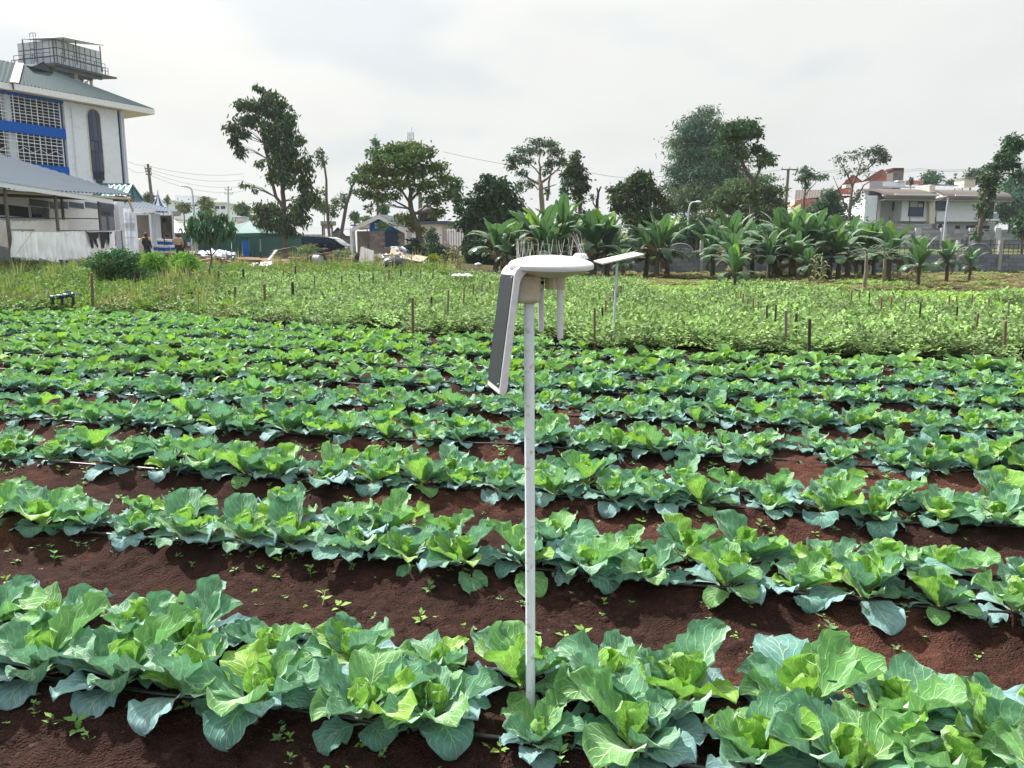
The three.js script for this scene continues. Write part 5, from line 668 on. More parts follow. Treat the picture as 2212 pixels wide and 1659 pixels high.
  const font = await new FontLoader().loadAsync('fonts/droid/droid_serif_bold.typeface.json'), tg = new TextGeometry('Naserian', { font, size: 0.22, depth: 0.008, curveSegments: 2 }); tg.computeBoundingBox(); const bw = tg.boundingBox.max.x, [u0, y0] = f.uy(...R3(1378, 1072)), u1 = f.uy(...R3(1492, 1070))[0]; tg.scale((u1 - u0) / bw, 1, 1); const mm = new THREE.Matrix4().makeBasis(f.e, V(0, 1, 0), f.n.clone()); mm.setPosition(f.p(u0, y0, 0.004)); tg.applyMatrix4(mm); part(o, 'lettering', tg, M.gold);
}
{ // small stone house with a blue gable
  const f = facade(R4(320, 1100, 61), R4(880, 1100, 60)), U = (x, y = 1000) => f.uy(...R4(x, y))[0], Y = (x, y) => f.uy(...R4(x, y))[1], o = thing('gable_house', 'small grey stone house with a blue gable and white bargeboards', 'house', groundUnder(f.p(2, 0, -2))), gy = groundUnder(f.p(2, 0, 0)).y - 0.3, yw = Y(660, 890);
  part(o, 'wall', f.rect(new MB(), U(498), U(884), gy, yw, 0, 5), M.mortar); part(o, 'wall', f.rect(new MB(), U(296), U(498), gy, yw, -1.0, 4), M.mortar);
  const wu0 = U(664), wu1 = U(816), wy0 = Y(740, 1072), wy1 = Y(740, 896); pieces(o, f, 'stone', U(498), U(884), gy + 0.25, yw, 0.42, 0.22, 0.05, stones, (u, y) => !(u > wu0 - 0.1 && u < wu1 + 0.1 && y > wy0 - 0.06), 11); pieces(o, f, 'stone', U(297), U(498) - 0.02, gy + 0.25, yw, 0.42, 0.22, -0.95, [M.stoneC, M.stone, M.stoneC], null, 12);
  part(o, 'gable', prism(new MB(), [[490, 892], [490, 792], [590, 738], [836, 880], [836, 892]].map(([x, y]) => f.P(...R4(x, y), 0.1)), f.n.clone().multiplyScalar(-0.3)), M.blue);
  const win = new THREE.Group(); win.name = 'window'; o.add(win); part(win, 'frame', f.rect(new MB(), wu0, wu1, wy0, wy1, 0.03, 0.027), mat(0.015, 0.04, 0.08)); for (let i = 0; i < 4; i++) for (let j = 0; j < 4; j++) { const a = wu0 + 0.05 + (wu1 - wu0 - 0.1) * i / 4, b = wu0 + 0.05 + (wu1 - wu0 - 0.1) * (i + 1) / 4, c = wy0 + 0.05 + (wy1 - wy0 - 0.1) * j / 4, d = wy0 + 0.05 + (wy1 - wy0 - 0.1) * (j + 1) / 4; part(win, 'pane', f.rect(new MB(), a + 0.012, b - 0.012, c + 0.012, d - 0.012, 0.042, 0.01), M.glassDark); } part(o, 'sill', f.rect(new MB(), wu0 - 0.08, wu1 + 0.08, wy0 - 0.08, wy0, 0.12, 0.12), M.concrete);
  const A = f.P(...R4(297, 862), 0.45), B = f.P(...R4(590, 716), 0.45), D = f.P(...R4(890, 884), 0.45), th = V(0, -0.3, 0), bk = f.n.clone().multiplyScalar(-0.1); for (const [p, q] of [[A, B], [B, D]]) part(o, 'bargeboard', prism(new MB(), [p, q, q.clone().add(th), p.clone().add(th)], bk), M.whiteClean);
  const far2 = f.n.clone().multiplyScalar(-6), lift = V(0, 0.03, 0); part(o, 'roof', new MB().ribs(A.clone().add(far2).add(lift), A.clone().add(lift), B.clone().add(lift), B.clone().add(far2).add(lift), 0.3, 0.04), M.roofPale); part(o, 'roof', new MB().ribs(D.clone().add(lift), D.clone().add(far2).add(lift), B.clone().add(far2).add(lift), B.clone().add(lift), 0.3, 0.04), M.roofPale);
  part(o, 'porch_soffit', prism(new MB(), [[300, 862], [488, 800], [488, 856], [320, 876]].map(([x, y]) => f.P(...R4(x, y), 0.3)), f.n.clone().multiplyScalar(-1.4)), M.white); part(o, 'porch_column', f.rect(new MB(), U(296), U(324), gy, Y(310, 868), 0.3, 0.22), M.white); part(o, 'blue_cap', f.rx(new MB(), R4(280, 824), R4(332, 838), -0.5, 1.6), M.blue); part(o, 'corner_pilaster', f.rect(new MB(), U(884), U(906), gy, yw, 0.06, 0.3), M.white);
  const k = thing('teal_bucket', 'teal plastic bucket standing in front of the stone house', 'bucket', groundUnder(f.P(...R4(440, 1150), 1.2))), kp = groundUnder(f.P(...R4(440, 1150), 1.2), 0.15); part(k, 'pail', new THREE.LatheGeometry([[0.001, 0.01], [0.17, 0.01], [0.21, 0.48], [0.195, 0.48], [0.16, 0.03]].map(([r, y]) => new THREE.Vector2(r, y)), 16).translate(kp.x, kp.y, kp.z), mat(0.02, 0.35, 0.33, { rough: 0.4 })); part(k, 'handle', new MB().tube([...Array(9)].map((_, i) => V(kp.x + Math.cos(i / 8 * 3.14) * 0.2, kp.y + 0.46 + Math.sin(i / 8 * 3.14) * 0.12, kp.z)), 0.008, 5), M.galv);
}
{ // white kiosk with a yellow sign
  const f = facade(R4(890, 1090, 59.5), R4(1310, 1090, 58.5)), g = facade(R4(1310, 1130, 58.49), R4(1530, 1150, 55)), o = thing('white_kiosk', 'white container kiosk with a yellow notice, half behind the leaning tree', 'kiosk', groundUnder(f.p(2, 0, -1))), gy = groundUnder(f.p(2, 0, 0)).y - 0.3;
  const yt = f.uy(...R4(1100, 822))[1]; part(o, 'wall', f.rect(new MB(), f.uy(...R4(886, 1000))[0], f.len, gy, yt, 0, 3), M.white); part(o, 'end_wall', g.rect(new MB(), 0, g.len, gy, g.uy(...R4(1420, 870))[1], 0, 0.5), M.greyWall); part(o, 'roof_slab', f.rect(new MB(), f.uy(...R4(880, 1000))[0], f.len + 0.5, yt, yt + 0.22, 0.3, 3.6), M.steelDark); part(o, 'corner_post', new MB().bar(f.P(...R4(1304, 822), 0.03), f.P(...R4(1306, 1092), 0.03), 0.1), M.yellow); part(o, 'ledge', f.rx(new MB(), R4(1140, 1045), R4(1290, 1056), 0.3, 0.3), M.cream); part(o, 'door', f.rx(new MB(), R4(905, 900), R4(960, 1085), 0.03, 0.027), M.greyWall);
  const pan = new MB(); for (let i = 0; i < 8; i++) g.rect(pan, g.len * (i + 0.1) / 8, g.len * (i + 0.35) / 8, gy + 0.1, g.uy(...R4(1420, 880))[1], 0.05, 0.048); part(o, 'wall_rib', pan, M.greyWall);
  const s = thing('yellow_sign', 'square yellow notice with dark red markings on the white kiosk wall', 'sign', f.P(...R4(1093, 892), 0.05)); part(s, 'board', f.rx(new MB(), R4(1066, 863), R4(1122, 922), 0.06, 0.04), M.yellow); for (const [a, b, c] of [[1074, 1112, 872], [1072, 1090, 886], [1096, 1116, 886], [1074, 1114, 898], [1074, 1100, 910]]) part(s, 'marking', f.rx(new MB(), R4(a, c), R4(b, c + 5), 0.068, 0.006), mat(0.2, 0.03, 0.01)); for (const x of [1080, 1096, 1106]) part(s, 'marking', f.rx(new MB(), R4(x, 878), R4(x + 4, 908), 0.07, 0.004), mat(0.2, 0.03, 0.01));
  const t = thing('black_tank', 'dark ribbed water tank on the kiosk roof behind the leaning trunk', 'water tank', f.P(...R4(1135, 792), -1.5)), c = f.P(...R4(1135, 792), -1.5); part(t, 'tank_body', new THREE.LatheGeometry([[0.001, 0], [0.75, 0], [0.78, 0.2], [0.75, 0.3], [0.78, 0.4], [0.75, 0.5], [0.78, 0.6], [0.75, 0.75], [0.7, 0.95], [0.3, 1.15], [0.28, 1.22], [0.001, 1.22]].map(([r, y]) => new THREE.Vector2(r, y)), 20).translate(c.x, yt + 0.22, c.z), M.black); part(t, 'lid', new THREE.CylinderGeometry(0.3, 0.3, 0.06, 16).translate(c.x, yt + 1.47, c.z), M.steelDark);
}
// ---------------------------------------------------------------- rubbish, timber and brushwood before the houses
const q5 = rng(515);
function board(name, label, cat, a, b, w, h, m, group) { return tag(mesh(name, new MB().bar(a, b, w, h).geo(), m), label, cat, group); }
{
  const sp = (z, x, y, d) => { const p = z(x, y, d); return V(p.x, Math.max(p.y, H(p.x, p.z) + 0.02), p.z); };
  // pile of roof tiles and boards under a tarpaulin
  const o = thing('tarp_pile', 'heap of broken roof tiles and boards under a blue and white tarpaulin', 'rubble heap', groundUnder(R3(430, 1240, 41)));
  for (let i = 0; i < 46; i++) { const x = 250 + q5() * 420, y = 1185 + q5() * 85, p = sp(R3, x, y, 40 + q5() * 2), L = 0.35 + 0.5 * q5(), a = q5() * 3.14, e = V(Math.cos(a) * L, (q5() - 0.5) * 0.25, Math.sin(a) * L); part(o, 'tile', new MB().bar(p, p.clone().add(e), 0.24, 0.05), [M.woodPale, M.brick, M.wood, M.concrete][i % 4]); }
  for (let i = 0; i < 9; i++) { const p = sp(R3, 215 + q5() * 120, 1150 + i * 10, 41.5), r = sp(R3, 420 + q5() * 260, 1165 + i * 8, 41); part(o, 'board', new MB().bar(p, r, 0.22, 0.05), i % 2 ? M.woodGrey : M.woodBlack); }
  const tp = new MB(), rows = [], A = R3(255, 1160, 43), B = R3(675, 1175, 42), Cc = R3(690, 1212, 40.6), D = R3(240, 1180, 41); for (let j = 0; j <= 12; j++) { const row = []; for (let i = 0; i <= 30; i++) { const s = i / 30, t = j / 12, p = A.clone().lerp(B, s).lerp(D.clone().lerp(Cc, s), t); p.y += 0.28 * Math.sin(3.14 * s) * Math.sin(3.14 * t) + 0.28 * perlin.noise(s * 8, t * 5, 3) + 0.05; row.push(tp.v(p, s * 2, t)); } rows.push(row); } for (let j = 0; j < 12; j++) for (let i = 0; i < 30; i++) tp.i.push(rows[j][i], rows[j + 1][i], rows[j + 1][i + 1], rows[j][i], rows[j + 1][i + 1], rows[j][i + 1]);
  const stripes = tex(128, (u, v) => { const s = sstep(0.05, 0.15, fbm(u * 9, v * 3, 2.2, 3)); return s > 0.5 ? [0.2, 0.34, 0.56] : [0.55, 0.58, 0.64]; }, true); part(o, 'tarpaulin', tp, mat(0.8, 0.8, 0.82, { map: stripes, rough: 0.55 }));
  // long pale sheets and planks
  const s1 = thing('metal_sheet', 'long pale corrugated sheet lying in the grass before the brushwood', 'sheet', groundUnder(R3(850, 1290, 37))); part(s1, 'sheet', new MB().ribs(R3(640, 1305, 36.8), R3(1060, 1285, 37.6), R3(1075, 1232, 39.5), R3(700, 1278, 38.5), 0.22, 0.03), M.greyWall); part(s1, 'second_sheet', new MB().ribs(R3(760, 1318, 36.3), R3(1040, 1300, 37), R3(1075, 1268, 38), R3(800, 1295, 37.4), 0.22, 0.03), M.greyWall);
  board('white_plank', 'white plank leaning steeply over the pale sheets', 'plank', R3(1035, 1222, 39.5), R3(1122, 1108, 40), 0.18, 0.05, M.greyWall); board('long_plank', 'long pale plank lying across in front of the stone house', 'plank', R4(200, 1185, 44), R4(720, 1158, 46), 0.32, 0.1, M.cream);
  for (const [a, b, c, d2, l] of [[590, 1215, 960, 1222, 'flat brown plank lying right of the tarpaulin heap'], [700, 1228, 940, 1236, 'darker plank below the brown one beside the heap'], [940, 1190, 1260, 1168, 'grey beam lying in front of the green tent edge'], [1070, 1120, 1340, 1072, 'dark beam leaning on a trestle beside the van']]) board('plank', l, 'plank', sp(R3, a, b, c === 1340 ? 47 : 42), c === 1340 ? R3(c, d2, 52) : sp(R3, c, d2, 42.6), 0.2, 0.07, c === 1340 ? M.woodBlack : [M.woodPale, M.wood, M.woodGrey][a % 3]);
  { const t = thing('flower_bed_edge', 'low clipped yellow-green hedge before the white gate', 'hedge', groundUnder(R3(1000, 1160, 60))), b = new MB(); for (let i = 0; i < 1400; i++) { const p = R3(945 + q5() * 350, 1140 + q5() * 30, 59 + q5()), s = 0.07 + 0.05 * q5(), n = V(q5() - 0.5, q5() - 0.2, q5() - 0.5).normalize().multiplyScalar(s), m = V(q5() - 0.5, q5() - 0.5, q5() - 0.5).normalize().multiplyScalar(s); b.color(0.24 + 0.12 * q5(), 0.26 + 0.1 * q5(), 0.04); b.quad(p, p.clone().add(n), p.clone().add(n).add(m), p.clone().add(m)); } part(t, 'foliage', b, mat(1, 1, 1, { map: null, vc: true, rough: 0.95, through: 0.3 })); }
  // brushwood heap
  const h = thing('brushwood', 'tangled heap of cut branches with a grey pipe in it, before the van', 'brush heap', groundUnder(R3(1600, 1280, 38)));
  for (let i = 0; i < 130; i++) { const k = q5(), c = R3(1560 + (q5() - 0.5) * 560, 1290 - 200 * Math.pow(k, 1.3) * (1 - Math.abs(q5() - 0.5)), 37.2 + q5() * 2), a = q5() * 6.28, L = 0.5 + 1.5 * q5(), e = V(Math.cos(a) * L, 0.35 * L * (q5() - 0.3), Math.sin(a) * L * 0.5), m = c.clone().addScaledVector(e, 0.5).add(V(0, 0.12 * (q5() - 0.3), 0)), r = 0.012 + 0.04 * q5() * q5(); part(h, 'branch', new MB().tube([c, m, c.clone().add(e)], [r, r * 0.8, r * 0.4], 5), i % 5 === 0 ? M.barkPale : i % 3 ? M.woodBlack : M.bark); }
  for (const [a, b, c, d2, r] of [[1420, 1250, 1545, 1170, 0.13], [1430, 1262, 1620, 1215, 0.1], [1560, 1250, 1740, 1290, 0.1], [1290, 1285, 1470, 1265, 0.07], [1600, 1130, 1690, 1098, 0.06], [1580, 1120, 1660, 1090, 0.05]]) part(h, 'log', new MB().tube([R3(a, b, 37.2), R3((a + c) / 2, (b + d2) / 2 - 6, 37.3), R3(c, d2, 37.8)], [r, r, r * 0.8], 8), M.woodBlack);
  part(h, 'pipe', new MB().tube([R3(1545, 1208, 37.2), R3(1612, 1212, 37)], 0.21, 14), M.greyWall);
  // trash heap before the stone house
  const t = thing('trash_heap', 'heap of cardboard, white sheets and scrap before the stone house', 'rubbish heap', groundUnder(R4(850, 1260, 38.5)));
  const cols = [M.whiteClean, M.woodPale, M.greyWall, M.cream, mat(0.05, 0.1, 0.2), M.woodPale, M.white, M.concrete, mat(0.36, 0.26, 0.17)];
  for (let i = 0; i < 150; i++) { const x = 610 + q5() * 470, k = 1 - Math.abs((x - 830) / 300), y = 1300 - q5() * 215 * Math.max(0.35, k), p = R4(x, y, 37.6 + q5() * 1.8), a = q5() * 3.14, w = 0.22 + 0.6 * q5() * q5(), hh = 0.16 + 0.36 * q5(), e = V(Math.cos(a), (q5() - 0.5) * 0.6, Math.sin(a)).multiplyScalar(w), g = V(-Math.sin(a) * 0.5, (q5() - 0.4), Math.cos(a) * 0.6).normalize().multiplyScalar(hh), n = e.clone().cross(g).normalize().multiplyScalar(0.015 + (i % 6 === 0 ? 0.25 : 0)); part(t, i % 6 === 0 ? 'carton' : 'scrap_sheet', new MB().obox(p, e, g, n), cols[Math.floor(q5() * cols.length)]); }
  part(t, 'cardboard', new MB().obox(R4(935, 1220, 37.3), R4(1075, 1245, 37).sub(R4(935, 1220, 37.3)), R4(1000, 1165, 38).sub(R4(935, 1220, 37.3)), V(0, 0.03, 0.02)), mat(0.4, 0.29, 0.19)); part(t, 'white_bundle', drape(facade(R4(720, 1100, 38.5), R4(900, 1100, 38.6)), R4, [[722, 1066], [858, 1060], [912, 1112], [745, 1118]], 0, 0.12, 2, 3, 16, 8), M.white); part(t, 'white_sheet', new MB().obox(R4(375, 1240, 38.5), R4(520, 1290, 37.6).sub(R4(375, 1240, 38.5)), V(0.1, 0.75, -0.1), V(0, 0.01, 0.02)), M.greyWall);
  { const g = new THREE.SphereGeometry(1, 28, 20), P = g.attributes.position; for (let i = 0; i < P.count; i++) { const x = P.getX(i), y = P.getY(i), z = P.getZ(i), n = 1 + 0.16 * fbm(x * 2, y * 2, z * 2, 3); P.setXYZ(i, x * 0.62 * n, Math.max(-0.3, y * 0.43 * n), z * 0.45 * n); } g.computeVertexNormals(); const b = mesh('rubbish_bag', g, mat(0.008, 0.009, 0.012, { rough: 0.28, map: null, bump: 0.02 })); b.position.copy(R4(765, 1345, 34.5)); b.position.y = Math.max(b.position.y, H(b.position.x, b.position.z) + 0.3); tag(b, 'shiny black rubbish bag lying behind the potato stakes', 'bag'); }
  const bl = thing('black_drape', 'black cloth draped over a post beside the trash heap', 'cloth', groundUnder(R4(900, 1340, 42))), bp = R4(905, 1225, 42); for (const [dx, w] of [[-0.2, 0.22], [0.16, 0.3]]) part(bl, 'fold', new THREE.SphereGeometry(0.5, 12, 12).scale(w * 1.3, 1.35, 0.35).translate(bp.x + dx, bp.y - 0.55, bp.z), M.clothBlack); part(bl, 'post', new MB().tube([bp.clone().add(V(0, 0.1, 0)), groundUnder(bp)], 0.05, 6), M.woodGrey);
  const st = thing('stump', 'dark cut stump standing before the long pale plank', 'stump', groundUnder(R4(360, 1240, 39))); part(st, 'trunk', new MB().tube([R4(345, 1245, 39), R4(358, 1185, 39), R4(372, 1140, 39)], [0.2, 0.17, 0.12], 8), M.woodBlack); part(st, 'side_branch', new MB().tube([R4(355, 1200, 39), R4(388, 1180, 39)], [0.09, 0.07], 7), M.woodBlack);
  const pl = thing('white_plastic', 'crumpled white plastic lying under the bananas', 'plastic', groundUnder(R4(1695, 1270, 38))), pg = new THREE.IcosahedronGeometry(0.13, 3), PP = pg.attributes.position; for (let i = 0; i < PP.count; i++) { const n = 1 + 0.5 * fbm(PP.getX(i) * 6, PP.getY(i) * 6, PP.getZ(i) * 6, 2); PP.setXYZ(i, PP.getX(i) * n * 1.4, PP.getY(i) * n * 0.8, PP.getZ(i) * n); } pg.computeVertexNormals(); pg.translate(...R4(1695, 1268, 38).toArray()); part(pl, 'film', pg, M.whiteClean);
  const sh = thing('white_sheet_on_crop', 'flat white sheet lying on the potato crop left of the sensor', 'sheet', groundUnder(R4(1520, 1440, 28))); part(sh, 'sheet', (() => { const b = new MB(), rr2 = []; const A2 = R4(1390, 1452, 25.6), B2 = R4(1640, 1456, 25.6), D2 = R4(1420, 1440, 26.4), E2 = R4(1590, 1438, 26.4); for (let j = 0; j <= 6; j++) { const row = []; for (let i = 0; i <= 16; i++) { const p = A2.clone().lerp(B2, i / 16).lerp(D2.clone().lerp(E2, i / 16), j / 6); p.y = land(p.x, -p.z) + 0.5 + 0.07 * perlin.noise(i * 0.7, j * 0.7, 3); row.push(b.v(p)); } rr2.push(row); } for (let j = 0; j < 6; j++) for (let i = 0; i < 16; i++) b.i.push(rr2[j][i], rr2[j][i + 1], rr2[j + 1][i + 1], rr2[j][i], rr2[j + 1][i + 1], rr2[j + 1][i]); return b; })(), M.greyWall);
}
{ // blue irrigation valves in the scrub, and a brown heap beside
  const o = thing('valve_manifold', 'blue and black irrigation valve manifold at the field edge on the left', 'pipe manifold', ground(135, 655)), d = 17.6, P = (x, y, e = 0) => at(x, y, d + e), bl = mat(0.02, 0.09, 0.17, { rough: 0.5 });
  part(o, 'pipe', new MB().tube([P(113, 643), P(125, 641), P(157, 637)], 0.04, 10), M.black); for (const x of [113, 127, 141, 156]) { part(o, 'fitting', new MB().tube([P(x - 3.4, 643 - (x - 113) * 0.14), P(x + 3.4, 643 - (x - 113) * 0.14)], 0.055, 10), bl); } for (const x of [114, 134, 158]) part(o, 'riser', new MB().tube([P(x, 642), P(x, 660)], 0.03, 8), M.black); part(o, 'valve_handle', new MB().bar(P(144, 628), P(152, 630), 0.05, 0.03), bl);
}
// ---------------------------------------------------------------- trees
const leafM = (r, g, b, through = 0.3) => mat(1, 1, 1, { map: null, vc: true, rough: 0.95, through, coat: 0.1, coatRough: 0.45 });
const foliageMat = leafM(1, 1, 1, 0.28);
function leaves(b, c, rx, ry, rz, n, size, col, q, o = {}) {          // leaf-sized faces through an uneven clump
  for (let i = 0; i < n; i++) {
    const a = q() * 6.283, h = q() * 2 - 1, s = Math.sqrt(1 - h * h), r = Math.pow(q(), 0.42) * (q() < 0.16 ? 1.4 : 1) * (0.75 + 0.5 * perlin.noise(Math.cos(a) * s * 2 + c.x, h * 2 + c.y, Math.sin(a) * s * 2 + c.z));
    const p = V(c.x + Math.cos(a) * s * r * rx, c.y + h * r * ry, c.z + Math.sin(a) * s * r * rz), L = size * (0.55 + 0.9 * q()), w = L * (o.slim ?? 0.42);
    const d = V(q() - 0.5, (q() - 0.5) * 0.9 - (o.droop ?? 0.15), q() - 0.5).normalize(), e = V(q() - 0.5, 0.25 * (q() - 0.5), q() - 0.5).cross(d).normalize();
    const k = (0.65 + 0.75 * q()) * 1.35, y = o.tip && q() < o.tip ? 1 : 0; b.color(mix(col[0] * 0.92, col[0] * 1.8 + 0.02, y) * k, mix(col[1] * 1.25, col[1] * 1.5, y) * k, col[2] * k);
    const I = [p, p.clone().addScaledVector(d, L * 0.5).addScaledVector(e, w * 0.5), p.clone().addScaledVector(d, L).add(V(0, -L * 0.1, 0)), p.clone().addScaledVector(d, L * 0.5).addScaledVector(e, -w * 0.5)].map((x) => b.v(x)); b.i.push(I[0], I[1], I[2], I[0], I[2], I[3]);
  }
}
let treeSeed = 1000;
// z: zone of the numbers; stems: [[x, y, radius m], ...]; clumps: [x, y, rx, ry] in zone pixels
function tree(name, label, z, d, stems, clumps, o = {}) {
  const q = rng(treeSeed++), s = (z === RT ? 0.293 : z === ID ? 1 : 0.1953) / F * d, size = o.leaf ?? 0.3, col = o.col ?? [0.035, 0.062, 0.024], foot = groundUnder(z(stems[0][0][0], stems[0][0][1], d));
  const g = thing(name, label, o.cat ?? 'tree', foot, o.group), tb = new MB(), lb = new MB(), nodes = [];
  stems.forEach((st, k) => { const pts = st.map(([x, y], i) => z(x, y, d + (i ? (q() - 0.5) * 0.6 : 0) + (o.dz?.[k] ?? 0))); if (k === 0) pts[0].y = Math.min(pts[0].y, foot.y); const P = [], Rr = []; pts.forEach((p, i) => { P.push(p); Rr.push(st[i][2]); if (i + 1 < pts.length) { P.push(p.clone().lerp(pts[i + 1], 0.5).add(V((q() - 0.5) * 0.2, 0, (q() - 0.5) * 0.2))); Rr.push((st[i][2] + st[i + 1][2]) / 2); } }); tb.tube(P, Rr.map((r) => r * 0.8), 8); P.forEach((p, i) => nodes.push([p, Rr[i]])); });
  const fb = new MB();
  clumps.forEach(([x, y, rx, ry, dens = 1]) => {
    const big = o.grow ?? 1.2, c = z(x, y, d + (q() - 0.5) * rx * s * (o.deep ?? 1.2)), ax = rx * s * big, ay = ry * s * big, az = ax * 0.85;
    let best = nodes[0]; for (const n of nodes) if (n[0].distanceTo(c) * (n[0].y > c.y ? 1.8 : 1) < best[0].distanceTo(c) * (best[0].y > c.y ? 1.8 : 1)) best = n;
    for (let k = 0; k < (o.limbs ?? 3); k++) { const t = c.clone().add(V((q() - 0.5) * ax * 1.2, (q() - 0.3) * ay, (q() - 0.5) * az)), m = best[0].clone().lerp(t, 0.5).add(V((q() - 0.5) * 0.4, -0.1 * ay + 0.15, (q() - 0.5) * 0.4)), r = Math.min(best[1] * 0.4, 0.05) * (k ? 0.55 : 1); lb.tube([best[0], m, t], [r, r * 0.65, r * 0.25], 5, false); }
    leaves(fb, c, ax, ay, az, Math.round((o.dens ?? 1) * dens * 24 * ax * ay / (size * size * 0.42)), size, (() => { const k = 0.75 + 0.5 * q(), w = 0.85 + 0.3 * q(); return [col[0] * k * w, col[1] * k, col[2] * k / w]; })(), q, o);
  });
  if (lb.p.length) { const k = tb.p.length / 3; tb.p.push(...lb.p); tb.t.push(...lb.t); for (const i of lb.i) tb.i.push(i + k); }
  part(g, 'trunk', tb, o.bark ?? M.bark); if (fb.p.length) part(g, 'crown', fb, foliageMat); return g;
}
const ID = (x, y, d) => d === undefined ? [x, y] : at(x, y, d);
tree('tall_tree', 'tallest tree, slender with ragged leafy tufts, behind the green tent and van', RT, 56, [[[628, 1325, 0.24], [618, 1000, 0.22], [608, 860, 0.2], [640, 560, 0.13], [600, 300, 0.08], [520, 150, 0.04], [415, 75, 0.02]], [[618, 990, 0.18], [560, 900, 0.15], [500, 620, 0.13], [462, 390, 0.08], [330, 260, 0.04]], [[608, 860, 0.15], [590, 600, 0.1], [560, 300, 0.06]]],
  [[410, 78, 22, 20], [450, 105, 28, 24], [525, 140, 75, 34], [600, 205, 60, 36], [500, 185, 60, 40], [330, 215, 90, 46], [455, 225, 110, 55], [560, 285, 120, 55], [650, 320, 60, 50], [240, 375, 75, 34], [360, 325, 110, 46], [255, 470, 42, 60], [290, 555, 42, 60], [310, 420, 60, 40], [545, 395, 110, 70], [650, 420, 65, 75], [745, 470, 36, 60, 0.5], [530, 505, 65, 70], [640, 550, 100, 80], [440, 650, 46, 30, 0.6], [560, 630, 75, 75], [680, 660, 95, 75], [790, 660, 60, 80, 0.7], [540, 745, 55, 65], [645, 755, 85, 62, 0.8], [775, 790, 72, 75], [835, 900, 52, 75], [750, 940, 55, 75], [330, 805, 46, 22, 0.6], [400, 845, 36, 22, 0.5], [450, 985, 70, 60], [540, 1000, 85, 70], [620, 1070, 110, 80], [520, 1095, 85, 60], [650, 1150, 70, 46], [760, 1055, 60, 60], [700, 985, 50, 60, 0.6], [440, 1060, 55, 50]], { leaf: 0.3, col: [0.042, 0.066, 0.032], droop: 0.5, dens: 0.85, tip: 0.12 });
tree('thin_tree', 'thin nearly bare tree right of the tallest tree', RT, 66, [[[958, 1062, 0.17], [932, 900, 0.14], [915, 650, 0.1], [880, 560, 0.05]], [[918, 680, 0.06], [870, 560, 0.03]]], [[880, 565, 36, 26, 0.5], [905, 630, 30, 40, 0.5], [850, 600, 24, 24, 0.4], [905, 860, 34, 28, 0.4], [890, 960, 40, 40, 0.7], [985, 1000, 40, 50, 0.6]], { leaf: 0.28, col: [0.06, 0.08, 0.045], limbs: 2 });
tree('leaning_tree', 'slanting thin tree leaning right towards the round-crowned tree', RT, 68, [[[1012, 1125, 0.22], [1080, 950, 0.18], [1120, 820, 0.13], [1205, 720, 0.06]], [[1115, 830, 0.07], [1095, 790, 0.04]]], [[1195, 700, 46, 46, 0.6], [1130, 770, 30, 24, 0.5], [1060, 900, 46, 36, 0.4], [1000, 930, 36, 36, 0.5], [1150, 860, 56, 24, 0.5], [1050, 960, 30, 24, 0.4]], { leaf: 0.28, col: [0.055, 0.075, 0.04], limbs: 3 });
tree('round_crowned_tree', 'broad round-crowned tree with a leaning trunk beside the white kiosk', RT, 50, [[[1668, 1345, 0.3], [1618, 1200, 0.28], [1580, 1060, 0.24], [1548, 920, 0.19], [1540, 800, 0.12], [1530, 640, 0.06]], [[1560, 960, 0.12], [1480, 840, 0.08], [1380, 760, 0.05]], [[1550, 930, 0.12], [1640, 820, 0.08], [1730, 740, 0.04]], [[1572, 1010, 0.1], [1440, 930, 0.06]], [[1575, 1030, 0.09], [1700, 930, 0.05]]],
  [[1440, 540, 105, 36], [1560, 525, 110, 36], [1330, 585, 100, 45], [1620, 590, 110, 48], [1480, 625, 150, 52], [1270, 690, 95, 45], [1390, 715, 130, 55], [1590, 710, 130, 55], [1745, 680, 95, 45], [1200, 770, 95, 36], [1320, 810, 120, 46], [1490, 800, 95, 40, 0.8], [1660, 820, 115, 50], [1800, 770, 80, 50], [1240, 880, 90, 36], [1345, 905, 90, 40], [1720, 915, 90, 46], [1840, 870, 66, 55], [1440, 885, 60, 36, 0.6], [1885, 820, 50, 70, 0.8], [1905, 930, 45, 46, 0.8], [1345, 1112, 46, 30, 0.8], [1520, 1060, 100, 46, 0.8], [1590, 1130, 60, 40, 0.6], [1760, 1010, 60, 46, 0.8], [1250, 980, 30, 40, 0.5], [1680, 560, 60, 30], [1400, 600, 60, 40]], { leaf: 0.24, col: [0.058, 0.082, 0.026], droop: 0, tip: 0.18, dens: 0.95 });
tree('back_tree', 'thin pale treetop standing behind the left shoulder of the round-crowned tree', RT, 72, [[[1310, 1000, 0.2], [1305, 700, 0.12], [1300, 480, 0.05]]], [[1300, 500, 30, 40, 0.8], [1290, 570, 40, 40, 0.8], [1310, 640, 46, 40]], { leaf: 0.32, col: [0.06, 0.085, 0.05] });
tree('dark_dense_tree', 'dark dense tree above the grey kiosk end and first banana plants', R4, 46, [[[1640, 1150, 0.28], [1660, 800, 0.22], [1750, 500, 0.12]], [[1665, 820, 0.16], [1900, 620, 0.1], [2080, 470, 0.06]]], [[1800, 330, 100, 75], [1720, 420, 90, 70], [1930, 380, 120, 80], [1870, 480, 150, 100], [1660, 560, 120, 80], [2010, 470, 110, 90], [1840, 600, 170, 110], [2080, 590, 120, 120], [1620, 690, 120, 90], [1760, 740, 150, 90], [1960, 730, 170, 100], [1560, 790, 90, 70], [1480, 830, 80, 60, 0.8], [2130, 700, 100, 90], [1640, 900, 100, 80], [1600, 1000, 70, 90], [1450, 520, 46, 120, 0.5], [1480, 660, 60, 70, 0.6]], { leaf: 0.26, col: [0.026, 0.046, 0.024], dens: 0.95 });
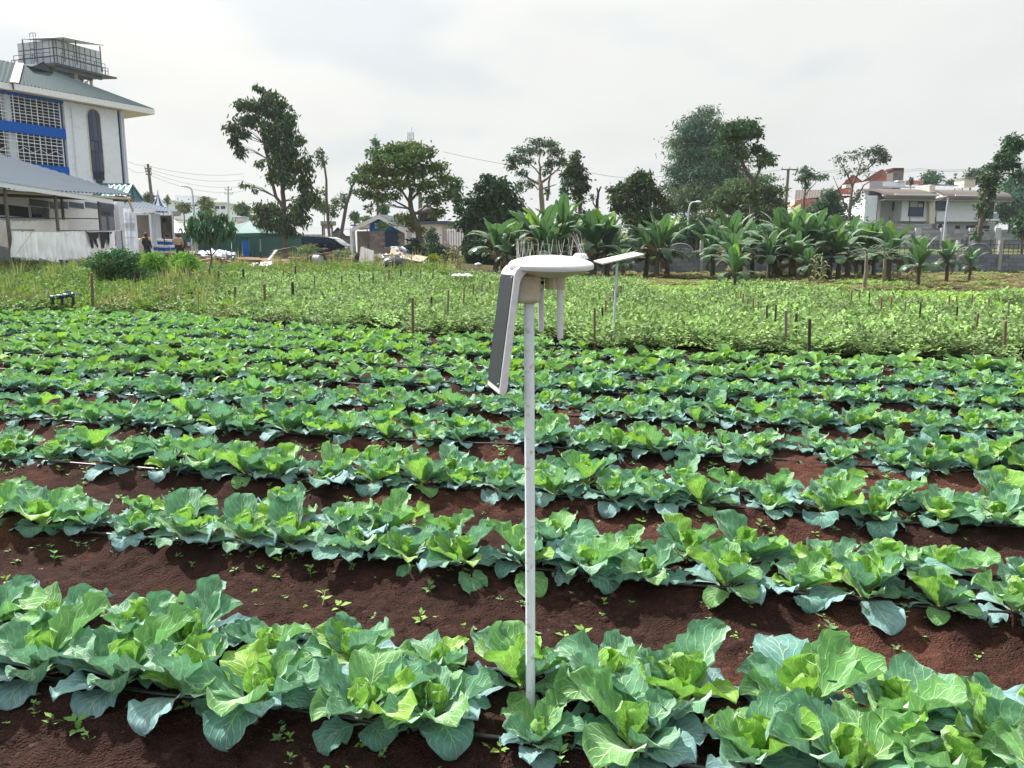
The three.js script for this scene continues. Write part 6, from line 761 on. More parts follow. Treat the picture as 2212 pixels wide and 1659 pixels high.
tree('open_crowned_tree', 'tall open-crowned tree showing pale branches behind the sensor', R5, 60, [[[470, 720, 0.26], [462, 560, 0.24], [455, 400, 0.2], [440, 260, 0.13], [430, 120, 0.07], [450, 0, 0.03]], [[455, 390, 0.14], [330, 320, 0.09], [200, 250, 0.05]], [[460, 360, 0.13], [560, 280, 0.09], [680, 170, 0.04]], [[440, 270, 0.08], [300, 130, 0.04]], [[520, 560, 0.14], [540, 360, 0.1], [570, 180, 0.05]], [[450, 200, 0.07], [590, 60, 0.03]], [[455, 430, 0.08], [620, 380, 0.04]]],
  [[420, -90, 140, 50, 0.5], [560, -70, 110, 50, 0.5], [270, 0, 120, 50, 0.6], [400, 10, 110, 50, 0.4], [620, 20, 110, 60, 0.6], [160, 90, 110, 55, 0.7], [300, 120, 100, 50, 0.4], [680, 130, 80, 60, 0.6], [130, 180, 70, 46, 0.6], [560, 150, 60, 60, 0.8], [250, 250, 90, 40, 0.35], [340, 380, 90, 60, 0.35], [220, 400, 60, 70, 0.5], [500, 240, 60, 40, 0.4], [520, 460, 30, 46, 0.6]], { leaf: 0.24, col: [0.055, 0.072, 0.045], bark: M.barkPale, limbs: 6 });
tree('cone_tree', 'upright narrow tree just right of the open-crowned tree', R5, 52, [[[890, 760, 0.2], [888, 500, 0.15], [850, 250, 0.09], [850, 40, 0.03]]], [[850, 30, 46, 46, 0.5], [830, 110, 75, 55], [790, 180, 80, 60], [870, 200, 75, 60], [740, 270, 90, 60], [850, 290, 90, 60], [930, 320, 70, 60, 0.8], [760, 360, 95, 50], [880, 400, 80, 55], [950, 420, 60, 50, 0.7], [850, 480, 95, 46, 0.8], [700, 440, 46, 46, 0.8], [720, 520, 60, 46, 0.8], [880, 560, 75, 46, 0.8]], { leaf: 0.24, col: [0.045, 0.062, 0.03], tip: 0.1 });
tree('dead_snag', 'dead forked tree stump between the narrow tree and the round dark tree', R5, 58, [[[1060, 720, 0.16], [1075, 560, 0.14], [1088, 470, 0.1], [1118, 405, 0.07]], [[1085, 500, 0.08], [1070, 418, 0.06]], [[1065, 640, 0.07], [1025, 540, 0.05]]], [[1015, 520, 30, 36, 0.4]], { bark: M.woodBlack, leaf: 0.2, limbs: 1 });
tree('round_dark_tree', 'dense round dark tree with sunlit edges right of the sensor', R5, 48, [[[1640, 1080, 0.3], [1620, 780, 0.24], [1560, 460, 0.12]], [[1630, 800, 0.16], [1760, 560, 0.08]], [[1625, 760, 0.14], [1400, 560, 0.07]]], [[1550, 270, 75, 60], [1640, 290, 60, 60], [1480, 330, 95, 60], [1600, 370, 110, 75], [1380, 400, 95, 50], [1260, 440, 90, 46], [1460, 470, 130, 80], [1700, 460, 100, 90], [1300, 530, 110, 60], [1580, 560, 150, 100], [1800, 560, 120, 80], [1420, 640, 130, 90], [1860, 650, 100, 60], [1680, 690, 150, 80], [1300, 640, 90, 60], [1500, 760, 160, 80], [1750, 780, 130, 60], [1560, 900, 110, 60, 0.7]], { leaf: 0.24, col: [0.04, 0.06, 0.026], tip: 0.16 });
tree('feathery_tree', 'tall feathery grey-green tree, highest on the right half', ID, 72, [[[1500, 470, 0.4], [1505, 400, 0.34], [1510, 320, 0.2], [1520, 240, 0.06]], [[1507, 380, 0.2], [1555, 300, 0.1]], [[1507, 400, 0.18], [1465, 330, 0.08]]], [[1530, 240, 28, 16, 0.5], [1510, 255, 34, 18, 0.7], [1490, 275, 36, 20, 0.8], [1540, 270, 30, 20, 0.8], [1470, 305, 34, 20], [1515, 300, 44, 24], [1555, 305, 36, 24], [1490, 335, 50, 24], [1545, 340, 50, 28], [1470, 365, 38, 22], [1520, 375, 60, 30], [1580, 370, 44, 28], [1460, 400, 30, 24, 0.8], [1500, 415, 50, 28], [1560, 415, 60, 30], [1600, 330, 30, 24, 0.7], [1610, 400, 36, 26], [1480, 440, 50, 22]], { leaf: 0.42, col: [0.075, 0.095, 0.07], slim: 0.22, droop: 0.3, dens: 1.3 });
tree('branchy_tree', 'gnarled tree with tufted branches in front of the feathery tree', ID, 52, [[[1622, 520, 0.2], [1624, 450, 0.2], [1626, 395, 0.2], [1612, 370, 0.16], [1596, 335, 0.12], [1585, 300, 0.07]], [[1626, 392, 0.15], [1640, 370, 0.12], [1650, 345, 0.08], [1662, 335, 0.04]], [[1640, 368, 0.08], [1636, 335, 0.05]], [[1612, 370, 0.09], [1570, 345, 0.04]]], [[1580, 275, 30, 14], [1610, 268, 30, 12], [1600, 290, 40, 14], [1630, 285, 22, 14], [1570, 300, 24, 16], [1590, 315, 26, 14, 0.7], [1560, 325, 24, 12, 0.7], [1635, 320, 18, 12], [1655, 335, 20, 10, 0.8], [1648, 350, 18, 10, 0.8], [1668, 350, 12, 8, 0.6], [1604, 335, 18, 10, 0.5], [1625, 420, 16, 26, 0.8]], { leaf: 0.24, col: [0.045, 0.07, 0.03], limbs: 4, tip: 0.1 });
tree('layered_tree', 'wide layered tree behind the bananas and the street lamp', ID, 64, [[[1610, 520, 0.3], [1615, 450, 0.22], [1630, 400, 0.12]], [[1614, 460, 0.16], [1570, 430, 0.08]], [[1614, 450, 0.16], [1665, 430, 0.08]]], [[1640, 388, 40, 10], [1600, 395, 36, 10], [1575, 410, 36, 10], [1625, 408, 50, 12], [1670, 412, 32, 12], [1560, 428, 30, 9], [1600, 430, 50, 12], [1660, 435, 40, 14], [1540, 445, 34, 10], [1580, 452, 40, 12], [1640, 455, 50, 14], [1685, 450, 16, 18], [1535, 470, 32, 14], [1500, 480, 40, 18], [1590, 480, 60, 16], [1660, 480, 40, 16], [1450, 500, 40, 16, 0.8], [1470, 520, 46, 14, 0.9]], { leaf: 0.26, col: [0.055, 0.078, 0.036], tip: 0.14, droop: 0 });
tree('hedge_tree', 'small dark leafy tree hanging over the low wall between the bananas', R6, 45, [[[230, 1250, 0.14], [240, 1000, 0.1], [200, 880, 0.06]]], [[150, 870, 80, 50], [260, 870, 90, 60], [190, 950, 110, 60], [330, 930, 60, 60], [250, 1010, 90, 40, 0.8], [340, 1080, 46, 60, 0.7]], { leaf: 0.2, col: [0.028, 0.058, 0.03] });
tree('bare_tree', 'nearly bare spreading tree in front of the red-roofed house', ID, 66, [[[1832, 500, 0.18], [1836, 450, 0.16], [1842, 400, 0.13], [1858, 360, 0.07], [1875, 322, 0.03]], [[1842, 402, 0.09], [1822, 360, 0.05], [1806, 335, 0.02]], [[1850, 380, 0.08], [1890, 352, 0.05], [1915, 340, 0.02]], [[1836, 450, 0.1], [1866, 400, 0.06], [1905, 375, 0.03]], [[1834, 460, 0.1], [1812, 410, 0.05], [1800, 380, 0.02]], [[1858, 362, 0.05], [1850, 330, 0.02]], [[1866, 340, 0.04], [1895, 322, 0.02]]], [[1810, 345, 16, 16, 0.12], [1840, 335, 30, 14, 0.12], [1870, 330, 24, 14, 0.15], [1898, 325, 20, 10, 0.6], [1910, 340, 14, 12, 0.6], [1890, 345, 20, 12, 0.2], [1825, 370, 24, 18, 0.08], [1870, 365, 26, 16, 0.1], [1850, 430, 18, 24, 0.25]], { leaf: 0.24, col: [0.05, 0.06, 0.04], limbs: 9 });
tree('sparse_tree', 'small sparse tree right of the grey utility pole', ID, 62, [[[1735, 500, 0.14], [1737, 430, 0.12], [1740, 395, 0.08], [1745, 372, 0.03]], [[1738, 425, 0.06], [1762, 395, 0.03]]], [[1738, 368, 16, 10, 0.5], [1748, 380, 18, 10, 0.6], [1730, 385, 14, 8, 0.4], [1775, 382, 18, 7, 0.5], [1742, 400, 12, 10, 0.4]], { leaf: 0.24, col: [0.055, 0.075, 0.045], limbs: 4 });
tree('yard_tree', 'blue-green leafy tree between the banana plants and the red-roofed house', ID, 70, [[[1790, 510, 0.2], [1792, 440, 0.12]]], [[1795, 425, 20, 18], [1778, 445, 24, 18], [1805, 450, 26, 18], [1750, 460, 26, 16], [1730, 475, 24, 14], [1790, 475, 36, 16], [1830, 480, 30, 18], [1760, 490, 40, 14], [1710, 490, 24, 16]], { leaf: 0.28, col: [0.05, 0.07, 0.05] });
tree('ivy_tree', 'leaning tree wrapped in creeper at the right edge before the white house', R7, 44, [[[1712, 1160, 0.16], [1725, 980, 0.15], [1755, 830, 0.15], [1790, 600, 0.12], [1870, 420, 0.1], [1960, 250, 0.08], [2060, 60, 0.05]]], [[1760, 820, 70, 60], [1740, 720, 70, 60], [1780, 640, 75, 60], [1820, 560, 75, 60], [1780, 500, 60, 50], [1850, 480, 80, 60], [1770, 400, 70, 40, 0.8], [1880, 400, 90, 55], [1850, 290, 80, 50], [1950, 300, 90, 60], [1960, 200, 80, 60], [2050, 190, 90, 75], [2030, 90, 85, 70], [2120, 110, 75, 60], [2080, 0, 95, 60], [2180, 40, 60, 50], [2090, 280, 100, 46, 0.7], [2150, 380, 70, 46, 0.6], [1700, 1010, 50, 46, 0.7], [1670, 1070, 46, 30, 0.7], [1850, 590, 60, 30, 0.7]], { leaf: 0.2, col: [0.042, 0.064, 0.036], dens: 0.95 });
tree('hill_trees', 'mass of dense trees on the slope at the far right edge', R7, 96, [[[2080, 900, 0.4], [2080, 500, 0.2]]], [[2000, 560, 130, 100], [2100, 470, 120, 100], [2190, 400, 110, 110], [2060, 650, 170, 120], [2180, 600, 130, 140], [1960, 720, 110, 100], [2080, 790, 160, 100], [2200, 780, 120, 120], [1980, 850, 120, 70], [2320, 600, 150, 200]], { leaf: 0.42, col: [0.055, 0.085, 0.06], dens: 0.9 });
tree('far_round_tree', 'small round tree showing over the parapet of the white house', R7, 105, [[[1190, 560, 0.2], [1190, 420, 0.1]]], [[1190, 360, 60, 24], [1150, 400, 80, 36], [1230, 410, 80, 36], [1190, 450, 110, 40]], { leaf: 0.36, col: [0.05, 0.08, 0.065] });
tree('chimney_tree', 'dark tree behind the cream chimney of the white house', R7, 100, [[[1560, 600, 0.2], [1640, 400, 0.1]]], [[1680, 350, 90, 36], [1620, 390, 70, 36], [1720, 420, 70, 60], [1530, 470, 90, 40], [1420, 470, 80, 30]], { leaf: 0.36, col: [0.05, 0.07, 0.045] });
for (const [x, y, h, l] of [[965, 410, 70, 'narrow dark cypress behind the left parapet of the white house'], [1125, 430, 60, 'narrow dark cypress before the small round tree'], [1455, 370, 120, 'pointed cypress near the cream chimney']]) tree('cypress', l, R7, 88, [[[x, y + h + 30, 0.1], [x, y, 0.04]]], [[x, y + 12, 8, 14], [x, y + h * 0.45, 14, 22], [x, y + h * 0.8, 18, 24]], { leaf: 0.24, col: [0.03, 0.05, 0.035], limbs: 0 });
tree('edge_tree', 'low green tree at the right edge above the boundary wall', R7, 46, [[[2200, 1250, 0.12], [2190, 980, 0.07]]], [[2150, 900, 70, 46, 0.8], [2190, 960, 75, 60], [2110, 1000, 60, 36, 0.8], [2190, 1040, 75, 46], [2200, 830, 50, 46, 0.8]], { leaf: 0.2, col: [0.045, 0.075, 0.04] });
// far trees on the left
[[R3, 735, 640, 90, 70, 95, 'light green roadside tree left of the tallest tree'], [R3, 95, 625, 85, 50, 95, 'dark round shrub below the left street lamp'], [R3, 335, 585, 80, 80, 92, 'leafy tree behind the crown of the mango tree'], [R3, 1985, 730, 60, 55, 110, 'small hazy tree beyond the fence beside the gable house'], [R2, 1640, 510, 75, 46, 90, 'yellow-green tree behind the marquee spire'], [R3, 1650, 620, 60, 60, 120, 'pale hazy tree behind the thin bare tree'], [R3, 2120, 760, 70, 36, 115, 'low hazy bush just left of the gable'], [R3, 820, 740, 60, 30, 100, 'low dark shrub along the compound fence'], [R4, 640, 640, 60, 60, 80, 'dark shrub behind the roof of the gable house'], [R2, 1848, 540, 16, 40, 110, 'thin distant conifer behind the white far building']].forEach(([z, x, y, rx, ry, d, l]) => tree('roadside_tree', l, z, d, [[[x, y + ry * 2, 0.15], [x, y, 0.06]]], [[x, y - ry * 0.5, rx * 0.6, ry * 0.5], [x - rx * 0.45, y, rx * 0.55, ry * 0.55], [x + rx * 0.45, y, rx * 0.55, ry * 0.55], [x, y + ry * 0.45, rx * 0.9, ry * 0.5], [x + rx * 0.2, y + ry * 0.9, rx * 0.8, ry * 0.5, 0.7]], { leaf: 0.36, col: [0.06 + 0.02 * Math.sin(x), 0.085, 0.045], tip: 0.12 }));
[[ID, 1040, 540, 46, 36, 45, 'dark undergrowth left of the sensor, below the dark dense tree'], [ID, 1130, 540, 60, 40, 44.5, 'dark undergrowth behind the tall banana clump'], [ID, 1230, 545, 60, 36, 45, 'dark undergrowth behind the sensor disc'], [ID, 1330, 540, 60, 36, 45.5, 'dark undergrowth below the round dark tree'], [ID, 1410, 520, 50, 36, 47, 'dark undergrowth behind the lone banana clump'], [ID, 1500, 510, 60, 24, 49, 'dark undergrowth behind the first wall arch'], [ID, 1690, 500, 70, 26, 49, 'undergrowth behind the middle of the big banana clump'], [ID, 1820, 500, 70, 26, 50, 'undergrowth below the bare tree'], [ID, 1400, 480, 50, 26, 56, 'bushes under the street lamp among the trees'], [ID, 1270, 480, 40, 30, 54, 'bushes below the dead forked snag'], [ID, 1060, 470, 50, 30, 55, 'bushes between the dark tree and the open-crowned tree']].forEach(([z, x, y, rx, ry, d, l]) => tree('undergrowth', l, z, d, [[[x, y + ry, 0.05], [x, y, 0.03]]], [[x - rx * 0.6, y, rx * 0.5, ry * 0.7], [x, y - ry * 0.3, rx * 0.55, ry * 0.7], [x + rx * 0.6, y, rx * 0.5, ry * 0.7], [x - rx * 0.3, y + ry * 0.6, rx * 0.6, ry * 0.6], [x + rx * 0.4, y + ry * 0.6, rx * 0.6, ry * 0.6]], { leaf: 0.24, col: [0.03, 0.05, 0.024], cat: 'shrub', dens: 0.8 }));
// young mango, shrubs and small growth in front
tree('mango_sapling', 'young mango tree with drooping leaves on a thin trunk before the green tent', R3, 27, [[[430, 1480, 0.055], [405, 1200, 0.045], [400, 1020, 0.035], [390, 800, 0.02]], [[404, 1180, 0.025], [300, 1030, 0.018]], [[404, 1170, 0.025], [495, 1030, 0.018]], [[402, 1120, 0.022], [350, 1000, 0.015]]], [[370, 655, 70, 36, 0.7], [300, 700, 80, 46], [420, 720, 80, 50], [200, 760, 80, 50], [540, 720, 60, 50], [330, 800, 110, 60], [160, 830, 70, 50], [480, 820, 90, 60], [610, 800, 60, 60], [260, 890, 90, 55], [400, 900, 100, 55], [560, 890, 75, 60], [140, 900, 46, 50, 0.8], [250, 970, 60, 36, 0.8], [400, 970, 80, 36, 0.8], [520, 960, 50, 36, 0.8], [640, 880, 40, 60, 0.8]], { leaf: 0.23, slim: 0.24, droop: 0.9, col: [0.05, 0.085, 0.045], dens: 1.25, tip: 0.06, cat: 'young tree' });
tree('dark_bush', 'dark green bush at the yard edge below the laundry', R2, 25.5, [[[1330, 1500, 0.05], [1320, 1300, 0.03]]], [[1150, 1180, 110, 60], [1330, 1150, 130, 70], [1080, 1270, 110, 80], [1230, 1270, 150, 100], [1400, 1260, 140, 100], [1150, 1370, 120, 80], [1300, 1400, 170, 100], [1440, 1390, 130, 90], [1560, 1370, 110, 80], [1640, 1420, 100, 70], [1480, 1180, 70, 50, 0.8]], { leaf: 0.1, col: [0.038, 0.075, 0.026], cat: 'bush', dens: 0.75, limbs: 4 });
tree('bright_bush', 'bright yellow-green bush right of the dark bush', R2, 29, [[[1680, 1420, 0.04], [1690, 1250, 0.03]]], [[1680, 1170, 120, 46], [1600, 1230, 110, 60], [1760, 1220, 110, 60], [1690, 1280, 140, 60], [1820, 1300, 80, 70], [1600, 1300, 80, 60]], { leaf: 0.11, col: [0.13, 0.21, 0.03], cat: 'bush', dens: 0.8 });
tree('bright_bush', 'round yellow-green bush beside the mango trunk', R2, 30, [[[2040, 1440, 0.04], [2030, 1250, 0.03]]], [[2000, 1165, 80, 46], [2080, 1190, 80, 60], [1950, 1230, 80, 60], [2040, 1270, 130, 70], [2140, 1260, 70, 80], [2030, 1360, 140, 60]], { leaf: 0.11, col: [0.14, 0.21, 0.035], cat: 'bush', dens: 0.8 });
tree('golden_shrub', 'small golden-green shrub at the foot of the leaning trunk', R4, 41, [[[1200, 1320, 0.03], [1200, 1230, 0.02]]], [[1180, 1180, 40, 36], [1230, 1210, 46, 40], [1190, 1240, 60, 46], [1140, 1260, 46, 50, 0.7], [1200, 1290, 80, 36]], { leaf: 0.1, col: [0.2, 0.2, 0.015], cat: 'shrub' });
tree('kiosk_shrub', 'grey-green leafy shrub growing in front of the white kiosk wall', R4, 46, [[[1180, 1180, 0.04], [1180, 950, 0.03]], [[1300, 1180, 0.03], [1290, 1090, 0.02]]], [[1180, 880, 46, 46, 0.6], [1150, 960, 60, 60, 0.8], [1220, 970, 50, 60, 0.7], [1180, 1050, 80, 60, 0.8], [1290, 1090, 90, 50, 0.9], [1220, 1130, 110, 50], [1360, 1130, 90, 46], [1330, 1180, 130, 36]], { leaf: 0.16, col: [0.055, 0.085, 0.05], cat: 'shrub' });
tree('dark_creeper', 'dark tangled growth beside the white door of the kiosk', R4, 47, [[[990, 1180, 0.05], [985, 1050, 0.04]]], [[985, 1020, 46, 60], [950, 1080, 60, 60], [1020, 1090, 50, 70], [1080, 1110, 60, 46, 0.8]], { leaf: 0.2, col: [0.02, 0.026, 0.02], cat: 'shrub' });
[[R3, 1480, 1080, 110, 50, 36.5, 'dry spindly weeds standing in front of the van'], [R3, 1850, 1130, 120, 46, 38, 'dry weeds in front of the stepped stone wall'], [R3, 1180, 1300, 150, 60, 36, 'yellow-green weeds beside the long pale sheet'], [R3, 560, 1330, 150, 50, 32, 'weeds in front of the tarpaulin heap'], [R4, 560, 1260, 150, 60, 36.5, 'weeds in front of the long pale plank'], [R2, 1000, 1230, 120, 60, 27, 'dry weeds left of the dark bush']].forEach(([z, x, y, rx, ry, d, l]) => tree('weed_clump', l, z, d, [[[x, y + ry * 1.5, 0.012], [x, y, 0.008]]], [[x - rx * 0.5, y, rx * 0.5, ry * 0.7, 0.35], [x + rx * 0.4, y - ry * 0.2, rx * 0.5, ry * 0.7, 0.35], [x, y + ry * 0.5, rx, ry * 0.7, 0.45]], { leaf: 0.11, col: [0.13, 0.14, 0.06], cat: 'weeds', limbs: 10 }));

// ---------------------------------------------------------------- bananas, papayas, maize
function blade(len, wid, a0, droop, fold, seed, tear = 0.35, nv = 14) {  // a large leaf arching from the crown, torn along its side veins
  const b = new MB(), q = rng(seed); let r = 0.03, y = 0; const pts = [];
  for (let j = 0; j <= nv; j++) { const t = j / nv, th = a0 - droop * t * t; if (j) { r += Math.cos(th) * len / nv; y += Math.sin(th) * len / nv; } pts.push([r, y, th, t]); }
  const half = (t) => t < 0.14 ? 0.025 : wid / 2 * Math.pow(Math.sin(Math.PI * Math.min(1, 0.06 + 0.94 * (t - 0.14) / 0.86)), 0.42);
  for (const s of [-1, 1]) { let prev = null; pts.forEach(([R0, Y0, th, t], j) => { const h = half(t), f = fold * (s > 0 ? 1 : 0.9), row = [0, 0.5, 1].map((k) => b.v(V(s * k * h * Math.cos(f), Y0 - 0 + Math.cos(th) * k * h * Math.sin(f) * 0.8 - k * k * h * 0.25, R0 - Math.sin(th) * k * h * Math.sin(f) * 0.8), 0.5 + s * k * 0.5, t)); if (prev) { for (let k = 0; k < 2; k++) b.i.push(prev[k], prev[k + 1], row[k + 1], prev[k], row[k + 1], row[k]); if (q() < tear && t > 0.25) { const drop = 0.1 * q(), again = [0, 0.5, 1].map((k) => b.v(V(s * k * h * 0.97 * Math.cos(f), Y0 + Math.cos(th) * k * h * Math.sin(f) * 0.8 - k * k * h * (0.25 + 3 * drop), R0 - Math.sin(th) * k * h * Math.sin(f) * 0.8 + k * 0.05), 0.5 + s * k * 0.5, t)); prev = again; return; } } prev = row; }); }
  b.tube(pts.map(([R0, Y0]) => V(0, Y0 + 0.004, R0)), pts.map(([, , , t]) => 0.03 * (1 - t) + 0.005), 5); return b.geo();
}
const banTex = tex(256, (u, v) => { const x = Math.abs(u - 0.5) * 2, w = 0.5 + 0.5 * Math.sin((v * 60 - x * 14)), n = fbm(u * 4, v * 6, 3.3, 4); const m = 1 - sstep(0.03, 0.07, x); return [0.8 + 0.12 * w + 0.25 * n + 0.2 * m, 0.84 + 0.1 * w + 0.2 * n + 0.12 * m, 0.8 + 0.1 * w + 0.2 * n + 0.1 * m]; });
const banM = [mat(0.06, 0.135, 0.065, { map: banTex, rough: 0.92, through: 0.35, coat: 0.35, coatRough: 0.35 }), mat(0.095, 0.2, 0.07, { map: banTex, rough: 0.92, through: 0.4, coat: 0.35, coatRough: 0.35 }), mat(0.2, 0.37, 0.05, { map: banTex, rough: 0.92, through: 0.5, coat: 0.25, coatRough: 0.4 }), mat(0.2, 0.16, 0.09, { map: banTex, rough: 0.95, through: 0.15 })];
const banStem = mat(0.075, 0.065, 0.04, { bump: 0.01, rough: 0.8, map: grime }), banLeaf = { up: [...Array(4)].map((_, i) => blade(2.0, 0.56, 1.36, 0.4 + i * 0.2, 0.3, 40 + i, 0.3)), mid: [...Array(4)].map((_, i) => blade(2.2, 0.6, 1.12, 0.9 + i * 0.3, 0.2, 50 + i, 0.6)), low: [...Array(3)].map((_, i) => blade(1.8, 0.66, 0.5, 1.6 + i * 0.35, 0.05, 60 + i, 0.7)) };
const banProto = [...Array(6)].map((_, p) => {
  const q = rng(700 + p), o = new THREE.Group(); o.name = 'banana_plant'; const put = (n, g, m) => { const k = new THREE.Mesh(g, m); k.name = n; k.castShadow = k.receiveShadow = true; o.add(k); return k; };
  put('pseudostem', new MB().tube([V(0, -0.2, 0), V(0.03, 0.6, 0.02), V(0.02, 1.3, 0.01), V(0, 1.75, 0)], [0.16, 0.135, 0.11, 0.07], 9).geo(), banStem); let a = q() * 6.28;
  const add = (g, m, n, y) => { for (let i = 0; i < n; i++) { a += 2.4 + 0.4 * (q() - 0.5); const k = put('leaf', g[Math.floor(q() * g.length)], q() < 0.25 ? banM[Math.min(2, m + 1)] : banM[m]); k.rotation.y = a; k.position.y = y - 0.1 * q(); k.scale.setScalar(0.85 + 0.3 * q()); } };
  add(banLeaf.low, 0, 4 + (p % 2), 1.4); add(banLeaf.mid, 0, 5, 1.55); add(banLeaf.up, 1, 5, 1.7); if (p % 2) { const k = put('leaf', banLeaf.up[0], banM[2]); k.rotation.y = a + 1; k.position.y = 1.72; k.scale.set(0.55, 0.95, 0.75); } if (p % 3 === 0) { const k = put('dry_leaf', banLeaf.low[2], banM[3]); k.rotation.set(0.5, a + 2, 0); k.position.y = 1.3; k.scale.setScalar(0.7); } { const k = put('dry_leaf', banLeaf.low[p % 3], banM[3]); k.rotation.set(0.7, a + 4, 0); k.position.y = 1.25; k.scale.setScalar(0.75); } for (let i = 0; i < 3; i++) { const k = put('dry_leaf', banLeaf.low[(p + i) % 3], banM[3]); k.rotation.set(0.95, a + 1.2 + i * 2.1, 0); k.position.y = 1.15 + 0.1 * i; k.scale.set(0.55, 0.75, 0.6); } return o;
});
function banana(px0, d, top, kind, turn, label, o = {}) {             // top: where its highest leaf shows in the 2212-wide view
  const p = at(px0, 590, d), b = groundUnder(p), h = at(px0, top, d).y - b.y, g = banProto[kind].clone(); g.name = numbered('banana_plant'); scene.add(g); g.position.copy(b); g.rotation.set(0.09 * Math.sin(px0 * 1.7), turn, 0.09 * Math.cos(px0 * 2.3)); const s = h / 3.5; const w = s * (o.wide ?? 1.12); g.scale.set(w * (1 + 0.15 * Math.sin(px0)), s, w * (1 + 0.15 * Math.cos(px0 * 3))); tag(g, label, 'banana plant', 'banana plants along the wall'); return g;
}
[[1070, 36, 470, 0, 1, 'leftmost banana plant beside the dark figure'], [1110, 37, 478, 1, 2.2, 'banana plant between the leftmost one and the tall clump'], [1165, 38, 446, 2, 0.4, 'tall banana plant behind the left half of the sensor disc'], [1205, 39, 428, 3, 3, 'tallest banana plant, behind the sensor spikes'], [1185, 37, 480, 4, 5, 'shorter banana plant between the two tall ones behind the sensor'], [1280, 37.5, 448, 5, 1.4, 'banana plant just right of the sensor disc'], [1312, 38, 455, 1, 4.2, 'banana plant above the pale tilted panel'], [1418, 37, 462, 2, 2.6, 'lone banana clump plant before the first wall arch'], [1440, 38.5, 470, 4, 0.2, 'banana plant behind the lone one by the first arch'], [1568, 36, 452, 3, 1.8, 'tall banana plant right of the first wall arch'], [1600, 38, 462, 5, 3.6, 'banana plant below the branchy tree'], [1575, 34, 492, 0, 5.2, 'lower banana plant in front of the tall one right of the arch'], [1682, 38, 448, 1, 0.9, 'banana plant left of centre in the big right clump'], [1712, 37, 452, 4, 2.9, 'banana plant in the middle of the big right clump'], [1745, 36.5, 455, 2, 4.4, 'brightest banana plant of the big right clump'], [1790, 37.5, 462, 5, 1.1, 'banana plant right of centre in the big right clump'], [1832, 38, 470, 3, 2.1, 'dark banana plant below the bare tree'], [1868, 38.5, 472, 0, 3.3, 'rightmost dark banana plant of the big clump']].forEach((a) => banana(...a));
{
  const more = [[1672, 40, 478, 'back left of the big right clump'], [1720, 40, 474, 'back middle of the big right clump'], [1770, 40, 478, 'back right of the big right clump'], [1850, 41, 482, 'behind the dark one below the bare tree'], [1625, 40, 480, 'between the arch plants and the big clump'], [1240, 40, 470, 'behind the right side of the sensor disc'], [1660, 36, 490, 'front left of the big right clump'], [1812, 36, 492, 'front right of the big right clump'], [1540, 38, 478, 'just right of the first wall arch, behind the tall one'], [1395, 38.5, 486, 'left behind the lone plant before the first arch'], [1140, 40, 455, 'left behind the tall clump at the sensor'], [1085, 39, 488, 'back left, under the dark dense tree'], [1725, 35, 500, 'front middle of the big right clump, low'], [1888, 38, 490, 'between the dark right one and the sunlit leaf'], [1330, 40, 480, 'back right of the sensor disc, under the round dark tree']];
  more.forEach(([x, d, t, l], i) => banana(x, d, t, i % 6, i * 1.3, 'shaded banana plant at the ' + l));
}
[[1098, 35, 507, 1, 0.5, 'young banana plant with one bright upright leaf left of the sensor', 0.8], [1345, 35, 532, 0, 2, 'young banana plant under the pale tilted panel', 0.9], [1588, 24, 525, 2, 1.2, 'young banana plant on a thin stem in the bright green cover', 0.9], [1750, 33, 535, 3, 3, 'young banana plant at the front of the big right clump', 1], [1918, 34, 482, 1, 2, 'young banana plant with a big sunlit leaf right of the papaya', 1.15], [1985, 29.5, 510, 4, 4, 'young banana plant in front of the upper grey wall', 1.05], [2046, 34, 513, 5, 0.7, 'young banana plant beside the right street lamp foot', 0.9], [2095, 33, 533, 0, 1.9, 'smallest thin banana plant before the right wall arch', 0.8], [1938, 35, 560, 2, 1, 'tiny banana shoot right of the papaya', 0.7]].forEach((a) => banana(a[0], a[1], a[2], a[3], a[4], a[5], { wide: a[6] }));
function papaya(x, d, top, label, n, seed) {
  const q = rng(seed), b = groundUnder(at(x, 600, d)), h = at(x, top, d).y - b.y, o = thing('papaya_tree', label, 'papaya tree', b), c = b.clone().add(V(0, h * 0.78, 0)); part(o, 'trunk', new MB().tube([b.clone().add(V(0, -0.1, 0)), b.clone().add(V(0.03, h * 0.4, 0)), c], [0.07, 0.06, 0.045], 7), M.barkPale);
  for (let i = 0; i < n; i++) { const a = i * 2.4 + q(), up = 0.55 - 0.9 * (i / n), dir = V(Math.cos(a), up, Math.sin(a)).normalize(), e = c.clone().addScaledVector(dir, h * 0.36 * (0.8 + 0.4 * q())), k = new MB(); k.tube([c, c.clone().lerp(e, 0.6).add(V(0, 0.04, 0)), e], [0.012, 0.01, 0.008], 4); const ex = V(-Math.sin(a), 0, Math.cos(a)); for (let j = -3; j <= 3; j++) { const t = j * 0.5, f = dir.clone().multiplyScalar(Math.cos(t)).addScaledVector(ex, Math.sin(t)).add(V(0, -0.35 - 0.2 * Math.abs(j) / 3, 0)).normalize(), L = 0.4 * (1 - 0.09 * Math.abs(j)) * (h / 2.4), s = f.clone().cross(V(0, 1, 0)).normalize().multiplyScalar(L * 0.16); for (const [u, w] of [[0.55, 1], [0.8, -1], [0.75, 1]]) { const m = e.clone().addScaledVector(f, L * u), I = [e.clone().addScaledVector(f, L * (u - 0.45)), m.clone().addScaledVector(s, w), e.clone().addScaledVector(f, L * Math.min(1, u + 0.3)), m.clone().addScaledVector(s, -0.5 * w)].map((p) => k.v(p)); k.i.push(I[0], I[1], I[2], I[0], I[2], I[3]); } } part(o, 'leaf', k, papM); }
}
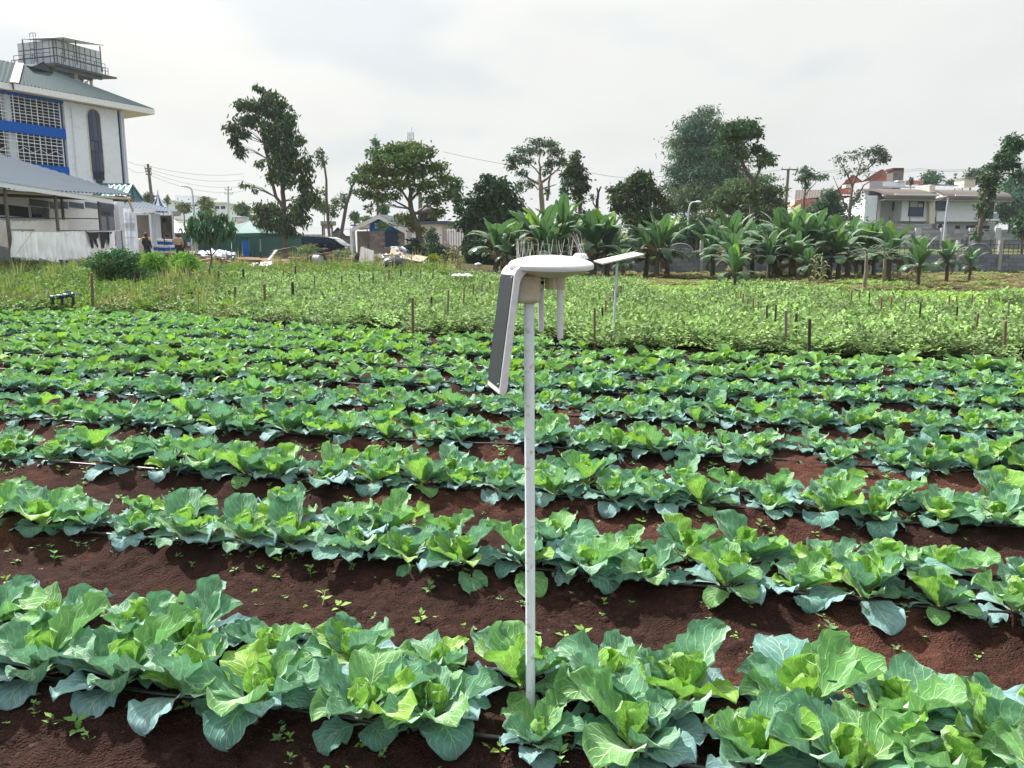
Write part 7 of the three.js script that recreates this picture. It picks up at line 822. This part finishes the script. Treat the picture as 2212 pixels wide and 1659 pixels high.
const papM = mat(0.11, 0.17, 0.09, { map: null, rough: 0.93, through: 0.3, coat: 0.15, coatRough: 0.4 });
papaya(1868, 28, 522, 'papaya tree with drooping lobed leaves left of the young bananas', 16, 9); papaya(1908, 31, 528, 'papaya tree just right of the taller papaya', 13, 10);
function maize(x, d, top, label, col, seed) { const q = rng(seed), b = groundUnder(at(x, 600, d)), h = at(x, top, d).y - b.y, o = thing('maize_plant', label, 'maize', b, 'maize plants'), m = mat(...col, { map: null, rough: 0.93, through: 0.3 }); part(o, 'stalk', new MB().tube([b.clone().add(V(0, -0.05, 0)), b.clone().add(V(0.02, h * 0.95, 0))], [0.018, 0.008], 5), m); for (let i = 0; i < 7; i++) { const g = blade(h * 0.42, 0.075, 1.0, 2.0 + q(), 0.3, seed + i, 0, 8); g.rotateY(q() * 6.28); g.translate(b.x, b.y + h * (0.15 + 0.11 * i), b.z); part(o, 'leaf', g, m); } part(o, 'tassel', new MB().tube([b.clone().add(V(0.02, h * 0.92, 0)), b.clone().add(V(0.04, h, 0))], [0.012, 0.004], 4), M.woodPale); }
[[975, 36, 520, 'tall dry maize stalk behind the sensor panel', [0.24, 0.22, 0.1]], [988, 35.5, 528, 'shorter dry maize stalk beside the tall one', [0.26, 0.2, 0.07]], [965, 36.4, 538, 'leftmost small maize stalk near the golden shrub', [0.22, 0.23, 0.08]], [1772, 31, 545, 'yellowing maize stalk in front of the big banana clump', [0.24, 0.26, 0.12]], [1760, 31.4, 556, 'small maize stalk left of the yellowing one', [0.2, 0.25, 0.11]]].forEach((a, i) => maize(...a, 900 + i * 20));

// ---------------------------------------------------------------- boundary wall with arches, upper wall, white house, red roofs
{
  const f = facade(at(1240, 588, 43.6), at(2300, 588, 43.6)), o = thing('boundary_wall', 'grey block boundary wall with arched panels, posts and iron bars behind the bananas', 'wall', groundUnder(f.p(8, 0, 0))), U = (x) => f.uy(x, 560)[0], gy = groundUnder(f.p(10, 0, 0)).y - 0.15, low = f.uy(1700, 549)[1], archTop = f.uy(1700, 527)[1], postTop = f.uy(1700, 519)[1], step = U(1607) - U(1515), u0 = U(1515);
  const coreM = M.wallC; let stoneCount = 0;
  for (let k = -3; k <= 10; k++) {
    const a = u0 + (k - 1) * step, b = a + step, arch = [0, 2, 4, 7, 9].includes(k), mid = (a + b) / 2, r = step * 0.32, topAt = (u) => arch && Math.abs(u - mid) < r ? low + (archTop - low) * Math.sqrt(1 - ((u - mid) / r) ** 2) : low;
    const out = [[a, gy], [b, gy], [b, low - 0.03], ...(arch ? [...Array(13)].map((_, i) => { const u = mid + r * Math.cos(i / 12 * 3.1416); return [u, topAt(u) - 0.03]; }) : []), [a, low - 0.03]]; part(o, 'panel_core', prism(new MB(), out.map(([u, y]) => f.p(u, y, -0.02)), f.n.clone().multiplyScalar(-0.16)), coreM);
    if (k >= 0) pieces(o, f, 'block', a + 0.09, b - 0.09, gy, arch ? archTop : low, 0.46, 0.23, 0.0, greyBlocks, (u, y) => y < topAt(u) - 0.1 && stoneCount++ < 296, 20 + k, 0.03);
    part(o, 'post', f.rect(new MB(), b - 0.08, b + 0.08, gy, postTop, 0.09, 0.24), M.concrete);
    if (arch) part(o, 'arch_coping', new MB().tube([...Array(13)].map((_, i) => { const u = mid + (r + 0.03) * Math.cos(i / 12 * 3.1416); return f.p(u, topAt(clamp(u, mid - r * 0.999, mid + r * 0.999)) + 0.02, -0.06); }), 0.055, 6), M.wallB);
    for (let i = 1; i < 9; i++) { const u = a + step * i / 9; if (arch && Math.abs(u - mid) < r * 0.8) continue; part(o, 'iron_bar', f.rect(new MB(), u - 0.014, u + 0.014, low - 0.05, postTop - 0.1 - (arch ? 0 : 0.35 * Math.sin(3.14 * i / 9)) + 0.2, -0.09, 0.028), M.iron); }
    for (const y of [low + 0.12, postTop - 0.25]) part(o, 'iron_rail', f.rect(new MB(), a, b, y, y + 0.03, -0.06, 0.025), M.iron);
  }
}
{
  const f = facade(R7(700, 1100, 60), R7(2250, 1100, 60)), o = thing('upper_wall', 'pale grey block wall with pilasters on the slope below the white house', 'wall', groundUnder(f.p(6, 0, 0))), U = (x) => f.uy(...R7(x, 1040))[0], Y = (y) => f.uy(...R7(1400, y))[1], pale = [mat(0.27, 0.28, 0.3, { map: grime }), mat(0.33, 0.33, 0.35, { map: grime }), mat(0.22, 0.23, 0.255, { map: grime })];
  part(o, 'wall_core', f.rect(new MB(), U(620), U(2300), Y(1230), Y(990), -0.05, 0.25), M.wallB); part(o, 'wall_core', f.rect(new MB(), U(760), U(1222), Y(990) - 0.01, Y(926), -0.5, 0.25), M.wallB); pieces(o, f, 'block', U(640), U(2250), Y(1110), Y(988), 0.5, 0.26, 0, pale, null, 61, 0.04, 230); pieces(o, f, 'block', U(764), U(1220), Y(986), Y(924), 0.5, 0.26, -0.45, pale, null, 62, 0.04, 70); for (const x of [1005, 1285, 1600, 1885]) part(o, 'pilaster', f.rect(new MB(), U(x), U(x + 62), Y(1200), Y(972), 0.14, 0.2), M.greyWall);
  for (const [x, y0] of [[725, 850], [950, 850], [1232, 850]]) part(o, 'iron_post', new MB().bar(f.P(...R7(x, y0), -0.4), f.P(...R7(x, 925), -0.4), 0.05), M.iron);
}
{ // white house
  const f = facade(R7(830, 900, 74), R7(1860, 900, 75.5)), U = (x, y = 780) => f.uy(...R7(x, y))[0], Y = (x, y) => f.uy(...R7(x, y))[1], o = thing('white_house', 'white two-storey house with a curved brown roof and dark framed windows', 'house', groundUnder(f.p(4, 0, -3))), y0 = Y(1300, 902), y1 = Y(1300, 656), gy = Y(1300, 1100);
  part(o, 'wall', f.rect(new MB(), U(1232), U(1862), y0, y1 + 0.3, 0.3, 7), M.white); part(o, 'wall', f.rect(new MB(), U(838), U(1165), y0, y1 + 0.3, 0.3, 7), M.white); part(o, 'wall', f.rect(new MB(), U(605), U(838), Y(700, 930), y1 + 0.3, -0.9, 6), M.greyWall, 'grey recessed wall'); part(o, 'lower_wall', f.rect(new MB(), U(820), U(1935), gy, y0 - 0.01, -0.3, 7), M.greyWall);
  part(o, 'fin_wall', prism(new MB(), [[1168, 925], [1168, 500], [1198, 492], [1232, 498], [1232, 925]].map(([x, y]) => f.P(...R7(x, y), 0.7)), f.n.clone().multiplyScalar(-2)), mat(0.62, 0.58, 0.52, { map: grime }));  // cream tint puts the warm sunlight on the fin into its colour
  const prof = (uu, e = 0) => [...Array(9)].map((_, i) => { const t = i / 8; return f.p(uu, mix(y1, Y(1300, 525), Math.sin(t * 1.57)) + e, 1.4 - 4.4 * (1 - Math.cos(t * 1.57))); });
  for (const [a, b] of [[575, 1166], [1234, 1966]]) { const m = new MB(), A = prof(U(a, 640)), B = prof(U(b, 640)), A2 = prof(U(a, 640), -0.18), B2 = prof(U(b, 640), -0.18); for (let i = 0; i < 8; i++) { m.quad(A[i], B[i], B[i + 1], A[i + 1]); m.quad(A2[i], B2[i], B2[i + 1], A2[i + 1]); m.quad(B[i], B2[i], B2[i + 1], B[i + 1]); m.quad(A2[i], A[i], A[i + 1], A2[i + 1]); } m.quad(A[0], B[0], B2[0], A2[0]); part(o, 'curved_roof', m, M.tileDull); part(o, 'gutter', f.rect(new MB(), U(a, 640) + 0.9, U(b, 640) - (b > 1900 ? 2.2 : 0.05), Y(1300, 630), Y(1300, 614), 1.52, 0.1), M.whiteClean); part(o, 'soffit', f.rect(new MB(), U(a, 640), U(b, 640), y1 - 0.22, y1 - 0.19, 1.4, 2), M.greyWall); }
  part(o, 'parapet', f.rx(new MB(), R7(645, 458), R7(905, 525), -3.2, 0.4), M.white); part(o, 'parapet_cap', f.rx(new MB(), R7(820, 446), R7(912, 458), -3.0, 0.6), M.white); part(o, 'parapet', f.rx(new MB(), R7(640, 512), R7(1046, 530), -2.9, 0.3), M.greyWall); part(o, 'parapet', f.rx(new MB(), R7(1046, 494), R7(1495, 516), -3.2, 0.4), M.white); part(o, 'parapet_cap', f.rx(new MB(), R7(1040, 488), R7(1498, 494), -3.1, 0.6), M.concrete);
  part(o, 'stair_tower', f.rx(new MB(), R7(508, 452), R7(642, 620), -2.2, 3), M.greyWall); part(o, 'wing_wall', f.rx(new MB(), R7(462, 612), R7(572, 920), 0.5, 3), M.white); part(o, 'wing_wall', f.rx(new MB(), R7(396, 626), R7(462, 920), -0.8, 2.5), M.whiteClean); part(o, 'dark_wing_panel', f.rx(new MB(), R7(410, 694), R7(446, 860), -0.78, 0.03), M.steelDark); part(o, 'dark_wing_panel', f.rx(new MB(), R7(573, 686), R7(602, 890), -0.6, 0.1), M.steelDark); part(o, 'wing_side', f.rx(new MB(), R7(600, 660), R7(614, 905), -0.5, 2), M.whiteClean);  // dark slabs fill the wing gaps; the shade inside is their colour
  const ch = new THREE.Group(); ch.name = 'chimney'; o.add(ch); part(ch, 'stack', f.rx(new MB(), R7(1558, 424), R7(1672, 520), -3, 1.4), M.cream); part(ch, 'cap', f.rx(new MB(), R7(1552, 414), R7(1678, 424), -2.9, 1.6), M.concrete); for (const x of [1606, 1634, 1662]) part(ch, 'vent', f.rx(new MB(), R7(x, 428), R7(x + 10, 440), -2.98, 0.03), M.dark);
  const win = (a, b, panes) => { const g = new THREE.Group(); g.name = 'window'; o.add(g); part(g, 'frame', f.rx(new MB(), R7(...a), R7(...b), 0.33, 0.028), M.dark); panes.forEach(([p, q, m]) => part(g, 'pane', f.rx(new MB(), R7(...p), R7(...q), 0.345, 0.012), m)); part(g, 'sill', f.rx(new MB(), R7(a[0] - 4, b[1]), R7(b[0] + 4, b[1] + 6), 0.4, 0.1), M.white); };
  const curtain = mat(0.4, 0.43, 0.48, { rough: 0.3 }); win([945, 668], [1100, 848], [[[958, 680], [1036, 742], curtain], [[1048, 680], [1092, 696], M.glassDark], [[1048, 704], [1092, 744], curtain], [[954, 752], [1036, 840], M.glassDark], [[1046, 752], [1090, 840], M.glassDark]]); win([1234, 668], [1346, 784], [[[1244, 676], [1292, 776], M.glassDark], [[1298, 676], [1338, 776], M.glassDark]]);
  const nw = new THREE.Group(); nw.name = 'window'; o.add(nw); part(nw, 'frame', f.rx(new MB(), R7(764, 672), R7(818, 786), -0.87, 0.028), M.dark); part(nw, 'pane', f.rx(new MB(), R7(772, 682), R7(810, 778), -0.855, 0.012), M.glassDark);
  for (const [a, b] of [[1232, 1300], [1455, 1504], [1576, 1672], [1735, 1832]]) part(o, 'lower_window', f.rx(new MB(), R7(a, 946), R7(b, 982), -0.27, 0.028), M.dark); const ac = new THREE.Group(); ac.name = 'cooling_unit'; o.add(ac); part(ac, 'case', f.rx(new MB(), R7(1260, 932), R7(1330, 978), 0.2, 0.35), M.whiteClean); const cc = f.P(...R7(1288, 955), 0.205); part(ac, 'fan', new MB().tube([cc, cc.clone().addScaledVector(f.n, 0.02)], 0.24, 16), M.dark);
  for (const x of [1832, 1862]) part(o, 'balcony_post', f.rx(new MB(), R7(x, 672), R7(x + 8, 880), 0.9, 0.08), M.iron); for (const y of [690, 745, 810]) part(o, 'balcony_rail', f.rx(new MB(), R7(1815, y), R7(1870, y + 5), 0.95, 0.05), M.iron); part(o, 'balcony_glass', f.rx(new MB(), R7(1868, 812), R7(1930, 880), 0.6, 0.04), mat(0.25, 0.36, 0.42, { rough: 0.15, map: null })); part(o, 'balcony_slab', f.rx(new MB(), R7(1760, 872), R7(1942, 892), 1.0, 1.2), M.white);
}
{ // red-tiled house behind
  const o = thing('red_roofed_house', 'house with steep red tiled roofs and a brick chimney behind the white house', 'house', groundUnder(R7(500, 700, 96))), P = (x, y, d) => R7(x, y, d), sheet = (a, b, c, d2) => part(o, 'roof', new MB().ribs(P(...a), P(...b), P(...c), P(...d2), 0.3, 0.05), M.tile);
  sheet([90, 600, 92], [480, 610, 90], [330, 388, 96], [312, 388, 96]); sheet([480, 610, 90], [560, 560, 100], [330, 388, 96.1], [330, 388, 96.1]); sheet([430, 560, 95], [870, 560, 93], [662, 328, 100], [640, 328, 100]); sheet([250, 560, 96], [432, 560, 95.1], [640, 328, 100], [632, 330, 100]); sheet([130, 672, 90], [420, 672, 89], [420, 618, 92], [120, 618, 92]); sheet([900, 500, 99], [1100, 500, 99], [1080, 450, 102], [905, 450, 102]);
  part(o, 'wall', prism(new MB(), [P(100, 840, 93), P(480, 840, 92), P(480, 650, 92), P(100, 650, 93)], V(0, 0, -4)), M.greyWall); sheet([210, 575, 89], [310, 560, 89], [285, 520, 91], [240, 530, 91]); part(o, 'dormer', prism(new MB(), [P(238, 530, 90.5), P(300, 530, 90.5), P(296, 492, 90.5), P(242, 492, 90.5)], V(0, 0, -1)), M.cream);
  const Q = (x, y, d) => R6(x, y, d); part(o, 'roof', new MB().ribs(Q(1322, 552, 96), Q(1645, 520, 95), Q(1662, 440, 99), Q(1335, 445, 99), 0.3, 0.05), M.tileDull); part(o, 'roof', new MB().ribs(Q(1270, 640, 92), Q(1480, 640, 92), Q(1640, 490, 97), Q(1420, 520, 97), 0.3, 0.05), M.tile); part(o, 'wall', prism(new MB(), [Q(1325, 640, 96), Q(1640, 640, 96), Q(1640, 530, 96), Q(1325, 552, 96)], V(0, 0, -3)), M.cream);
  const g = new THREE.Group(); g.name = 'chimney'; o.add(g); const c = facade(R7(772, 440, 93), R7(880, 440, 93)); part(g, 'stack', c.rx(new MB(), R7(772, 332), R7(876, 460), 0, 1.6), mat(0.14, 0.12, 0.115, { bump: 0.01 })); const q = [M.stoneC, M.stone, mat(0.17, 0.13, 0.12)]; pieces(g, c, 'brick', c.uy(...R7(772, 400))[0], c.uy(...R7(876, 400))[0], c.uy(...R7(800, 440))[1], c.uy(...R7(800, 336))[1], 0.9, 0.4, 0.01, q, null, 90, 0.03); part(g, 'cap', c.rx(new MB(), R7(766, 308), R7(886, 332), 0.15, 1.9), M.tile);
}
{ // far pale buildings, cell tower
  const far1 = (z, a, b, d, label, wins) => { const f = facade(z(a[0], b[1], d), z(b[0], b[1], d)), o = thing('far_building', label, 'building', groundUnder(f.p(2, 0, 0))); part(o, 'wall', f.rx(new MB(), z(...a), z(b[0], b[1] + 120), 0, 8), M.white); part(o, 'parapet', f.rx(new MB(), z(a[0] - 5, a[1] - 8), z(b[0] + 5, a[1] + 6), 0.3, 8.6), M.whiteClean); for (const [x, y, w, h] of wins) part(o, 'window', f.rx(new MB(), z(x, y), z(x + w, y + h), 0.03, 0.03), M.glassDark); };
  far1(R2, [1932, 508], [2212, 680], 150, 'pale flat-roofed building far behind the left street lamp', [[1960, 536, 10, 14], [2080, 540, 12, 14], [2020, 600, 40, 24], [2120, 600, 50, 24]]); far1(R2, [1560, 562], [1930, 640], 140, 'long low white building far behind the marquee spire', [[1590, 585, 60, 16], [1680, 585, 60, 16], [1850, 585, 40, 16]]); far1(R3, [418, 582], [562, 690], 145, 'white far building with large windows right of the mango tree top', [[440, 618, 50, 34], [505, 618, 52, 34]]);
  const o = thing('cell_tower', 'distant lattice phone mast above the round-crowned tree', 'mast', groundUnder(RT(1553, 900, 260))), b = new MB(), P = (x, y) => RT(x, y, 260); for (const x of [1532, 1575]) { b.bar(P(x + (x < 1550 ? -4 : 4), 700), P(x, 420), 0.28); } for (let y = 425; y < 690; y += 22) { b.bar(P(1532, y), P(1575, y + 22), 0.16); b.bar(P(1575, y), P(1532, y + 22), 0.16); b.bar(P(1531, y), P(1576, y), 0.18); } b.bar(P(1560, 420), P(1560, 385), 0.16); part(o, 'lattice', b, M.galv); for (const [x, y] of [[1535, 425], [1570, 425], [1552, 470], [1530, 470]]) part(o, 'antenna', new MB().bar(P(x, y), P(x, y + 26), 0.9, 0.4), M.white);
}
// ---------------------------------------------------------------- lamps, poles and wires
function lamp(label, pts, z, d, r) { const b = groundUnder(z(pts[0][0], pts[0][1], d)), o = thing('street_lamp', label, 'street lamp', b), P = pts.map(([x, y]) => z(x, y, d)); part(o, 'pole', new MB().tube([b, ...P.slice(0, -1)], [r * 1.2, ...P.slice(0, -1).map((_, i) => r * (1 - i * 0.06))], 8), M.galv); const e = P[P.length - 1], a = P[P.length - 2], dir = e.clone().sub(a).normalize(), g = new THREE.SphereGeometry(1, 16, 10); g.scale(0.25, 0.1, 0.14); const m = new THREE.Matrix4().makeBasis(dir, V(0, 1, 0).addScaledVector(dir, -dir.y).normalize(), dir.clone().cross(V(0, 1, 0)).normalize()).setPosition(e); g.applyMatrix4(m); part(o, 'lamp_head', g, M.whiteClean); }
lamp('curved street lamp beside the far pale building on the left', [[210, 660], [200, 540], [188, 450], [165, 415], [130, 403], [100, 398], [72, 395]], R3, 92, 0.11); lamp('curved street lamp among trees left of the right banana clump', [[150, 690], [158, 640], [172, 595], [195, 578], [225, 575], [258, 574]], R6, 62, 0.07); lamp('curved street lamp rising in front of the white house', [[1325, 1115], [1345, 900], [1358, 760], [1372, 680], [1370, 640], [1352, 622], [1325, 630], [1285, 636]], R7, 47, 0.055);
function pole(label, z, x0, y0, x1, y1, d, r, m, arms) { const a = z(x0, y0, d), b = groundUnder(a), t = z(x1, y1, d), o = thing('utility_pole', label, 'utility pole', b); part(o, 'pole', new MB().tube([b, a, t], [r * 1.2, r * 1.1, r * 0.85], 8), m); for (const [u, v, w] of arms) { const c = z(u, v, d); part(o, 'crossarm', new MB().bar(c.clone().add(V(-w, 0, 0)), c.clone().add(V(w, 0, 0)), 0.1), m); for (const k of [-0.9, 0, 0.9]) part(o, 'insulator', new MB().tube([c.clone().add(V(w * k, 0.05, 0)), c.clone().add(V(w * k, 0.25, 0))], [0.06, 0.03], 6), M.concrete); } }
pole('dark wooden utility pole right of the blue and white building', R2, 1680, 555, 1635, 155, 84, 0.16, M.woodGrey, [[1637, 205, 0.35], [1640, 235, 0.3], [1645, 270, 0.3]]); pole('thin grey pole with a forked top left of the tallest tree', R3, 590, 700, 588, 400, 110, 0.13, M.galv, [[590, 440, 0.5], [594, 485, 0.6]]); pole('grey utility pole before the red-roofed house', R6, 1225, 610, 1255, 215, 74, 0.15, M.woodGrey, [[1270, 215, 0.8]]); pole('short leaning stay pole with a fan of wires among the bananas', R6, 1012, 720, 1038, 400, 70, 0.13, M.woodGrey, [[1038, 405, 0.2]]); pole('dark post rising behind the round-crowned tree', R4, 1058, 760, 1052, 480, 70, 0.2, M.woodGrey, []);
const wire = (label, z, pts, d0, d1, sag = 0.5, r = 0.014) => { const P = pts.map(([x, y], i) => z(x, y, mix(d0, d1, i / (pts.length - 1)))), out = []; for (let i = 0; i + 1 < P.length; i++) for (let k = 0; k <= 10; k++) { const t = k / 10, p = P[i].clone().lerp(P[i + 1], t); p.y -= sag * 4 * t * (1 - t); if (k || !i) out.push(p); } tag(mesh('power_line', new MB().tube(out, r, 4).geo(), M.steelDark), label, 'power line'); };
wire('topmost wire from the dark pole towards the tallest tree', R2, [[1636, 175], [2700, 262]], 84, 95, 0.5); wire('second wire from the dark pole towards the tallest tree', R2, [[1638, 208], [2700, 330]], 84, 95, 0.6); wire('third wire from the dark pole running right', R2, [[1640, 238], [2700, 400]], 84, 95, 0.7); wire('lowest wire from the dark pole running right', R2, [[1645, 270], [2700, 455]], 84, 95, 0.8); wire('wire from the building to the dark pole', R2, [[1420, 125], [1636, 160]], 75, 84, 0.2); wire('lower wire from the building to the dark pole', R2, [[1420, 200], [1636, 215]], 75, 84, 0.4); wire('upper wire crossing behind the narrow tree to the grey pole', R5, [[-620, 20], [1030, 255], [1900, 275]], 90, 80, 0.4, 0.018); wire('wire from the grey pole over the red roofs to the right', R6, [[1258, 205], [1790, 218], [2700, 205], [3500, 180]], 74, 84, 0.25); wire('second wire over the red roofs to the right', R6, [[1275, 215], [1790, 238], [2700, 225], [3500, 195]], 74, 84, 0.25); wire('wire from the feathery tree to the grey pole', R6, [[0, 265], [1258, 208]], 78, 74, 0.3);
for (let i = 0; i < 5; i++) wire(`stay wire of the short leaning pole, ${ordinal(i + 1)} from its top`, R6, [[1040, 402 + i * 3], [1062 + i * 9, 560 + i * 8], [1095 + i * 4, 690]], 70, 68, 0.1, 0.02);
renderer.render(scene, camera);
